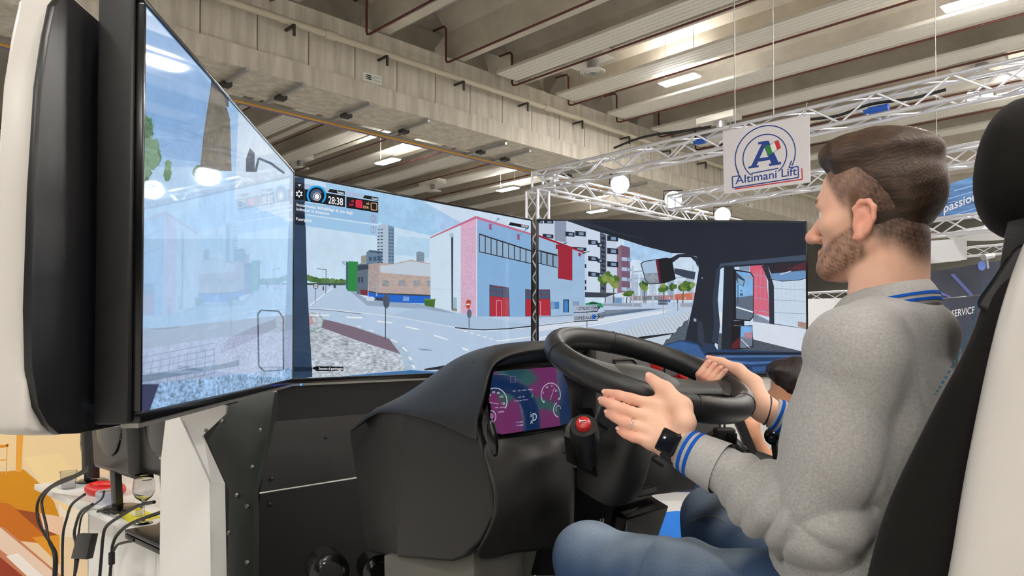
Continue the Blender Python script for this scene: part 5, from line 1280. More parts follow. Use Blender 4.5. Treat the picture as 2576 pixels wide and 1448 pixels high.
# joystick knob by the driver's forearm
c0 = P(1946, 1096, 1.75); t = thing('joystick', 'black round joystick knob beside the driver\'s right forearm', 'joystick', V(c0.x + 0.02, c0.y + 0.03, c0.z - 0.14))
b = B(); b.ball(c0, (0.022, 0.022, 0.022), 18, 12); b.build('knob', gloss_black, t, smooth=True)
b = B(); b.tube([c0, c0 + V(0.01, 0.01, -0.06), c0 + V(0.02, 0.03, -0.14)], 0.008, 10); b.build('shaft', black_p, t, smooth=True)
b = B(); b.lathe([(0.03, 0.0), (0.024, 0.03), (0.012, 0.045), (0.001, 0.046)], c0 + V(0.02, 0.03, -0.15), UP, 18); b.build('gaiter', black_p, t, smooth=True)
b = B(); c1 = c0 + V(0.02, 0.03, -0.15); b.box(V(c1.x, c1.y, (c1.z + PLAT) / 2), (0.04, 0.04, (c1.z - PLAT) / 2)); b.build('post', rig_black, t, bevel=0.004)

# banner hanging behind the visitors: magenta cloth with green letters (it mirrors in the instrument glass)
v0 = (DO - EYE).normalized(); rd = v0 - DNn * (2 * v0.dot(DNn))
bc = DO + rd * 7.5
bn = -V(rd.x, rd.y, 0).normalized(); bx = UP.cross(bn)
t = thing('magenta_banner', 'tall magenta banner with green letters hanging over the visitors', 'banner', bc)
b = B(); b.box(bc + UP * 0.3, (0.62, 0.01, 1.9), (bx, bn, UP)); b.build('cloth', mat('magenta_cloth', (205, 30, 110), 0.7, spec=0.2), t)
vs, fs, w = text2d('MO')
b = B(); b.add([bc + bn * 0.014 + UP * (1.1 - 2.2 * x / w) + bx * (-0.25 + 0.55 * y) for x, y in vs], fs); b.build('letters', mat('green_print', (70, 150, 60), 0.7), t)

# ================================================================== desk behind the left screen
wall_print = mat_cols('printed_stand_wall', rough=0.45, spec=0.3)
WALL_Y = 4.5
PW = Flat(V(0, WALL_Y - 0.003, 0), (0, -1, 0))
tl_, br_ = P(-260, 432, WALL_Y), P(560, 432, WALL_Y)
t = thing('graphic_wall', 'stand wall printed with orange, white and teal graphics behind the desk', 'wall', V((tl_.x + br_.x) / 2, WALL_Y, 0))
b = B(); b.box(V((tl_.x + br_.x) / 2, WALL_Y + 0.05, tl_.z / 2), ((br_.x - tl_.x) / 2, 0.05, tl_.z / 2)); b.build('panel', white_wall, t)
yb = CY + 700
p = lambda pts, col, lay=1: PW.poly(pts, col, lay)
p([(-250, 435), (550, 435), (550, 1462), (-250, 1462)], (232, 206, 170), 0)
p([(-250, 436), (60, 436), (60, 700), (-250, 700)], (86, 150, 150), 1); p([(-250, 470), (60, 500), (60, 560), (-250, 540)], (50, 90, 140), 2); p([(-250, 560), (60, 570), (60, 820), (-250, 800)], (126, 150, 190), 2)
PW.disc((40, 680), 60, 110, (40, 48, 110), 3, n=30, r0=0.82); p([(-250, 760), (50, 800), (40, 900), (-250, 880)], (70, 60, 120), 3); p([(-250, 880), (60, 900), (60, 1000), (-250, 1000)], (110, 170, 120), 2)
for i in range(12): PW.line([(5, 620 + 12 * i), (16, 621 + 12 * i)], 4, (190, 190, 230), 4)
p([(-250, 1000), (240, 1000), (240, 1190), (-250, 1150)], (236, 208, 160), 2); p([(44, 1000), (62, 1000), (54, 1186), (40, 1186)], (226, 160, 60), 9)
PW.line([(-20, 1122), (10, 1122), (22, 1118)], 7, (220, 140, 30), 4); PW.line([(-20, 1158), (16, 1156)], 3, (220, 150, 60), 4); PW.line([(-20, 1192), (16, 1188)], 3, (220, 150, 60), 4); PW.line([(18, 1118), (16, 1195)], 3, (220, 170, 90), 4)
p([(-250, 1190), (20, 1185), (60, 1180), (100, 1215), (135, 1260), (150, 1300), (-250, 1290)], (206, 140, 22), 3); p([(60, 1150), (150, 1140), (240, 1240), (170, 1290), (100, 1215)], (240, 214, 160), 3)
p([(-250, 1240), (20, 1265), (150, 1345), (150, 1370), (-250, 1330)], (196, 110, 28), 4); p([(40, 1280), (100, 1290), (150, 1340), (120, 1352)], (150, 74, 30), 5)
b_ = [(-250, 1330), (0, 1322), (150, 1448), (150, 1460), (-250, 1460)]
p([(-250, 1300), (10, 1325), (160, 1452), (160, 1460), (-250, 1460)], (196, 126, 90), 5); p([(-40, 1310), (0, 1325), (150, 1450), (90, 1450), (-40, 1350)], (232, 206, 186), 6); p([(15, 1398), (45, 1390), (110, 1450), (70, 1450)], (240, 232, 226), 7); p([(-40, 1420), (0, 1400), (60, 1450), (-40, 1460)], (150, 60, 40), 7); p([(140, 1040), (235, 1040), (235, 1350), (150, 1350)], (238, 226, 206), 1)
p([(80, 1350), (150, 1345), (150, 1420)], (220, 150, 40), 6); p([(100, 1290), (160, 1300), (160, 1350), (110, 1330)], (236, 200, 170), 6)
p([(392, 1040), (400, 1040), (400, 1110), (392, 1110)], (150, 176, 226), 3); p([(400, 1040), (440, 1040), (440, 1110), (400, 1110)], (84, 66, 130), 3)
PW.build('print', wall_print, t)

ZD = 0.74
D0 = hz(86, 1217, ZD); D1 = hz(398, 1352, ZD)
DX = (D1 - D0).normalized(); DY = V(-DX.y, DX.x, 0)
if DY.y < 0: DY = -DY
def dk_(s, r, z=0.0): return D0 + DX * s + DY * r + UP * z
LD = (D1 - D0).length + 0.06
desk_m = mat('white_laminate', (236, 235, 232), 0.35, spec=0.4)
t = thing('desk', 'white laminate desk with a closed front behind the left screen', 'desk', V(dk_(LD / 2, 0.35).x, dk_(LD / 2, 0.35).y, 0))
b = B(); b.prism([dk_(0, 0), dk_(LD, 0), dk_(LD, 0.7), dk_(0, 0.7)], UP * -0.028); b.build('desk_top', desk_m, t, bevel=0.003)
for s0_, s1_ in ((0.28, 0.62), (0.625, 1.1), (1.105, LD - 0.02)):
    b = B(); b.prism([dk_(s0_, 0.16, -0.03), dk_(s1_, 0.16, -0.03), V(dk_(s1_, 0.16).x, dk_(s1_, 0.16).y, 0), V(dk_(s0_, 0.16).x, dk_(s0_, 0.16).y, 0)], DY * 0.02); b.build('front_panel', desk_m, t)
for s_ in (0.28, LD - 0.04):
    b = B(); b.prism([dk_(s_, 0.16, -0.03), dk_(s_, 0.68, -0.03), V(dk_(s_, 0.68).x, dk_(s_, 0.68).y, 0), V(dk_(s_, 0.16).x, dk_(s_, 0.16).y, 0)], DX * 0.02); b.build('side_panel', desk_m, t)
mon_b = mat('monitor_black', (26, 25, 24), 0.3, spec=0.5, bump=0.05, bscale=300)
def monitor(lab, bl, ex, w, h, lean=0.06, base=0.085):
    ex = Vector(ex).normalized(); n = V(ex.y, -ex.x, 0)          # n: direction the back looks
    if n.y > 0: n = -n
    up = (UP - n * -lean).normalized()
    cb = bl + ex * w / 2
    foot = V(cb.x, cb.y, ZD) - n * 0.02
    t = thing('computer_monitor', lab, 'monitor', foot)
    b = B(); b.box(bl + ex * w / 2 + up * h / 2 - n * 0.03, (w / 2, h / 2, 0.02), (ex, up, n)); b.build('screen_frame', mon_b, t, bevel=0.005)
    R_ = []
    for k, (sx, sy, z) in enumerate(((0.49, 0.49, -0.012), (0.47, 0.47, 0.012), (0.40, 0.40, 0.026))):
        R_.append([bl + ex * (w / 2 + w * sx * i) + up * (h / 2 + h * sy * j) + n * z for i, j in ((-1, -1), (1, -1), (1, 1), (-1, 1))])
    b = B(); b.loft(R_); b.build('back_shell', mon_b, t, bevel=0.006)
    b = B(); b.lathe([(0.001, 0.0), (w * 0.26, 0.0), (w * 0.3, -0.004)], bl + ex * w * 0.5 + up * h * 0.80 + n * 0.030, n, 24); b.build('top_scoop', gloss_black, t, smooth=True)
    for j in range(3):
        b = B(); b.box(bl + ex * w * 0.5 + up * (h * 0.62 - 0.008 * j) + n * 0.0275, (w * 0.3, 0.0015, 0.0015), (ex, up, n)); b.build('vent_slat', gloss_black, t)
    b = B(); b.box(bl + ex * w * 0.52 + up * h * 0.36 + n * 0.0275, (0.016, 0.022, 0.0008), (ex, up, n)); b.build('rating_label', mat('label_grey', (190, 190, 186), 0.5), t)
    if base:
        b = B(); b.box((foot + cb + n * 0.03) / 2 + UP * 0.055, (0.03, (cb.z - ZD) / 2 + 0.05, 0.015), (ex, up, n)); b.build('neck', mon_b, t, bevel=0.006)
        b = B(); b.lathe([(0.001, 0.014), (base * 0.8, 0.012), (base, 0.004), (base, 0.0)], foot, UP, 28); b.build('base', gloss_black, t, smooth=True)
    return t
monitor('black monitor seen from behind with silver label, over the white tape roll', P(243, 1176, 3.30), DX, 0.50, 0.29)
monitor('black monitor seen from behind, half hidden by the white pylon', P(364, 1188, 3.02), DX, 0.46, 0.29, 0.06, 0.06)
monitor('black monitor seen edge on beside the plastic cup', P(222, 1176, 3.92), V(0.50, -0.866, 0), 0.38, 0.28, 0.03, 0.075)

# things on the desk
glass_m = mat('clear_glass', (250, 250, 250), 0.0, trans=1.0, ior=1.45, spec=0.5)
cup_m = mat('clear_plastic', (245, 245, 245), 0.08, trans=0.95, ior=1.35)
g0 = hz(361, 1316, ZD); k = g0.y / FPX
b = B(); b.lathe([(0.001, 0.002), (0.034, 0.001), (0.034, 0.003), (0.006, 0.008), (0.0035, 0.02), (0.0035, 0.075), (0.008, 0.085), (0.03, 0.103), (0.041, 0.125), (0.0405, 0.145), (0.036, 0.175), (0.033, 0.192), (0.0322, 0.192), (0.035, 0.175), (0.0394, 0.145), (0.0398, 0.126), (0.029, 0.106), (0.006, 0.09), (0.001, 0.089)], g0, UP, 36)
tag(b.build('wine_glass', glass_m, smooth=3.0), 'empty stemmed wine glass standing on the desk edge', 'glass')
c0 = hz(172, 1229, ZD)
b = B(); b.lathe([(0.001, 0.001), (0.029, 0.001), (0.037, 0.082), (0.040, 0.083), (0.040, 0.086), (0.0365, 0.085), (0.0285, 0.003), (0.001, 0.003)], c0, UP, 32)
tag(b.build('plastic_cup', cup_m, smooth=0.9), 'clear plastic cup standing on papers at the desk end', 'cup')
for (x, y, w, lab, col) in ((150, 1222, 0.16, 'flat white papers under the plastic cup', (222, 224, 228)),):
    c0 = hz(x + 25, y + 2, ZD)
    b = B(); b.prism([c0 + DX * -0.12 + DY * -0.05, c0 + DX * 0.12 + DY * -0.06, c0 + DX * 0.13 + DY * 0.1, c0 + DX * -0.1 + DY * 0.12], UP * 0.0012); tag(b.build('paper_sheet', mat('paper', col, 0.7)), lab, 'paper')
c0 = hz(243, 1269, ZD); c0 += DY * 0.05
b = B(); b.lathe([(0.053, 0.0), (0.053, 0.052), (0.050, 0.054), (0.043, 0.054), (0.040, 0.052), (0.040, 0.0)], c0, UP, 36, cap=False)
t = thing('tape_roll', 'roll of pale lilac adhesive tape standing on the desk', 'tape', c0)
b.build('tape', mat('lilac_tape', (196, 198, 216), 0.4), t, smooth=0.8)
b = B(); b.lathe([(0.0405, 0.001), (0.0405, 0.053), (0.037, 0.053), (0.037, 0.001)], c0, UP, 36); b.build('core', mat('card_core', (190, 176, 160), 0.8), t, smooth=0.8)
c0 = hz(238, 1238, ZD) + DY * 0.03 + DX * 0.05
b = B(); b.tube([c0 + DX * (0.11 * math.cos(a_)) + DY * (0.06 * math.sin(a_)) + UP * 0.02 for a_ in [2 * math.pi * i / 28 for i in range(28)]], 0.022, 10, closed=True)
tag(b.build('red_pouch', mat('red_vinyl', (206, 34, 34), 0.35), smooth=True), 'bright red padded ring lying behind the tape roll', 'ring')
c0 = hz(315, 1300, ZD)
b = B(); b.prism([c0 + DX * -0.10 + DY * 0.0, c0 + DX * 0.13 + DY * -0.03, c0 + DX * 0.12 + DY * 0.1, c0 + DX * -0.09 + DY * 0.10], UP * 0.0012); tag(b.build('paper_sheet', mat('yellow_paper', (232, 222, 60), 0.6)), 'yellow leaflet lying on the desk beside the wine glass', 'paper')
b = B(); b.box(c0 + DX * 0.01 + DY * 0.04 + UP * 0.014, (0.028, 0.016, 0.012), (DX, DY, UP)); t = thing('usb_adapter', 'small white and yellow adapter with a green lead on the yellow leaflet', 'adapter', c0 + DX * 0.01 + DY * 0.04 + UP * 0.001)
b.build('body', mat('cream_plastic', (232, 226, 200), 0.4), t, bevel=0.004)
b = B(); b.box(c0 + DX * 0.01 + DY * 0.04 + UP * 0.028, (0.022, 0.012, 0.003), (DX, DY, UP)); b.build('cap', mat('yellow_plastic', (235, 210, 40), 0.4), t, bevel=0.002)
b = B(); b.tube(cat_rom([c0 + DX * -0.02 + DY * 0.05 + UP * 0.015, c0 + DX * -0.07 + DY * 0.08 + UP * 0.02, c0 + DX * -0.085 + DY * 0.06 + UP * 0.007, c0 + DX * -0.09 + DY * 0.04 + UP * 0.006], 5), 0.003, 6); b.build('lead', mat('green_wire', (60, 120, 60), 0.5), t, smooth=True)
# laptop on the near end, projecting over the edge
l0 = hz(312, 1330, ZD + 0.03)
lz = ZD
la, lb = hz(313, 1330, ZD + 0.035), hz(470, 1360, ZD + 0.035)
lx = DX; ly = DY
lp = V(la.x, la.y, ZD)
t = thing('laptop', 'closed black laptop overhanging the near end of the desk', 'laptop', lp + lx * 0.17 + ly * 0.05)
b = B(); b.prism([lp + UP * 0.001, lp + lx * 0.32 + UP * 0.001, lp + lx * 0.32 + ly * 0.20 + UP * 0.001, lp + ly * 0.20 + UP * 0.001], UP * 0.018); b.build('base', gloss_black, t, bevel=0.004)
b = B(); b.prism([lp + UP * 0.021, lp + lx * 0.32 + UP * 0.021, lp + lx * 0.32 + ly * 0.20 + UP * 0.021, lp + ly * 0.20 + UP * 0.021], UP * 0.013); b.build('lid', mon_b, t, bevel=0.005, seg=3)
b = B(); b.box(lp + lx * 0.06 + UP * 0.011 - ly * 0.001, (0.03, 0.002, 0.005), (lx, ly, UP)); b.build('port_cover', black_p, t)
# cables hanging over the front edge
def E_(x, y, off=0.03): return hit(x, y, D0 - DY * off, DY)
cab = mat('black_cable', (16, 16, 17), 0.45)
paths = [
 ([(226, 1171), (194, 1193), (152, 1209), (113, 1235), (95, 1264), (95, 1303), (110, 1339), (129, 1368), (142, 1400), (139, 1470)], 0.007, 'black monitor cable arching widest over the desk end'),
 ([(226, 1180), (181, 1203), (129, 1226), (107, 1255), (107, 1281), (116, 1319), (123, 1361), (136, 1397), (134, 1470)], 0.006, 'black monitor cable hanging just inside the widest one'),
 ([(213, 1243), (181, 1268), (168, 1303), (158, 1352), (157, 1470)], 0.006, 'black cable falling from beside the tape roll'),
 ([(233, 1268), (204, 1287), (191, 1319), (187, 1345), (192, 1380), (186, 1470)], 0.0065, 'black cable running behind the power brick'),
 ([(262, 1235), (255, 1255), (222, 1280), (205, 1300), (198, 1342)], 0.004, 'thin black lead from the tape roll to the power brick'),
 ([(388, 1262), (349, 1271), (304, 1297), (268, 1323), (259, 1352), (255, 1400), (249, 1470)], 0.0065, 'black cable falling beside the wine glass stem'),
 ([(430, 1280), (398, 1290), (330, 1316), (297, 1342), (284, 1368), (281, 1397), (275, 1470)], 0.0065, 'black cable with a ferrite bead falling in front of the laptop'),
 ([(332, 1360), (312, 1364), (295, 1370), (286, 1385)], 0.005, 'laptop charging lead with a ribbed plug')]
for pts, r, lab in paths:
    q = [E_(x, y, 0.046 if 'just inside' in lab else 0.011 if 'behind the power' in lab else 0.036 if 'to the power' in lab else 0.03) for x, y in pts]
    if 'bead' in lab:
        t = thing('cable', lab, 'cable', q[-1])
        b = B(); b.tube(cat_rom(q, 5), r, 8); b.build('lead', cab, t, smooth=True)
        c0 = E_(281, 1402); b = B(); b.cyl(c0 - UP * 0.025, c0 + UP * 0.02, 0.012, n=14); b.build('ferrite_bead', cab, t, smooth=True)
    else:
        b = B(); b.tube(cat_rom(q, 5), r, 8); tag(b.build('cable', cab, smooth=True), lab, 'cable')
q = [E_(x, y, 0.05) for x, y in ((193, 1342), (230, 1343), (216, 1407), (177, 1405))]
t = thing('power_brick', 'black power brick dangling by its lead in front of the desk', 'power brick', q[3])
b = B(); b.prism(q, DY * 0.028); b.build('case', black_p, t, bevel=0.005)
b = B(); b.cyl(E_(196, 1407, 0.036), E_(190, 1440, 0.036), 0.006, n=10); b.build('plug', cab, t, smooth=True)
# tangle of thin leads on the desk
for k in range(5):
    c0 = hz(262 + 7 * k, 1288 + 3 * k, ZD + 0.008)
    q = [c0 + DX * (0.05 * math.cos(a_ + k)) + DY * (0.012 * math.sin(a_ * 1.3 + k)) + UP * (0.006 * k + 0.004 * math.sin(3 * a_)) for a_ in [i * 0.9 for i in range(7)]]
    b = B(); b.tube(cat_rom(q, 4), 0.0028, 6); tag(b.build('thin_lead', cab, smooth=True), 'thin black lead curled in the tangle before the tape roll', 'lead', 'tangled leads on the desk')

# ================================================================== driver's seat
seat_f = mat('black_seat_fabric', (21, 19, 18), 0.85, spec=0.15, var=0.12, vscale=300, bump=0.2, bscale=900, sheen=0.05)
seat_l = mat('black_seat_leather', (15, 15, 16), 0.42, spec=0.4, bump=0.1, bscale=500)
stitch_m = mat('teal_thread', (24, 92, 120), 0.7)
t = thing('driver_seat', 'black driver seat with headrest, teal stitching and white back shell', 'seat', V(0.78, 1.05, PLAT))
SLp = P(2350, 1000, 1.02)
def st(x, y, d): return P(x, y, d)
# near side bolster of the backrest: outline in the picture, depth grows to the far side
near = [(2160, 1460, 1.10), (2185, 1340, 1.095), (2225, 1230, 1.085), (2285, 1110, 1.075), (2345, 990, 1.06), (2398, 900, 1.05), (2432, 820, 1.04), (2448, 765, 1.035), (2470, 725, 1.03), (2520, 670, 1.02), (2560, 620, 1.01)]
rows = []
for (x, y, d) in near:
    a_ = st(x, y, d)
    rows.append([a_ + MR * 0.0, a_ - MF * 0.03 - MR * 0.035, a_ - MF * 0.085 - MR * 0.05, a_ - MF * 0.15 - MR * 0.045, a_ - MF * 0.2 - MR * 0.02, a_ - MF * 0.2 + MR * 0.25, a_ - MF * 0.2 + MR * 0.5, a_ - MF * 0.1 + MR * 0.55, a_ + MR * 0.5, a_ - MF * 0.03 + MR * 0.42, a_ - MF * 0.04 + MR * 0.25, a_ - MF * 0.03 + MR * 0.1])
low = rows[0]; rows = [[q - UP * 0.25 + MF * 0.06 for q in low]] + rows
b = B(); b.loft(rows); b.build('backrest', seat_f, t, smooth=3.0, sub=2)
# teal stitches up the near edge of the backrest
pts = cat_rom([st(x, y, d) - MF * 0.008 - MR * 0.018 for x, y, d in near[4:10]], 8)
first = None
for k in range(0, len(pts) - 1):
    b = B(); a_, c_ = pts[k], pts[k + 1]; b.span(a_, a_ + (c_ - a_) * 0.5, 0.0025, 0.0025); b.build('stitch', stitch_m, t)
# shoulder wing and headrest
hc = P(2586, 430, 1.05)
R_ = []
for (s_, w, h) in ((-0.115, 0.10, 0.055), (-0.10, 0.12, 0.08), (-0.05, 0.145, 0.095), (0.0, 0.15, 0.10), (0.05, 0.145, 0.095), (0.10, 0.12, 0.08), (0.115, 0.10, 0.055)): pass
HN = MF
def sgp(x, e): return math.copysign(abs(x) ** e, x)
hu = (UP + MN * 0.15).normalized()
R_ = []
for j in range(19):
    th = math.pi * min(max(j / 18, 0.004), 0.996); R_.append([hc + MR * (0.15 * sgp(math.sin(th), 0.8) * sgp(math.cos(f_), 0.75)) + HN * (0.056 * sgp(math.sin(th), 0.8) * sgp(math.sin(f_), 0.75)) - hu * (0.096 * sgp(math.cos(th), 0.9)) for f_ in [2 * math.pi * k / 32 for k in range(32)]])
b = B(); b.loft(R_); b.build('headrest', seat_f, t, smooth=3.0)
b = B(); b.box(hc - hu * 0.12 - MF * 0.02, (0.09, 0.022, 0.06), (MR, HN, hu)); b.build('headrest_neck', seat_l, t, bevel=0.01)
w0 = [P(2442, 775, 1.02), P(2478, 728, 1.01), P(2512, 680, 1.0), P(2560, 600, 0.985)]
wing = [w0, [q_ - MF * 0.035 - MR * 0.01 - UP * 0.012 for q_ in w0], [q_ - MF * 0.07 + MR * 0.01 - UP * 0.03 for q_ in w0]]
b = B(); b.loft(wing, cap=False, ring_closed=False); o = b.build('shoulder_wing', seat_l, t, smooth=3.0, sub=2)
md = o.modifiers.new('thick', 'SOLIDIFY'); md.thickness = 0.02; md.offset = -1
# white shell
edge = [(2412, 1470, 0.93), (2434, 1300, 0.925), (2462, 1150, 0.92), (2492, 1000, 0.915), (2518, 880, 0.91), (2546, 770, 0.905), (2576, 680, 0.90), (2612, 590, 0.895), (2640, 540, 0.89)]
rows = []
for (x, y, d) in edge:
    a_ = P(x, y, d)
    rows.append([a_ + MF * 0.004 + MR * 0.03, a_, a_ - MF * 0.03 + MR * 0.0, a_ - MF * 0.08 + MR * 0.04, a_ - MF * 0.11 + MR * 0.15, a_ - MF * 0.115 + MR * 0.3, a_ - MF * 0.1 + MR * 0.45])
rows = [[q - UP * 0.3 + MF * 0.06 for q in rows[0]]] + rows
b = B(); b.loft(rows, cap=False, ring_closed=False); o = b.build('back_shell', shell_white, t, smooth=3.0, sub=2)
md = o.modifiers.new('thick', 'SOLIDIFY'); md.thickness = 0.012; md.offset = -1
# seat cushion and base, hidden below the frame
sc = V(0.56, 1.33, 0.80)
b = B(); b.box(sc + MF * 0.05, (0.25, 0.26, 0.06), (MR, MF, UP)); b.build('cushion', seat_f, t, bevel=0.04, seg=3)
b = B(); b.box(V(sc.x, sc.y, (PLAT + 0.74) / 2), (0.18, 0.2, (0.74 - PLAT) / 2), (MR, MF, UP)); b.build('seat_base', rig_black, t, bevel=0.02)

# ================================================================== people: smooth-blended bodies
class Field:
    def __init__(s, lo, hi, h):
        s.lo = np.array(lo, float); s.h = h
        s.n = np.ceil((np.array(hi) - s.lo) / h).astype(int) + 1
        s.f = np.full(tuple(s.n), 0.2, np.float32)
    def _sub(s, lo, hi):
        a = np.clip(np.floor((np.array(lo) - s.lo) / s.h).astype(int), 0, s.n - 1); b = np.clip(np.ceil((np.array(hi) - s.lo) / s.h).astype(int) + 1, 1, s.n)
        if np.any(b <= a): return None
        g = np.meshgrid(*[s.lo[i] + s.h * np.arange(a[i], b[i]) for i in range(3)], indexing='ij')
        return tuple(slice(a[i], b[i]) for i in range(3)), np.stack(g, -1)
    def _mix(s, sl, d, k, sub):
        f = s.f[sl]; d = d.astype(np.float32)
        if sub: d = -d; x = np.maximum(k - np.abs(f - d), 0) / k; s.f[sl] = np.maximum(f, d) + x * x * k * 0.25
        else: x = np.maximum(k - np.abs(f - d), 0) / k; s.f[sl] = np.minimum(f, d) - x * x * k * 0.25
    def cap(s, a, b, ra, rb=None, k=0.012, sub=False):
        a = np.array(tuple(a)); b = np.array(tuple(b)); rb = ra if rb is None else rb; m = max(ra, rb) + k + 0.02
        r = s._sub(np.minimum(a, b) - m, np.maximum(a, b) + m)
        if r is None: return s
        sl, p = r; ab = b - a; t = np.clip(((p - a) @ ab) / max(ab @ ab, 1e-12), 0, 1)
        d = np.linalg.norm(p - a - t[..., None] * ab, axis=-1) - (ra + (rb - ra) * t)
        s._mix(sl, d, k, sub); return s
    def chain(s, pts, rad, k=0.012):
        for i in range(len(pts) - 1): s.cap(pts[i], pts[i + 1], rad[i], rad[i + 1], k)
        return s
    def ell(s, c, r, ax=None, k=0.015, sub=False):
        c = np.array(tuple(c)); r = np.array(r, float); m = r.max() + k + 0.02
        q = s._sub(c - m, c + m)
        if q is None: return s
        sl, p = q; p = p - c
        if ax is not None: p = p @ np.array([tuple(v) for v in ax]).T
        k0 = np.linalg.norm(p / r, axis=-1); k1 = np.linalg.norm(p / (r * r), axis=-1)
        d = k0 * (k0 - 1) / np.maximum(k1, 1e-9)
        s._mix(sl, d, k, sub); return s
    def mesh(s):
        f = s.f; S_ = f < 0
        c = [(i, j, k) for i in (0, 1) for j in (0, 1) for k in (0, 1)]
        n = s.n; sh = lambda o: tuple(slice(o[i], n[i] - 1 + o[i]) for i in range(3))
        cnt = sum(S_[sh(o)].astype(np.int8) for o in c)
        act = (cnt > 0) & (cnt < 8); I = np.argwhere(act)
        vals = np.stack([f[I[:, 0] + o[0], I[:, 1] + o[1], I[:, 2] + o[2]] for o in c], 1)
        C_ = np.array(c, float); acc = np.zeros((len(I), 3)); num = np.zeros(len(I))
        for a in range(8):
            for b in range(a + 1, 8):
                if np.abs(C_[a] - C_[b]).sum() != 1: continue
                x = (vals[:, a] < 0) != (vals[:, b] < 0)
                t = vals[x, a] / (vals[x, a] - vals[x, b])
                acc[x] += C_[a] + t[:, None] * (C_[b] - C_[a]); num[x] += 1
        v = s.lo + s.h * (I + acc / num[:, None])
        idx = np.full(act.shape, -1, np.int64); idx[tuple(I.T)] = np.arange(len(I))
        Q = []
        for ax in range(3):
            u, w = [(1, 2), (2, 0), (0, 1)][ax]
            s0 = [slice(1, n[i] - 1) for i in range(3)]; s0[ax] = slice(0, n[ax] - 1); s1 = list(s0); s1[ax] = slice(1, n[ax])
            A, B_ = S_[tuple(s0)], S_[tuple(s1)]
            E = np.argwhere(A != B_); E0 = E.copy(); E0[:, u] += 1; E0[:, w] += 1
            fl = A[tuple(E.T)]
            def cell(du, dw):
                e = E0.copy(); e[:, u] -= du; e[:, w] -= dw; return idx[tuple(e.T)]
            q = np.stack([cell(1, 1), cell(0, 1), cell(0, 0), cell(1, 0)], 1)
            q[~fl] = q[~fl][:, ::-1]
            Q.append(q)
        return v, np.concatenate(Q)
def np_mesh(name, v, q, m, parent=None, cols=None, origin=None, **kw):
    me = bpy.data.meshes.new(name)
    origin = WL[parent.name] if parent is not None else (origin or V(*((v.min(0) + v.max(0)) / 2)[:2], v[:, 2].min()))
    me.vertices.add(len(v)); me.vertices.foreach_set('co', (v - np.array(tuple(origin))).astype(np.float32).ravel())
    me.loops.add(q.size); me.loops.foreach_set('vertex_index', q.astype(np.int32).ravel())
    me.polygons.add(len(q)); me.polygons.foreach_set('loop_start', np.arange(0, q.size, 4, dtype=np.int32)); me.polygons.foreach_set('loop_total', np.full(len(q), 4, np.int32))
    me.update(calc_edges=True); me.validate()
    me.polygons.foreach_set('use_smooth', np.ones(len(me.polygons), bool))
    if cols is not None:
        at = me.color_attributes.new('Col', 'FLOAT_COLOR', 'POINT')
        at.data.foreach_set('color', np.concatenate([cols, np.ones((len(cols), 1))], 1).astype(np.float32).ravel())
    me.materials.append(m)
    o = bpy.data.objects.new(name, me); reg(o, origin, parent)
    return tag(o, **kw)
def relax(v, q, it=2, a=0.5):
    for _ in range(it):
        s = np.zeros_like(v); c = np.zeros(len(v))
        for i in range(4):
            np.add.at(s, q[:, i], v[q[:, (i + 1) % 4]] + v[q[:, i - 1]]); np.add.at(c, q[:, i], 2)
        v = v + a * (s / c[:, None] - v)
    return v
def normals(v, q):
    n = np.cross(v[q[:, 2]] - v[q[:, 0]], v[q[:, 3]] - v[q[:, 1]]); o = np.zeros_like(v)
    for i in range(4): np.add.at(o, q[:, i], n)
    return o / np.maximum(np.linalg.norm(o, axis=1, keepdims=True), 1e-12)
def sst(a, b, x):
    t = np.clip((x - a) / (b - a), 0, 1); return t * t * (3 - 2 * t)
def vnoise(v, sc, seed=0):
    r = np.random.default_rng(seed); o = np.zeros(len(v))
    for k in range(7):
        d = r.normal(size=3); o += np.sin((v @ d) * sc * (0.6 + 0.25 * k) + r.uniform(0, 6.3))
    return o / 7

# ------------------------------------------------------------------ driver
HO = P(2222, 500, 1.25)
HF = V(-0.685, 0.728, 0).normalized(); HR = V(HF.y, -HF.x, 0)
HU = UP
def hl(x, y, z): return HO + HR * x + HF * y + HU * z
NB = hl(0, 0.0, -0.19)
BR_, BF = MR, MF
def bl_(x, y, z): return NB + BR_ * x + BF * y + UP * z
SHL, SHR = bl_(-0.175, -0.005, -0.075), bl_(0.18, 0.0, -0.075)
ELL, WRL = P(2030, 1288, 1.17), P(1694, 1116, 1.315)
ELR, WRR = V(0.775, 1.60, 1.2), P(1925, 1030, 1.63)
t = thing('person', 'bearded young man in grey sweatshirt and jeans driving the simulator', 'person', V(0.58, 1.33, 0.86))
man = t
fld = Field((0.12, 0.92, 1.02), (0.98, 1.80, 1.82), 0.0031)
def he(c, r, k=0.015, sub=False, ax=None): fld.ell(hl(*c), r, ax or (HR, HF, HU), k, sub)
def hc(a, b, ra, rb=None, k=0.012, sub=False): fld.cap(hl(*a), hl(*b), ra, rb, k, sub)
# torso core, neck
fld.ell(bl_(0, 0.01, -0.2), (0.15, 0.095, 0.17), (BR_, BF, UP))
hc((0, -0.012, -0.07), (0, -0.004, -0.19), 0.059, 0.064, 0.03)
fld.cap(bl_(0, -0.01, -0.03), SHL, 0.05, 0.05, 0.03); fld.cap(bl_(0, -0.01, -0.03), SHR, 0.05, 0.05, 0.03)
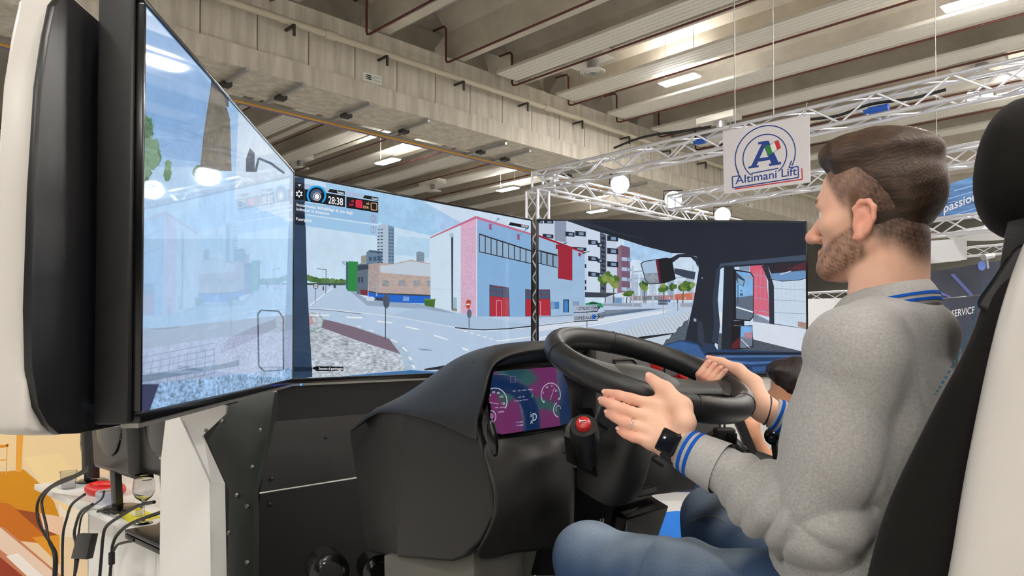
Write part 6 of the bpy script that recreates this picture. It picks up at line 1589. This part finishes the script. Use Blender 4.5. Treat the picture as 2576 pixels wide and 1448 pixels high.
# skull and face
he((0, 0.006, 0.015), (0.0745, 0.096, 0.086)); he((0, 0.045, -0.02), (0.062, 0.056, 0.075), 0.02); he((0, 0.046, -0.072), (0.053, 0.053, 0.058), 0.02)
fld.cap(hl(-0.018, 0.084, -0.112), hl(0.018, 0.084, -0.112), 0.021, k=0.02)
for s_ in (-1, 1):
    hc((s_ * 0.056, 0.008, -0.078), (s_ * 0.022, 0.078, -0.114), 0.018, 0.02, 0.02)
    he((s_ * 0.046, 0.066, -0.042), (0.022, 0.022, 0.02), 0.02)
hc((-0.034, 0.090, 0.000), (0.034, 0.090, 0.000), 0.0115, k=0.015)
for s_ in (-1, 1): he((s_ * 0.033, 0.107, -0.022), (0.017, 0.014, 0.011), 0.012, True)
hc((0, 0.097, -0.012), (0, 0.122, -0.052), 0.0085, 0.0115, 0.012); he((0, 0.125, -0.054), (0.0115, 0.011, 0.011), 0.008)
for s_ in (-1, 1):
    he((s_ * 0.0125, 0.112, -0.059), (0.008, 0.010, 0.008), 0.006); he((s_ * 0.007, 0.117, -0.067), (0.004, 0.005, 0.004), 0.003, True)
hc((-0.018, 0.099, -0.086), (0.018, 0.099, -0.086), 0.0075, k=0.008); hc((-0.016, 0.098, -0.096), (0.016, 0.098, -0.096), 0.0075, k=0.007)
hc((-0.022, 0.108, -0.091), (0.022, 0.108, -0.091), 0.0022, k=0.004, sub=True)
# ears
for s_ in (-1, 1):
    eu = (HU * math.cos(0.2) - HF * math.sin(0.2)).normalized(); ef = (HF * math.cos(0.2) + HU * math.sin(0.2)).normalized()
    def ep(x, y, z): return hl(s_ * (0.0725 + x), 0.004, -0.046) + ef * y + eu * z
    fld.ell(ep(0.004, 0, 0.0), (0.008, 0.017, 0.029), (HR, ef, eu), 0.006)
    rimp = [ep(0.004, 0.012, 0.006), ep(0.008, 0.016, 0.018), ep(0.011, 0.008, 0.030), ep(0.013, -0.006, 0.032), ep(0.014, -0.017, 0.022), ep(0.013, -0.019, 0.005), ep(0.010, -0.013, -0.014), ep(0.006, -0.002, -0.027), ep(0.004, 0.008, -0.028)]
    fld.chain(rimp, [0.0038, 0.0042, 0.0045, 0.0045, 0.0045, 0.0045, 0.0048, 0.0058, 0.005], 0.004)
    fld.ell(ep(0.014, 0.001, -0.002), (0.007, 0.0075, 0.012), (HR, ef, eu), 0.004, True)
    fld.ell(ep(0.015, -0.001, 0.019), (0.004, 0.007, 0.006), (HR, ef, eu), 0.004, True)
    fld.ell(ep(0.006, 0.011, -0.003), (0.004, 0.004, 0.007), (HR, ef, eu), 0.004)
# arms inside the sleeves
fld.chain([SHL, ELL, WRL], [0.045, 0.04, 0.026], 0.02); fld.chain([SHR, ELR, WRR], [0.045, 0.04, 0.026], 0.02)
# left hand: palm, thumb side up, fingers along the outside of the rim
def Pp(*a): return [P(*q) for q in a]
LH = {'index': Pp((1652, 1020, 1.345), (1588, 1003, 1.352), (1553, 993, 1.368), (1526, 988, 1.388)),
      'middle': Pp((1636, 1052, 1.337), (1568, 1030, 1.343), (1536, 1015, 1.360), (1516, 1008, 1.378)),
      'ring': Pp((1634, 1084, 1.328), (1573, 1063, 1.332), (1548, 1049, 1.347), (1531, 1040, 1.363)),
      'little': Pp((1643, 1112, 1.318), (1594, 1100, 1.320), (1573, 1091, 1.330), (1560, 1083, 1.342))}
for nme, q in LH.items():
    r0 = {'index': 0.0112, 'middle': 0.0115, 'ring': 0.0108, 'little': 0.0095}[nme]
    fld.chain(q, [r0 * 1.02, r0 * 0.98, r0 * 0.9, r0 * 0.76], 0.0025)
    fld.cap(WRL, q[0], 0.021, 0.0145, 0.016)
TH = Pp((1722, 1062, 1.305), (1716, 1022, 1.322), (1672, 980, 1.345), (1636, 951, 1.368))
fld.chain([WRL] + TH, [0.022, 0.019, 0.0165, 0.0145, 0.0105], 0.010)
fld.cap(TH[1], LH['index'][0], 0.010, 0.010, 0.016)
fld.cap(WRL + (WRL - ELL).normalized() * -0.06, WRL, 0.029, 0.026, 0.012)
# right hand: closed round the far side of the rim
def wrap(ph, th, r):
    """point round the rim: ph along the wheel, th round the tube (0 outside, 90 on top)"""
    a_, t_ = math.radians(ph), math.radians(th); ra = WX * math.cos(a_) + WY * math.sin(a_)
    return rim(ph) + ra * (r * math.cos(t_)) + WN * (r * 1.1 * math.sin(t_))
gr = rw + 0.0085
RH = {k_: [wrap(ph - 3, -25, gr + 0.008), wrap(ph, -105, gr + 0.001), wrap(ph + 1, -178, gr), wrap(ph + 1, 118, gr - 0.001)] for k_, ph in (('index', -11), ('middle', -16.7), ('ring', -22.4), ('little', -27.8))}
for nme, q in RH.items():
    r0 = {'index': 0.0098, 'middle': 0.0100, 'ring': 0.0096, 'little': 0.0085}[nme]
    fld.chain(q, [r0 * 1.05, r0 * 0.95, r0 * 0.92, r0 * 0.8], 0.002)
    fld.cap(WRR, q[0], 0.022, 0.016, 0.016)
THR = [wrap(-33, 20, gr + 0.022), wrap(-24, 48, gr + 0.012), wrap(-14, 68, gr + 0.003), wrap(-6.5, 80, gr)]
fld.chain([WRR] + THR, [0.022, 0.02, 0.015, 0.0125, 0.0095], 0.010)
v, q = fld.mesh(); v = relax(v, q, 2, 0.4)
L_ = (v - np.array(tuple(HO))) @ np.array([tuple(HR), tuple(HF), tuple(HU)]).T
x, y, z = L_[:, 0], L_[:, 1], L_[:, 2]
skin = np.array(lin((228, 182, 156))); pink = np.array(lin((206, 128, 110))); dark = np.array(lin((62, 45, 36))); beard = np.array(lin((98, 68, 50)))
cols = np.tile(skin, (len(v), 1)); nz = vnoise(v, 90, 1); nz2 = vnoise(v, 700, 2)
head = (z > -0.25) & (np.abs(x) < 0.12) & (np.abs(y) < 0.16)
def lay(c, w): 
    global cols
    w = np.clip(w, 0, 1)[:, None]; cols = cols * (1 - w) + c * w
lay(pink, 0.30 * np.clip(nz, 0, 1) + 0.05)
ear_w = head * sst(0.072, 0.078, np.abs(x)) * sst(0.05, 0.03, np.abs(z + 0.046)) * sst(0.045, 0.03, np.abs(y - 0.002)); lay(np.array(lin((222, 140, 120))), ear_w * 0.55)
lay(np.array(lin((196, 110, 100))), head * sst(0.012, 0.006, np.abs(z + 0.091)) * sst(0.085, 0.095, y) * sst(0.024, 0.016, np.abs(x)) * 0.8)
lay(np.array(lin((205, 125, 105))), head * sst(0.100, 0.118, y) * sst(-0.03, -0.05, z) * sst(-0.08, -0.066, z) * 0.4)
# clipped hair at the sides and nape, denser upwards
zl = -0.045 - 0.065 * sst(0.03, -0.03, y) - 0.030 * sst(-0.03, -0.07, y)
front = sst(0.012, -0.006, y - (0.050 + 0.60 * z))
sidehair = head * sst(zl, zl + 0.048, z) * front * (1 - ear_w) * (0.85 + 0.15 * sst(0.03, -0.02, y))
sidehair = np.maximum(sidehair, head * sst(0.035, 0.06, z) * front)
lay(dark, sidehair * (0.92 + 0.2 * nz2))
# beard
zc = -0.036 - 0.50 * (y - 0.012)
bw = head * sst(0.0, 0.012, zc - z) * sst(-0.004, 0.012, y) * sst(-0.150, -0.132, z - 0.45 * (0.085 - y) * (y < 0.085)) * (1 - ear_w)
bw = np.maximum(bw, head * sst(0.016, 0.006, np.abs(y - 0.018)) * sst(-0.06, -0.03, z) * 0 )
mouth = sst(0.016, 0.009, np.abs(z + 0.091)) * sst(0.092, 0.097, y) * sst(0.026, 0.02, np.abs(x))
must = head * sst(0.011, 0.006, np.abs(z + 0.076)) * sst(0.08, 0.092, y) * sst(0.034, 0.026, np.abs(x))
lay(beard, np.maximum(bw * (1 - mouth), must * 0.8) * (0.74 + 0.38 * nz2))
side = head * sst(0.014, 0.005, np.abs(y - 0.020)) * sst(-0.075, -0.055, z) * sst(0.02, 0.0, z) * (np.abs(x) > 0.05) * (1 - ear_w)
lay(beard, side * 0.85)
lay(np.array(lin((70, 48, 36))), head * sst(0.006, 0.003, np.abs(z - 0.004 + 3.0 * (np.abs(x) - 0.03) ** 2 * 2)) * sst(0.075, 0.088, y) * sst(0.05, 0.044, np.abs(x)) * sst(0.008, 0.014, np.abs(x)))
# knuckles and fingertips a little redder
for q_ in list(LH.values()) + list(RH.values()) + [TH, THR]:
    for p_ in q_[1:]:
        d = np.linalg.norm(v - np.array(tuple(p_)), axis=1); lay(np.array(lin((206, 122, 104))), 0.38 * sst(0.022, 0.006, d))
skin_m = mat_cols('skin', rough=0.5, spec=0.35, grain=0.05, gscale=500, bump=0.15, bscale=900)
np_mesh('body', v, q, skin_m, t, cols)
for s_ in (-1, 1):
    c0 = hl(s_ * 0.0315, 0.0855, -0.0225); b = B(); b.ball(c0, 0.0118, 18, 12); e = b.build('eyeball', mat('eye_white', (232, 228, 224), 0.1), t, smooth=3.0)
    b = B(); b.ball(c0 + HF * 0.0085, (0.0055, 0.0045, 0.0055), 14, 8, (HR, HF, UP)); b.build('iris', mat('iris_brown', (70, 52, 40), 0.1), e, smooth=3.0)
# nails
for q_, r in [(LH[k], 0.0058) for k in LH] + [(TH, 0.0075), (THR, 0.0065)] + [(RH[k], 0.0052) for k in RH]:
    d = (q_[3] - q_[2]).normalized(); w_ = V(0, -1, 0.35); w_ = (w_ - d * w_.dot(d)).normalized(); c0 = q_[3] + w_ * (r * 1.15) + d * 0.002
    b = B(); b.ball(c0, (r * 0.85, r * 1.05, 0.0016), 12, 6, (d.cross(w_), d, w_)); b.build('fingernail', mat('nail', (228, 176, 158), 0.3), t, smooth=3.0)

# hair: a shell over the skull, long and combed back on top, clipped short at sides and nape
hf = Field(tuple(HO - V(0.15, 0.15, 0.16)), tuple(HO + V(0.15, 0.15, 0.14)), 0.0026)
def hh(c, r, k=0.02, sub=False): hf.ell(hl(*c), r, (HR, HF, HU), k, sub)
hh((0, 0.006, 0.015), (0.0745, 0.096, 0.086)); hh((0, -0.004, -0.05), (0.060, 0.066, 0.06), 0.03)
g = np.stack(np.meshgrid(*[hf.lo[i] + hf.h * np.arange(hf.n[i]) for i in range(3)], indexing='ij'), -1) - np.array(tuple(HO))
gx, gy, gz = g @ np.array(tuple(HR)), g @ np.array(tuple(HF)), g @ np.array(tuple(HU))
z0 = 0.022 - 0.090 * sst(0.02, -0.075, gy) + 0.04 * sst(0.06, 0.03, np.abs(gx)) * (gy > 0)
T_ = -0.006 + 0.0125 * sst(z0, z0 + 0.05, gz) + 0.017 * sst(0.045, 0.085, gz) + 0.004 * sst(-0.03, -0.09, gy) * sst(-0.06, 0.0, gz)
T_ -= 0.03 * sst(0.0, 0.016, gy - (0.050 + 0.62 * gz)) * (gz < 0.075)
hf.f = (hf.f - T_).astype(np.float32)
hf.chain([hl(-0.046, 0.048, 0.070), hl(-0.024, 0.068, 0.083), hl(0.02, 0.071, 0.085), hl(0.046, 0.056, 0.073)], [0.013, 0.017, 0.018, 0.015], 0.03)
hf.cap(hl(-0.028, 0.080, 0.080), hl(0.032, 0.083, 0.083), 0.0115, 0.013, 0.018)
hf.cap(hl(-0.034, 0.04, 0.086), hl(0.04, 0.04, 0.090), 0.016, 0.018, 0.03)
v, q = hf.mesh(); v = relax(v, q, 2, 0.5); n = normals(v, q)
L_ = (v - np.array(tuple(HO))) @ np.array([tuple(HR), tuple(HF), tuple(HU)]).T
st_ = np.sin(L_[:, 0] * 1300 + 3 * vnoise(v, 40, 21) + 240 * L_[:, 2]) + 0.8 * vnoise(v, 150, 22)
v = v + n * (0.0018 * vnoise(v, 80, 5))[:, None]
lo_, hi_ = np.array(lin((46, 34, 27))), np.array(lin((88, 64, 48)))
w_ = np.clip(0.3 + 0.35 * vnoise(v, 90, 8), 0, 1)[:, None]
hair_m = mat_cols('hair', rough=0.42, spec=0.35, grain=0.45, gscale=1.0, bump=0.9, bscale=1.0)
for nd in list(hair_m.node_tree.nodes):      # strands: noise drawn out along the combing direction
    if nd.type == 'TEX_NOISE':
        mp = hair_m.node_tree.nodes.new('ShaderNodeMapping'); mp.vector_type = 'TEXTURE'; mp.inputs['Rotation'].default_value = (0.25, 0, math.atan2(HF.y, HF.x)); mp.inputs['Scale'].default_value = (0.045, 0.0022, 0.004)
        src = nd.inputs['Vector'].links[0].from_socket; hair_m.node_tree.links.new(src, mp.inputs['Vector']); hair_m.node_tree.links.new(mp.outputs[0], nd.inputs['Vector'])
np_mesh('hair', v, q, hair_m, t, lo_ * (1 - w_) + hi_ * w_, label='short dark brown hair combed back with a quiff')

# ------------------------------------------------------------------ sweatshirt
sf = Field((0.22, 0.90, 0.86), (1.02, 1.86, 1.60), 0.0048)
sf.ell(bl_(0, -0.008, -0.20), (0.185, 0.122, 0.20), (BR_, BF, (UP - BF * 0.12).normalized()), 0.04)
sf.ell(bl_(0, 0.055, -0.42), (0.18, 0.125, 0.21), (BR_, BF, (UP - BF * 0.25).normalized()), 0.05)
sf.cap(bl_(-0.05, -0.015, -0.035), SHL, 0.062, 0.072, 0.05); sf.cap(bl_(0.05, -0.015, -0.035), SHR, 0.062, 0.072, 0.05)
sf.ell(bl_(0, -0.02, -0.04), (0.085, 0.085, 0.05), (BR_, BF, UP), 0.04)
CUL = WRL + (ELL - WRL).normalized() * 0.108; CUR = WRR + (ELR - WRR).normalized() * 0.105
mid_u = (SHL + ELL) / 2 + V(0.006, -0.012, 0.0)
mid_f = (ELL + CUL) / 2 + V(0, 0, -0.014)
torso_f = sf
sf = Field((0.22, 0.90, 0.86), (1.02, 1.86, 1.60), 0.0048)
sf.chain([SHL, mid_u, ELL + V(0.004, -0.004, 0), mid_f, CUL], [0.073, 0.067, 0.066, 0.055, 0.043], 0.03)
sf.ell(ELL + V(0.012, -0.008, -0.014), (0.066, 0.064, 0.055), None, 0.03)
sf.chain([SHR, (SHR + ELR) / 2, ELR, CUR], [0.072, 0.066, 0.058, 0.040], 0.03)
k_ = 0.012
x_ = np.maximum(k_ - np.abs(sf.f - torso_f.f), 0) / k_
sf.f = (np.minimum(sf.f, torso_f.f) - x_ * x_ * k_ * 0.25).astype(np.float32)
# deep creases: armpit, waist, inside of the elbow
def crease(pts, r, k=0.016):
    pts = cat_rom([P(*q) for q in pts], 4)
    for i in range(len(pts) - 1): sf.cap(pts[i], pts[i + 1], r, r, k, True)
v, q = sf.mesh(); v = relax(v, q, 2, 0.5); n = normals(v, q)
def seg(p, a, b):
    a = np.array(tuple(a)); b = np.array(tuple(b)); ab = b - a; t_ = np.clip((p - a) @ ab / (ab @ ab), 0, 1)
    return t_, np.linalg.norm(p - a - t_[:, None] * ab, axis=1)
tu, du = seg(v, SHL, ELL); tf, df = seg(v, ELL, CUL); tr_, dr = seg(v, CUR, ELR)
onf = (df < du) & (df < 0.10); onu = (du <= df) & (du < 0.095)
ang = (v @ np.array([0.3, 0.5, 0.8]))
disp = np.zeros(len(v))
# wrinkles stacked along the forearm and round the elbow
w1 = onf * sst(0.0, 0.18, 1 - tf) * (0.45 + 0.55 * np.exp(-((tf - 0.18) / 0.3) ** 2))
def fold(x): return 1.0 - 2.0 * np.abs(np.sin(x)) ** 0.8          # sharp valleys, round crests
vz = v @ np.array([0.15, -0.25, 1.0])
disp -= w1 * 0.0105 * (0.65 + 0.6 * vnoise(v, 16, 33)) * fold(tf * 12 + 11 * vz + 2.6 * vnoise(v, 9, 3))
disp += onf * 0.0045 * vnoise(v, 48, 31)
w2 = onu * np.exp(-((tu - 0.95) / 0.35) ** 2)
disp -= w2 * 0.0105 * (0.7 + 0.6 * vnoise(v, 14, 34)) * fold(tu * 7 + 12 * (v @ np.array([1.0, 0.2, 0.3])) + 1.2 * vnoise(v, 11, 4))
# long soft drapes over the back and upper arm
dr1 = fold(21 * (v @ np.array([0.62, -0.35, 0.62])) + 1.8 * vnoise(v, 7, 6))
disp -= (~onf) * 0.0060 * dr1 * (0.35 + 0.65 * sst(1.44, 1.28, v[:, 2]))
disp += (~onf) * 0.004 * vnoise(v, 18, 32)
disp += 0.0014 * vnoise(v, 60, 9)
# seam of the set-in sleeve
sx = (v - np.array(tuple(NB))) @ np.array(tuple(BR_)); dseam = np.abs(sx + 0.135 - 0.10 * np.clip(-(v[:, 2] - NB.z) - 0.05, 0, 0.3))
disp -= 0.003 * np.exp(-(dseam / 0.006) ** 2) * (v[:, 2] < NB.z - 0.02) * (v[:, 2] > NB.z - 0.24)
v = v + n * disp[:, None]
sw_m = mat('grey_marl_jersey', (160, 158, 156), 0.92, spec=0.12, var=0.16, vscale=260, bump=0.3, bscale=900, sheen=0.25)
np_mesh('sweatshirt', v, q, sw_m, t, label='grey marl long-sleeved sweatshirt')
blue_s = mat('royal_blue_rib', (22, 80, 170), 0.9, spec=0.1)
rib_m = mat('grey_rib_knit', (168, 166, 164), 0.92, spec=0.12, var=0.12, vscale=300, bump=0.3, bscale=900)
def cuff(w, e, r0, r1, off, nm):
    ax = (e - w).normalized(); x_, y_, z_ = basis(ax, UP)
    def ring(s, r): return [w + ax * s + x_ * (r * math.cos(2 * math.pi * k / 32)) + y_ * (r * 0.92 * math.sin(2 * math.pi * k / 32)) for k in range(32)]
    b = B(); b.loft([ring(off, r0 - 0.006), ring(off - 0.001, r0 - 0.002), ring(off, r0), ring(off + 0.02, r0 + (r1 - r0) * 0.3), ring(off + 0.045, r0 + (r1 - r0) * 0.65), ring(off + 0.075, r1)], cap=False); c_ = b.build('cuff', rib_m, t, smooth=3.0)
    for s0 in (0.006, 0.019):
        b = B(); rr = lambda s: r0 + (r1 - r0) * 0.3 * s / 0.02 + 0.0012
        b.loft([ring(off + s0, rr(s0) - 0.0012), ring(off + s0 + 0.0005, rr(s0)), ring(off + s0 + 0.0065, rr(s0 + 0.0065)), ring(off + s0 + 0.007, rr(s0 + 0.007) - 0.0012)], cap=False); b.build('stripe', blue_s, c_, smooth=3.0, label='royal blue stripe knitted into the cuff')
cuff(WRL, ELL, 0.0375, 0.047, 0.022, 'left'); cuff(WRR, ELR, 0.034, 0.042, 0.018, 'right')
# collar, folded over, open at the front
def col_pt(ph, s):
    """ph 0 at the nape, +-pi at the throat; s 0 top edge, 1 lower edge of the fold"""
    fb = -math.cos(ph); sd = math.sin(ph)
    r = 0.0655 + 0.030 * s + 0.006 * math.sin(math.pi * s)
    z = 0.052 - 0.046 * s - 0.040 * (fb + 1) / 2 - 0.030 * s * max(0, fb) 
    c0 = bl_(0, 0.012 * s + 0.004, 0)
    return c0 + BR_ * (r * sd) + BF * (r * 1.06 * fb) + UP * z
PHI = [(-2.72 + 5.44 * i / 48) for i in range(49)]
def band(s0, s1, out, nn=5):
    R_ = []
    for k in range(nn):
        s = s0 + (s1 - s0) * k / (nn - 1); row = []
        for ph in PHI:
            p0 = col_pt(ph, s); c0 = bl_(0, 0, p0.z - NB.z); d = (p0 - c0); d.z = 0; d.normalize(); row.append(p0 + d * out)
        R_.append(row)
    return R_
b = B(); b.loft(band(-0.1, 1.0, 0.0, 9), cap=False, ring_closed=False); cl = b.build('collar', rib_m, t, smooth=3.0)
md = cl.modifiers.new('thick', 'SOLIDIFY'); md.thickness = 0.0035; md.offset = -1
for s0, s1 in ((0.50, 0.60), (0.72, 0.83)):
    b = B(); b.loft(band(s0, s1, 0.0012, 3), cap=False, ring_closed=False); b.build('stripe', blue_s, cl, smooth=3.0, label='royal blue stripe knitted into the collar')

# ------------------------------------------------------------------ jeans
jf = Field((0.02, 1.12, 0.34), (0.86, 1.98, 1.20), 0.006)
HPL, HPR = V(0.49, 1.27, 0.965), V(0.63, 1.42, 0.965)
KNL, KNR = P(1482, 1410, 1.57), P(1795, 1302, 1.74)
ANL, ANR = KNL + MF * 0.0 + MR * 0.10 - UP * 0.52, KNR + MF * 0.10 - UP * 0.56
jf.cap(HPL, HPR, 0.115, 0.115, 0.05)
jf.chain([HPL, (HPL + KNL) / 2 + UP * 0.0, KNL, (KNL + ANL) / 2 - MF * 0.02, ANL], [0.105, 0.088, 0.071, 0.066, 0.055], 0.03)
jf.chain([HPR, (HPR + KNR) / 2, KNR, (KNR + ANR) / 2 - MF * 0.02, ANR], [0.105, 0.088, 0.070, 0.064, 0.055], 0.03)
jf.ell(KNL + UP * 0.02, (0.068, 0.066, 0.06), None, 0.02)
v, q = jf.mesh(); v = relax(v, q, 3, 0.5); n = normals(v, q)
tl_, dl_ = seg(v, HPL, KNL); tr2, dr2 = seg(v, HPR, KNR)
v = v + n * (0.003 * vnoise(v, 22, 12) + 0.0035 * np.sin(tl_ * 20 + 14 * vnoise(v, 6, 13)) * (tl_ < 0.6) * (dl_ < 0.14))[:, None]
# worn, faded denim plus light from above put into the colour, on both legs
base, fade_lit = np.array(lin((60, 80, 110))), np.array(lin((142, 156, 172)))
cols = np.tile(base, (len(v), 1))
for hp_, kn_ in ((HPL, KNL), (HPR, KNR)):
    r_ = (UP * 0.085 + MF * 0.02); tw, dw = seg(v, hp_ + (kn_ - hp_) * 0.25 + r_, kn_ + UP * 0.07)
    w_ = np.clip(0.85 * sst(0.11, 0.02, dw) + 0.25 * vnoise(v, 30, 15) * sst(0.14, 0.06, dw), 0, 1)[:, None]
    cols = cols * (1 - w_) + fade_lit * w_
np_mesh('jeans', v, q, mat_cols('denim', rough=0.9, spec=0.1, grain=0.18, gscale=450, bump=0.3, bscale=900), t, cols, label='faded blue denim jeans')
# right leg seams
b = B(); b.tube(cat_rom([P(1735, 1310, 1.69), P(1790, 1296, 1.64), P(1850, 1330, 1.58), P(1900, 1378, 1.52)], 5), 0.0012, 5); b.build('jeans_seam', mat('tan_thread', (120, 116, 110), 0.8), t, smooth=True)
# shoes, below the frame
for an in (ANL, ANR):
    b = B(); c0 = V(an.x, an.y, PLAT + 0.047) + MF * 0.07; b.ball(c0, (0.045, 0.13, 0.05), 20, 12, (MR, MF, UP)); b.build('shoe', black_p, t, smooth=3.0)
# watch, ring, bracelet
ax = (ELL - WRL).normalized(); x_, y_, z_ = basis(ax, UP)
wc = WRL + ax * 0.004
outv = (P(1650, 1110, 1.1) - wc); outv = (outv - ax * outv.dot(ax)).normalized()
sidev = ax.cross(outv)
def wring(s, r): return [wc + ax * s + outv * (r * math.cos(2 * math.pi * k / 28)) + sidev * (r * 1.02 * math.sin(2 * math.pi * k / 28)) for k in range(28)]
b = B(); b.loft([wring(-0.011, 0.0300), wring(-0.011, 0.0325), wring(0.011, 0.0335), wring(0.011, 0.030)], closed=True); wt = b.build('wrist_watch', mat('watch_strap', (24, 24, 26), 0.55), t, smooth=0.8, label='black smartwatch on the left wrist')
b = B(); b.box(wc + outv * 0.0355, (0.018, 0.021, 0.0055), (ax, sidev, outv)); b.build('watch_case', mat('watch_case', (38, 38, 40), 0.25, metal=0.7), wt, bevel=0.005, seg=3)
b = B(); b.box(wc + outv * 0.0412, (0.0145, 0.0175, 0.0008), (ax, sidev, outv)); b.build('watch_glass', mat('watch_glass', (10, 14, 24), 0.06), wt, bevel=0.0007)
d = (LH['ring'][1] - LH['ring'][0]).normalized(); x_, y_, z_ = basis(d, UP); c0 = LH['ring'][0] + d * 0.036
b = B(); b.tube([c0 + x_ * (0.0118 * math.cos(2 * math.pi * k / 24)) + y_ * (0.0118 * math.sin(2 * math.pi * k / 24)) for k in range(24)], 0.0016, 8, closed=True); b.build('finger_ring', mat('silver', (225, 225, 228), 0.15, metal=1.0), t, smooth=3.0, label='silver ring on the left ring finger')
ax = (ELR - WRR).normalized(); x_, y_, z_ = basis(ax, UP); c0 = WRR + ax * 0.004
b = B(); b.tube([c0 + x_ * (0.0305 * math.cos(2 * math.pi * k / 28)) + y_ * (0.0295 * math.sin(2 * math.pi * k / 28)) - ax * (0.006 * math.cos(2 * math.pi * k / 28)) for k in range(28)], 0.0026, 8, closed=True); b.build('bracelet', mat('dark_cord', (44, 36, 34), 0.6), t, smooth=3.0, label='thin dark cord bracelet on the right wrist')

# ------------------------------------------------------------------ visitor seated beyond the console
VC = P(2005, 985, 2.75)
t = thing('person', 'dark-haired visitor in a dark leafy dress beyond the console', 'person', V(VC.x - 0.05, VC.y, 0.0))
vf = V(-0.9, 0.43, 0).normalized(); vr = V(vf.y, -vf.x, 0)
def vl(x, y, z): return VC + vr * x + vf * y + UP * z
bf = Field((0.45, 2.35, 0.62), (1.40, 3.12, 1.52), 0.0065)
def ve(c, r, k=0.02, sub=False): bf.ell(vl(*c), r, (vr, vf, UP), k, sub)
ve((0.075, 0.01, 0.03), (0.072, 0.092, 0.085)); ve((0.075, 0.045, -0.04), (0.056, 0.056, 0.07)); ve((0.075, 0.10, -0.02), (0.012, 0.02, 0.02))
ve((0.002, -0.004, 0.0), (0.009, 0.018, 0.03), 0.006)
bf.cap(vl(0.075, -0.005, -0.07), vl(0.075, -0.02, -0.17), 0.05, 0.055, 0.03)
ve((0.075, -0.01, -0.36), (0.14, 0.09, 0.2)); 
VS, VE_, VH = vl(-0.075, 0.0, -0.20), P(1930, 1170, 2.60), P(1884, 1076, 2.50)
bf.chain([VS, VE_, VH + (VE_ - VH) * 0.25], [0.045, 0.036, 0.026], 0.02)
hd0 = VH
for k in range(4):
    a0 = hd0 + UP * (0.022 - 0.017 * k) + V(0.0, -0.012, 0); bf.chain([hd0 + V(0.03, 0.01, 0.012 - 0.012 * k), a0 + V(-0.012, 0, 0), a0 + V(-0.02, 0.02, -0.003), a0 + V(0.01, 0.03, -0.003)], [0.012, 0.0085, 0.008, 0.0065], 0.005)
bf.cap(hd0 + V(0.03, 0, 0.015), hd0 + V(-0.012, 0.02, 0.035), 0.011, 0.008, 0.008)
bf.cap(hd0, VH + (VE_ - VH) * 0.25, 0.024, 0.024, 0.02)
bf.chain([vl(0.225, 0.0, -0.20), vl(0.24, 0.08, -0.42), P(1880, 1100, 2.56)], [0.045, 0.036, 0.026], 0.02)
v, q = bf.mesh(); v = relax(v, q, 2, 0.5)
cols = np.tile(np.array(lin((206, 150, 118))), (len(v), 1))
np_mesh('body', v, q, skin_m, t, cols)
hf2 = Field(tuple(VC - V(0.22, 0.2, 0.2)), tuple(VC + V(0.26, 0.22, 0.2)), 0.006)
for c_, r_ in (((0.075, -0.005, 0.045), (0.086, 0.104, 0.09)), ((0.075, -0.04, -0.01), (0.085, 0.075, 0.09)), ((0.075, 0.06, 0.075), (0.075, 0.06, 0.045))): hf2.ell(vl(*c_), r_, (vr, vf, UP), 0.02)
hf2.ell(vl(-0.03, 0.02, -0.04), (0.045, 0.05, 0.05), (vr, vf, UP), 0.01, True)
hf2.ell(vl(0.075, 0.12, -0.02), (0.09, 0.06, 0.07), (vr, vf, UP), 0.01, True)
v, q = hf2.mesh(); v = relax(v, q, 2, 0.5); n = normals(v, q); v = v + n * (0.004 * vnoise(v, 120, 41))[:, None]
np_mesh('hair', v, q, mat('black_hair', (30, 20, 17), 0.5, var=0.4, vscale=90), t, label='short dark wavy hair')
df_ = Field((0.45, 2.35, 0.40), (1.45, 3.2, 1.42), 0.008)
df_.ell(vl(0.075, -0.01, -0.38), (0.165, 0.115, 0.21), (vr, vf, UP), 0.03); df_.cap(vl(0.0, -0.01, -0.19), VS, 0.05, 0.055, 0.04); df_.cap(vl(0.14, -0.01, -0.19), vl(0.225, 0, -0.2), 0.05, 0.055, 0.04)
df_.cap(VS, VS + (VE_ - VS) * 0.45, 0.055, 0.05, 0.03)
df_.chain([vl(0.075, 0.0, -0.55), vl(0.02, 0.30, -0.58)], [0.15, 0.11], 0.04); df_.chain([vl(0.02, 0.30, -0.58), vl(0.02, 0.36, -0.9)], [0.11, 0.10], 0.04)
v, q = df_.mesh(); v = relax(v, q, 2, 0.5)
w_ = sst(0.35, 0.5, vnoise(v, 34, 51)); w2 = sst(0.42, 0.55, vnoise(v, 40, 52))
cols = np.tile(np.array(lin((20, 24, 40))), (len(v), 1)); cols = cols * (1 - w_[:, None]) + np.array(lin((96, 160, 92))) * w_[:, None]; cols = cols * (1 - w2[:, None]) + np.array(lin((236, 214, 150))) * w2[:, None]
np_mesh('dress', v, q, mat_cols('printed_cloth', rough=0.8), t, cols, label='dark dress printed with green leaves and cream flowers')
b = B(); c0 = vl(0.075, 0.1, -0.78); b.box(V(c0.x + 0.12, c0.y - 0.05, 0.2), (0.2, 0.2, 0.2)); 
tag(b.build('stool', mat('dark_stool', (30, 30, 34), 0.6), bevel=0.02), 'dark cube stool under the seated visitor', 'stool')
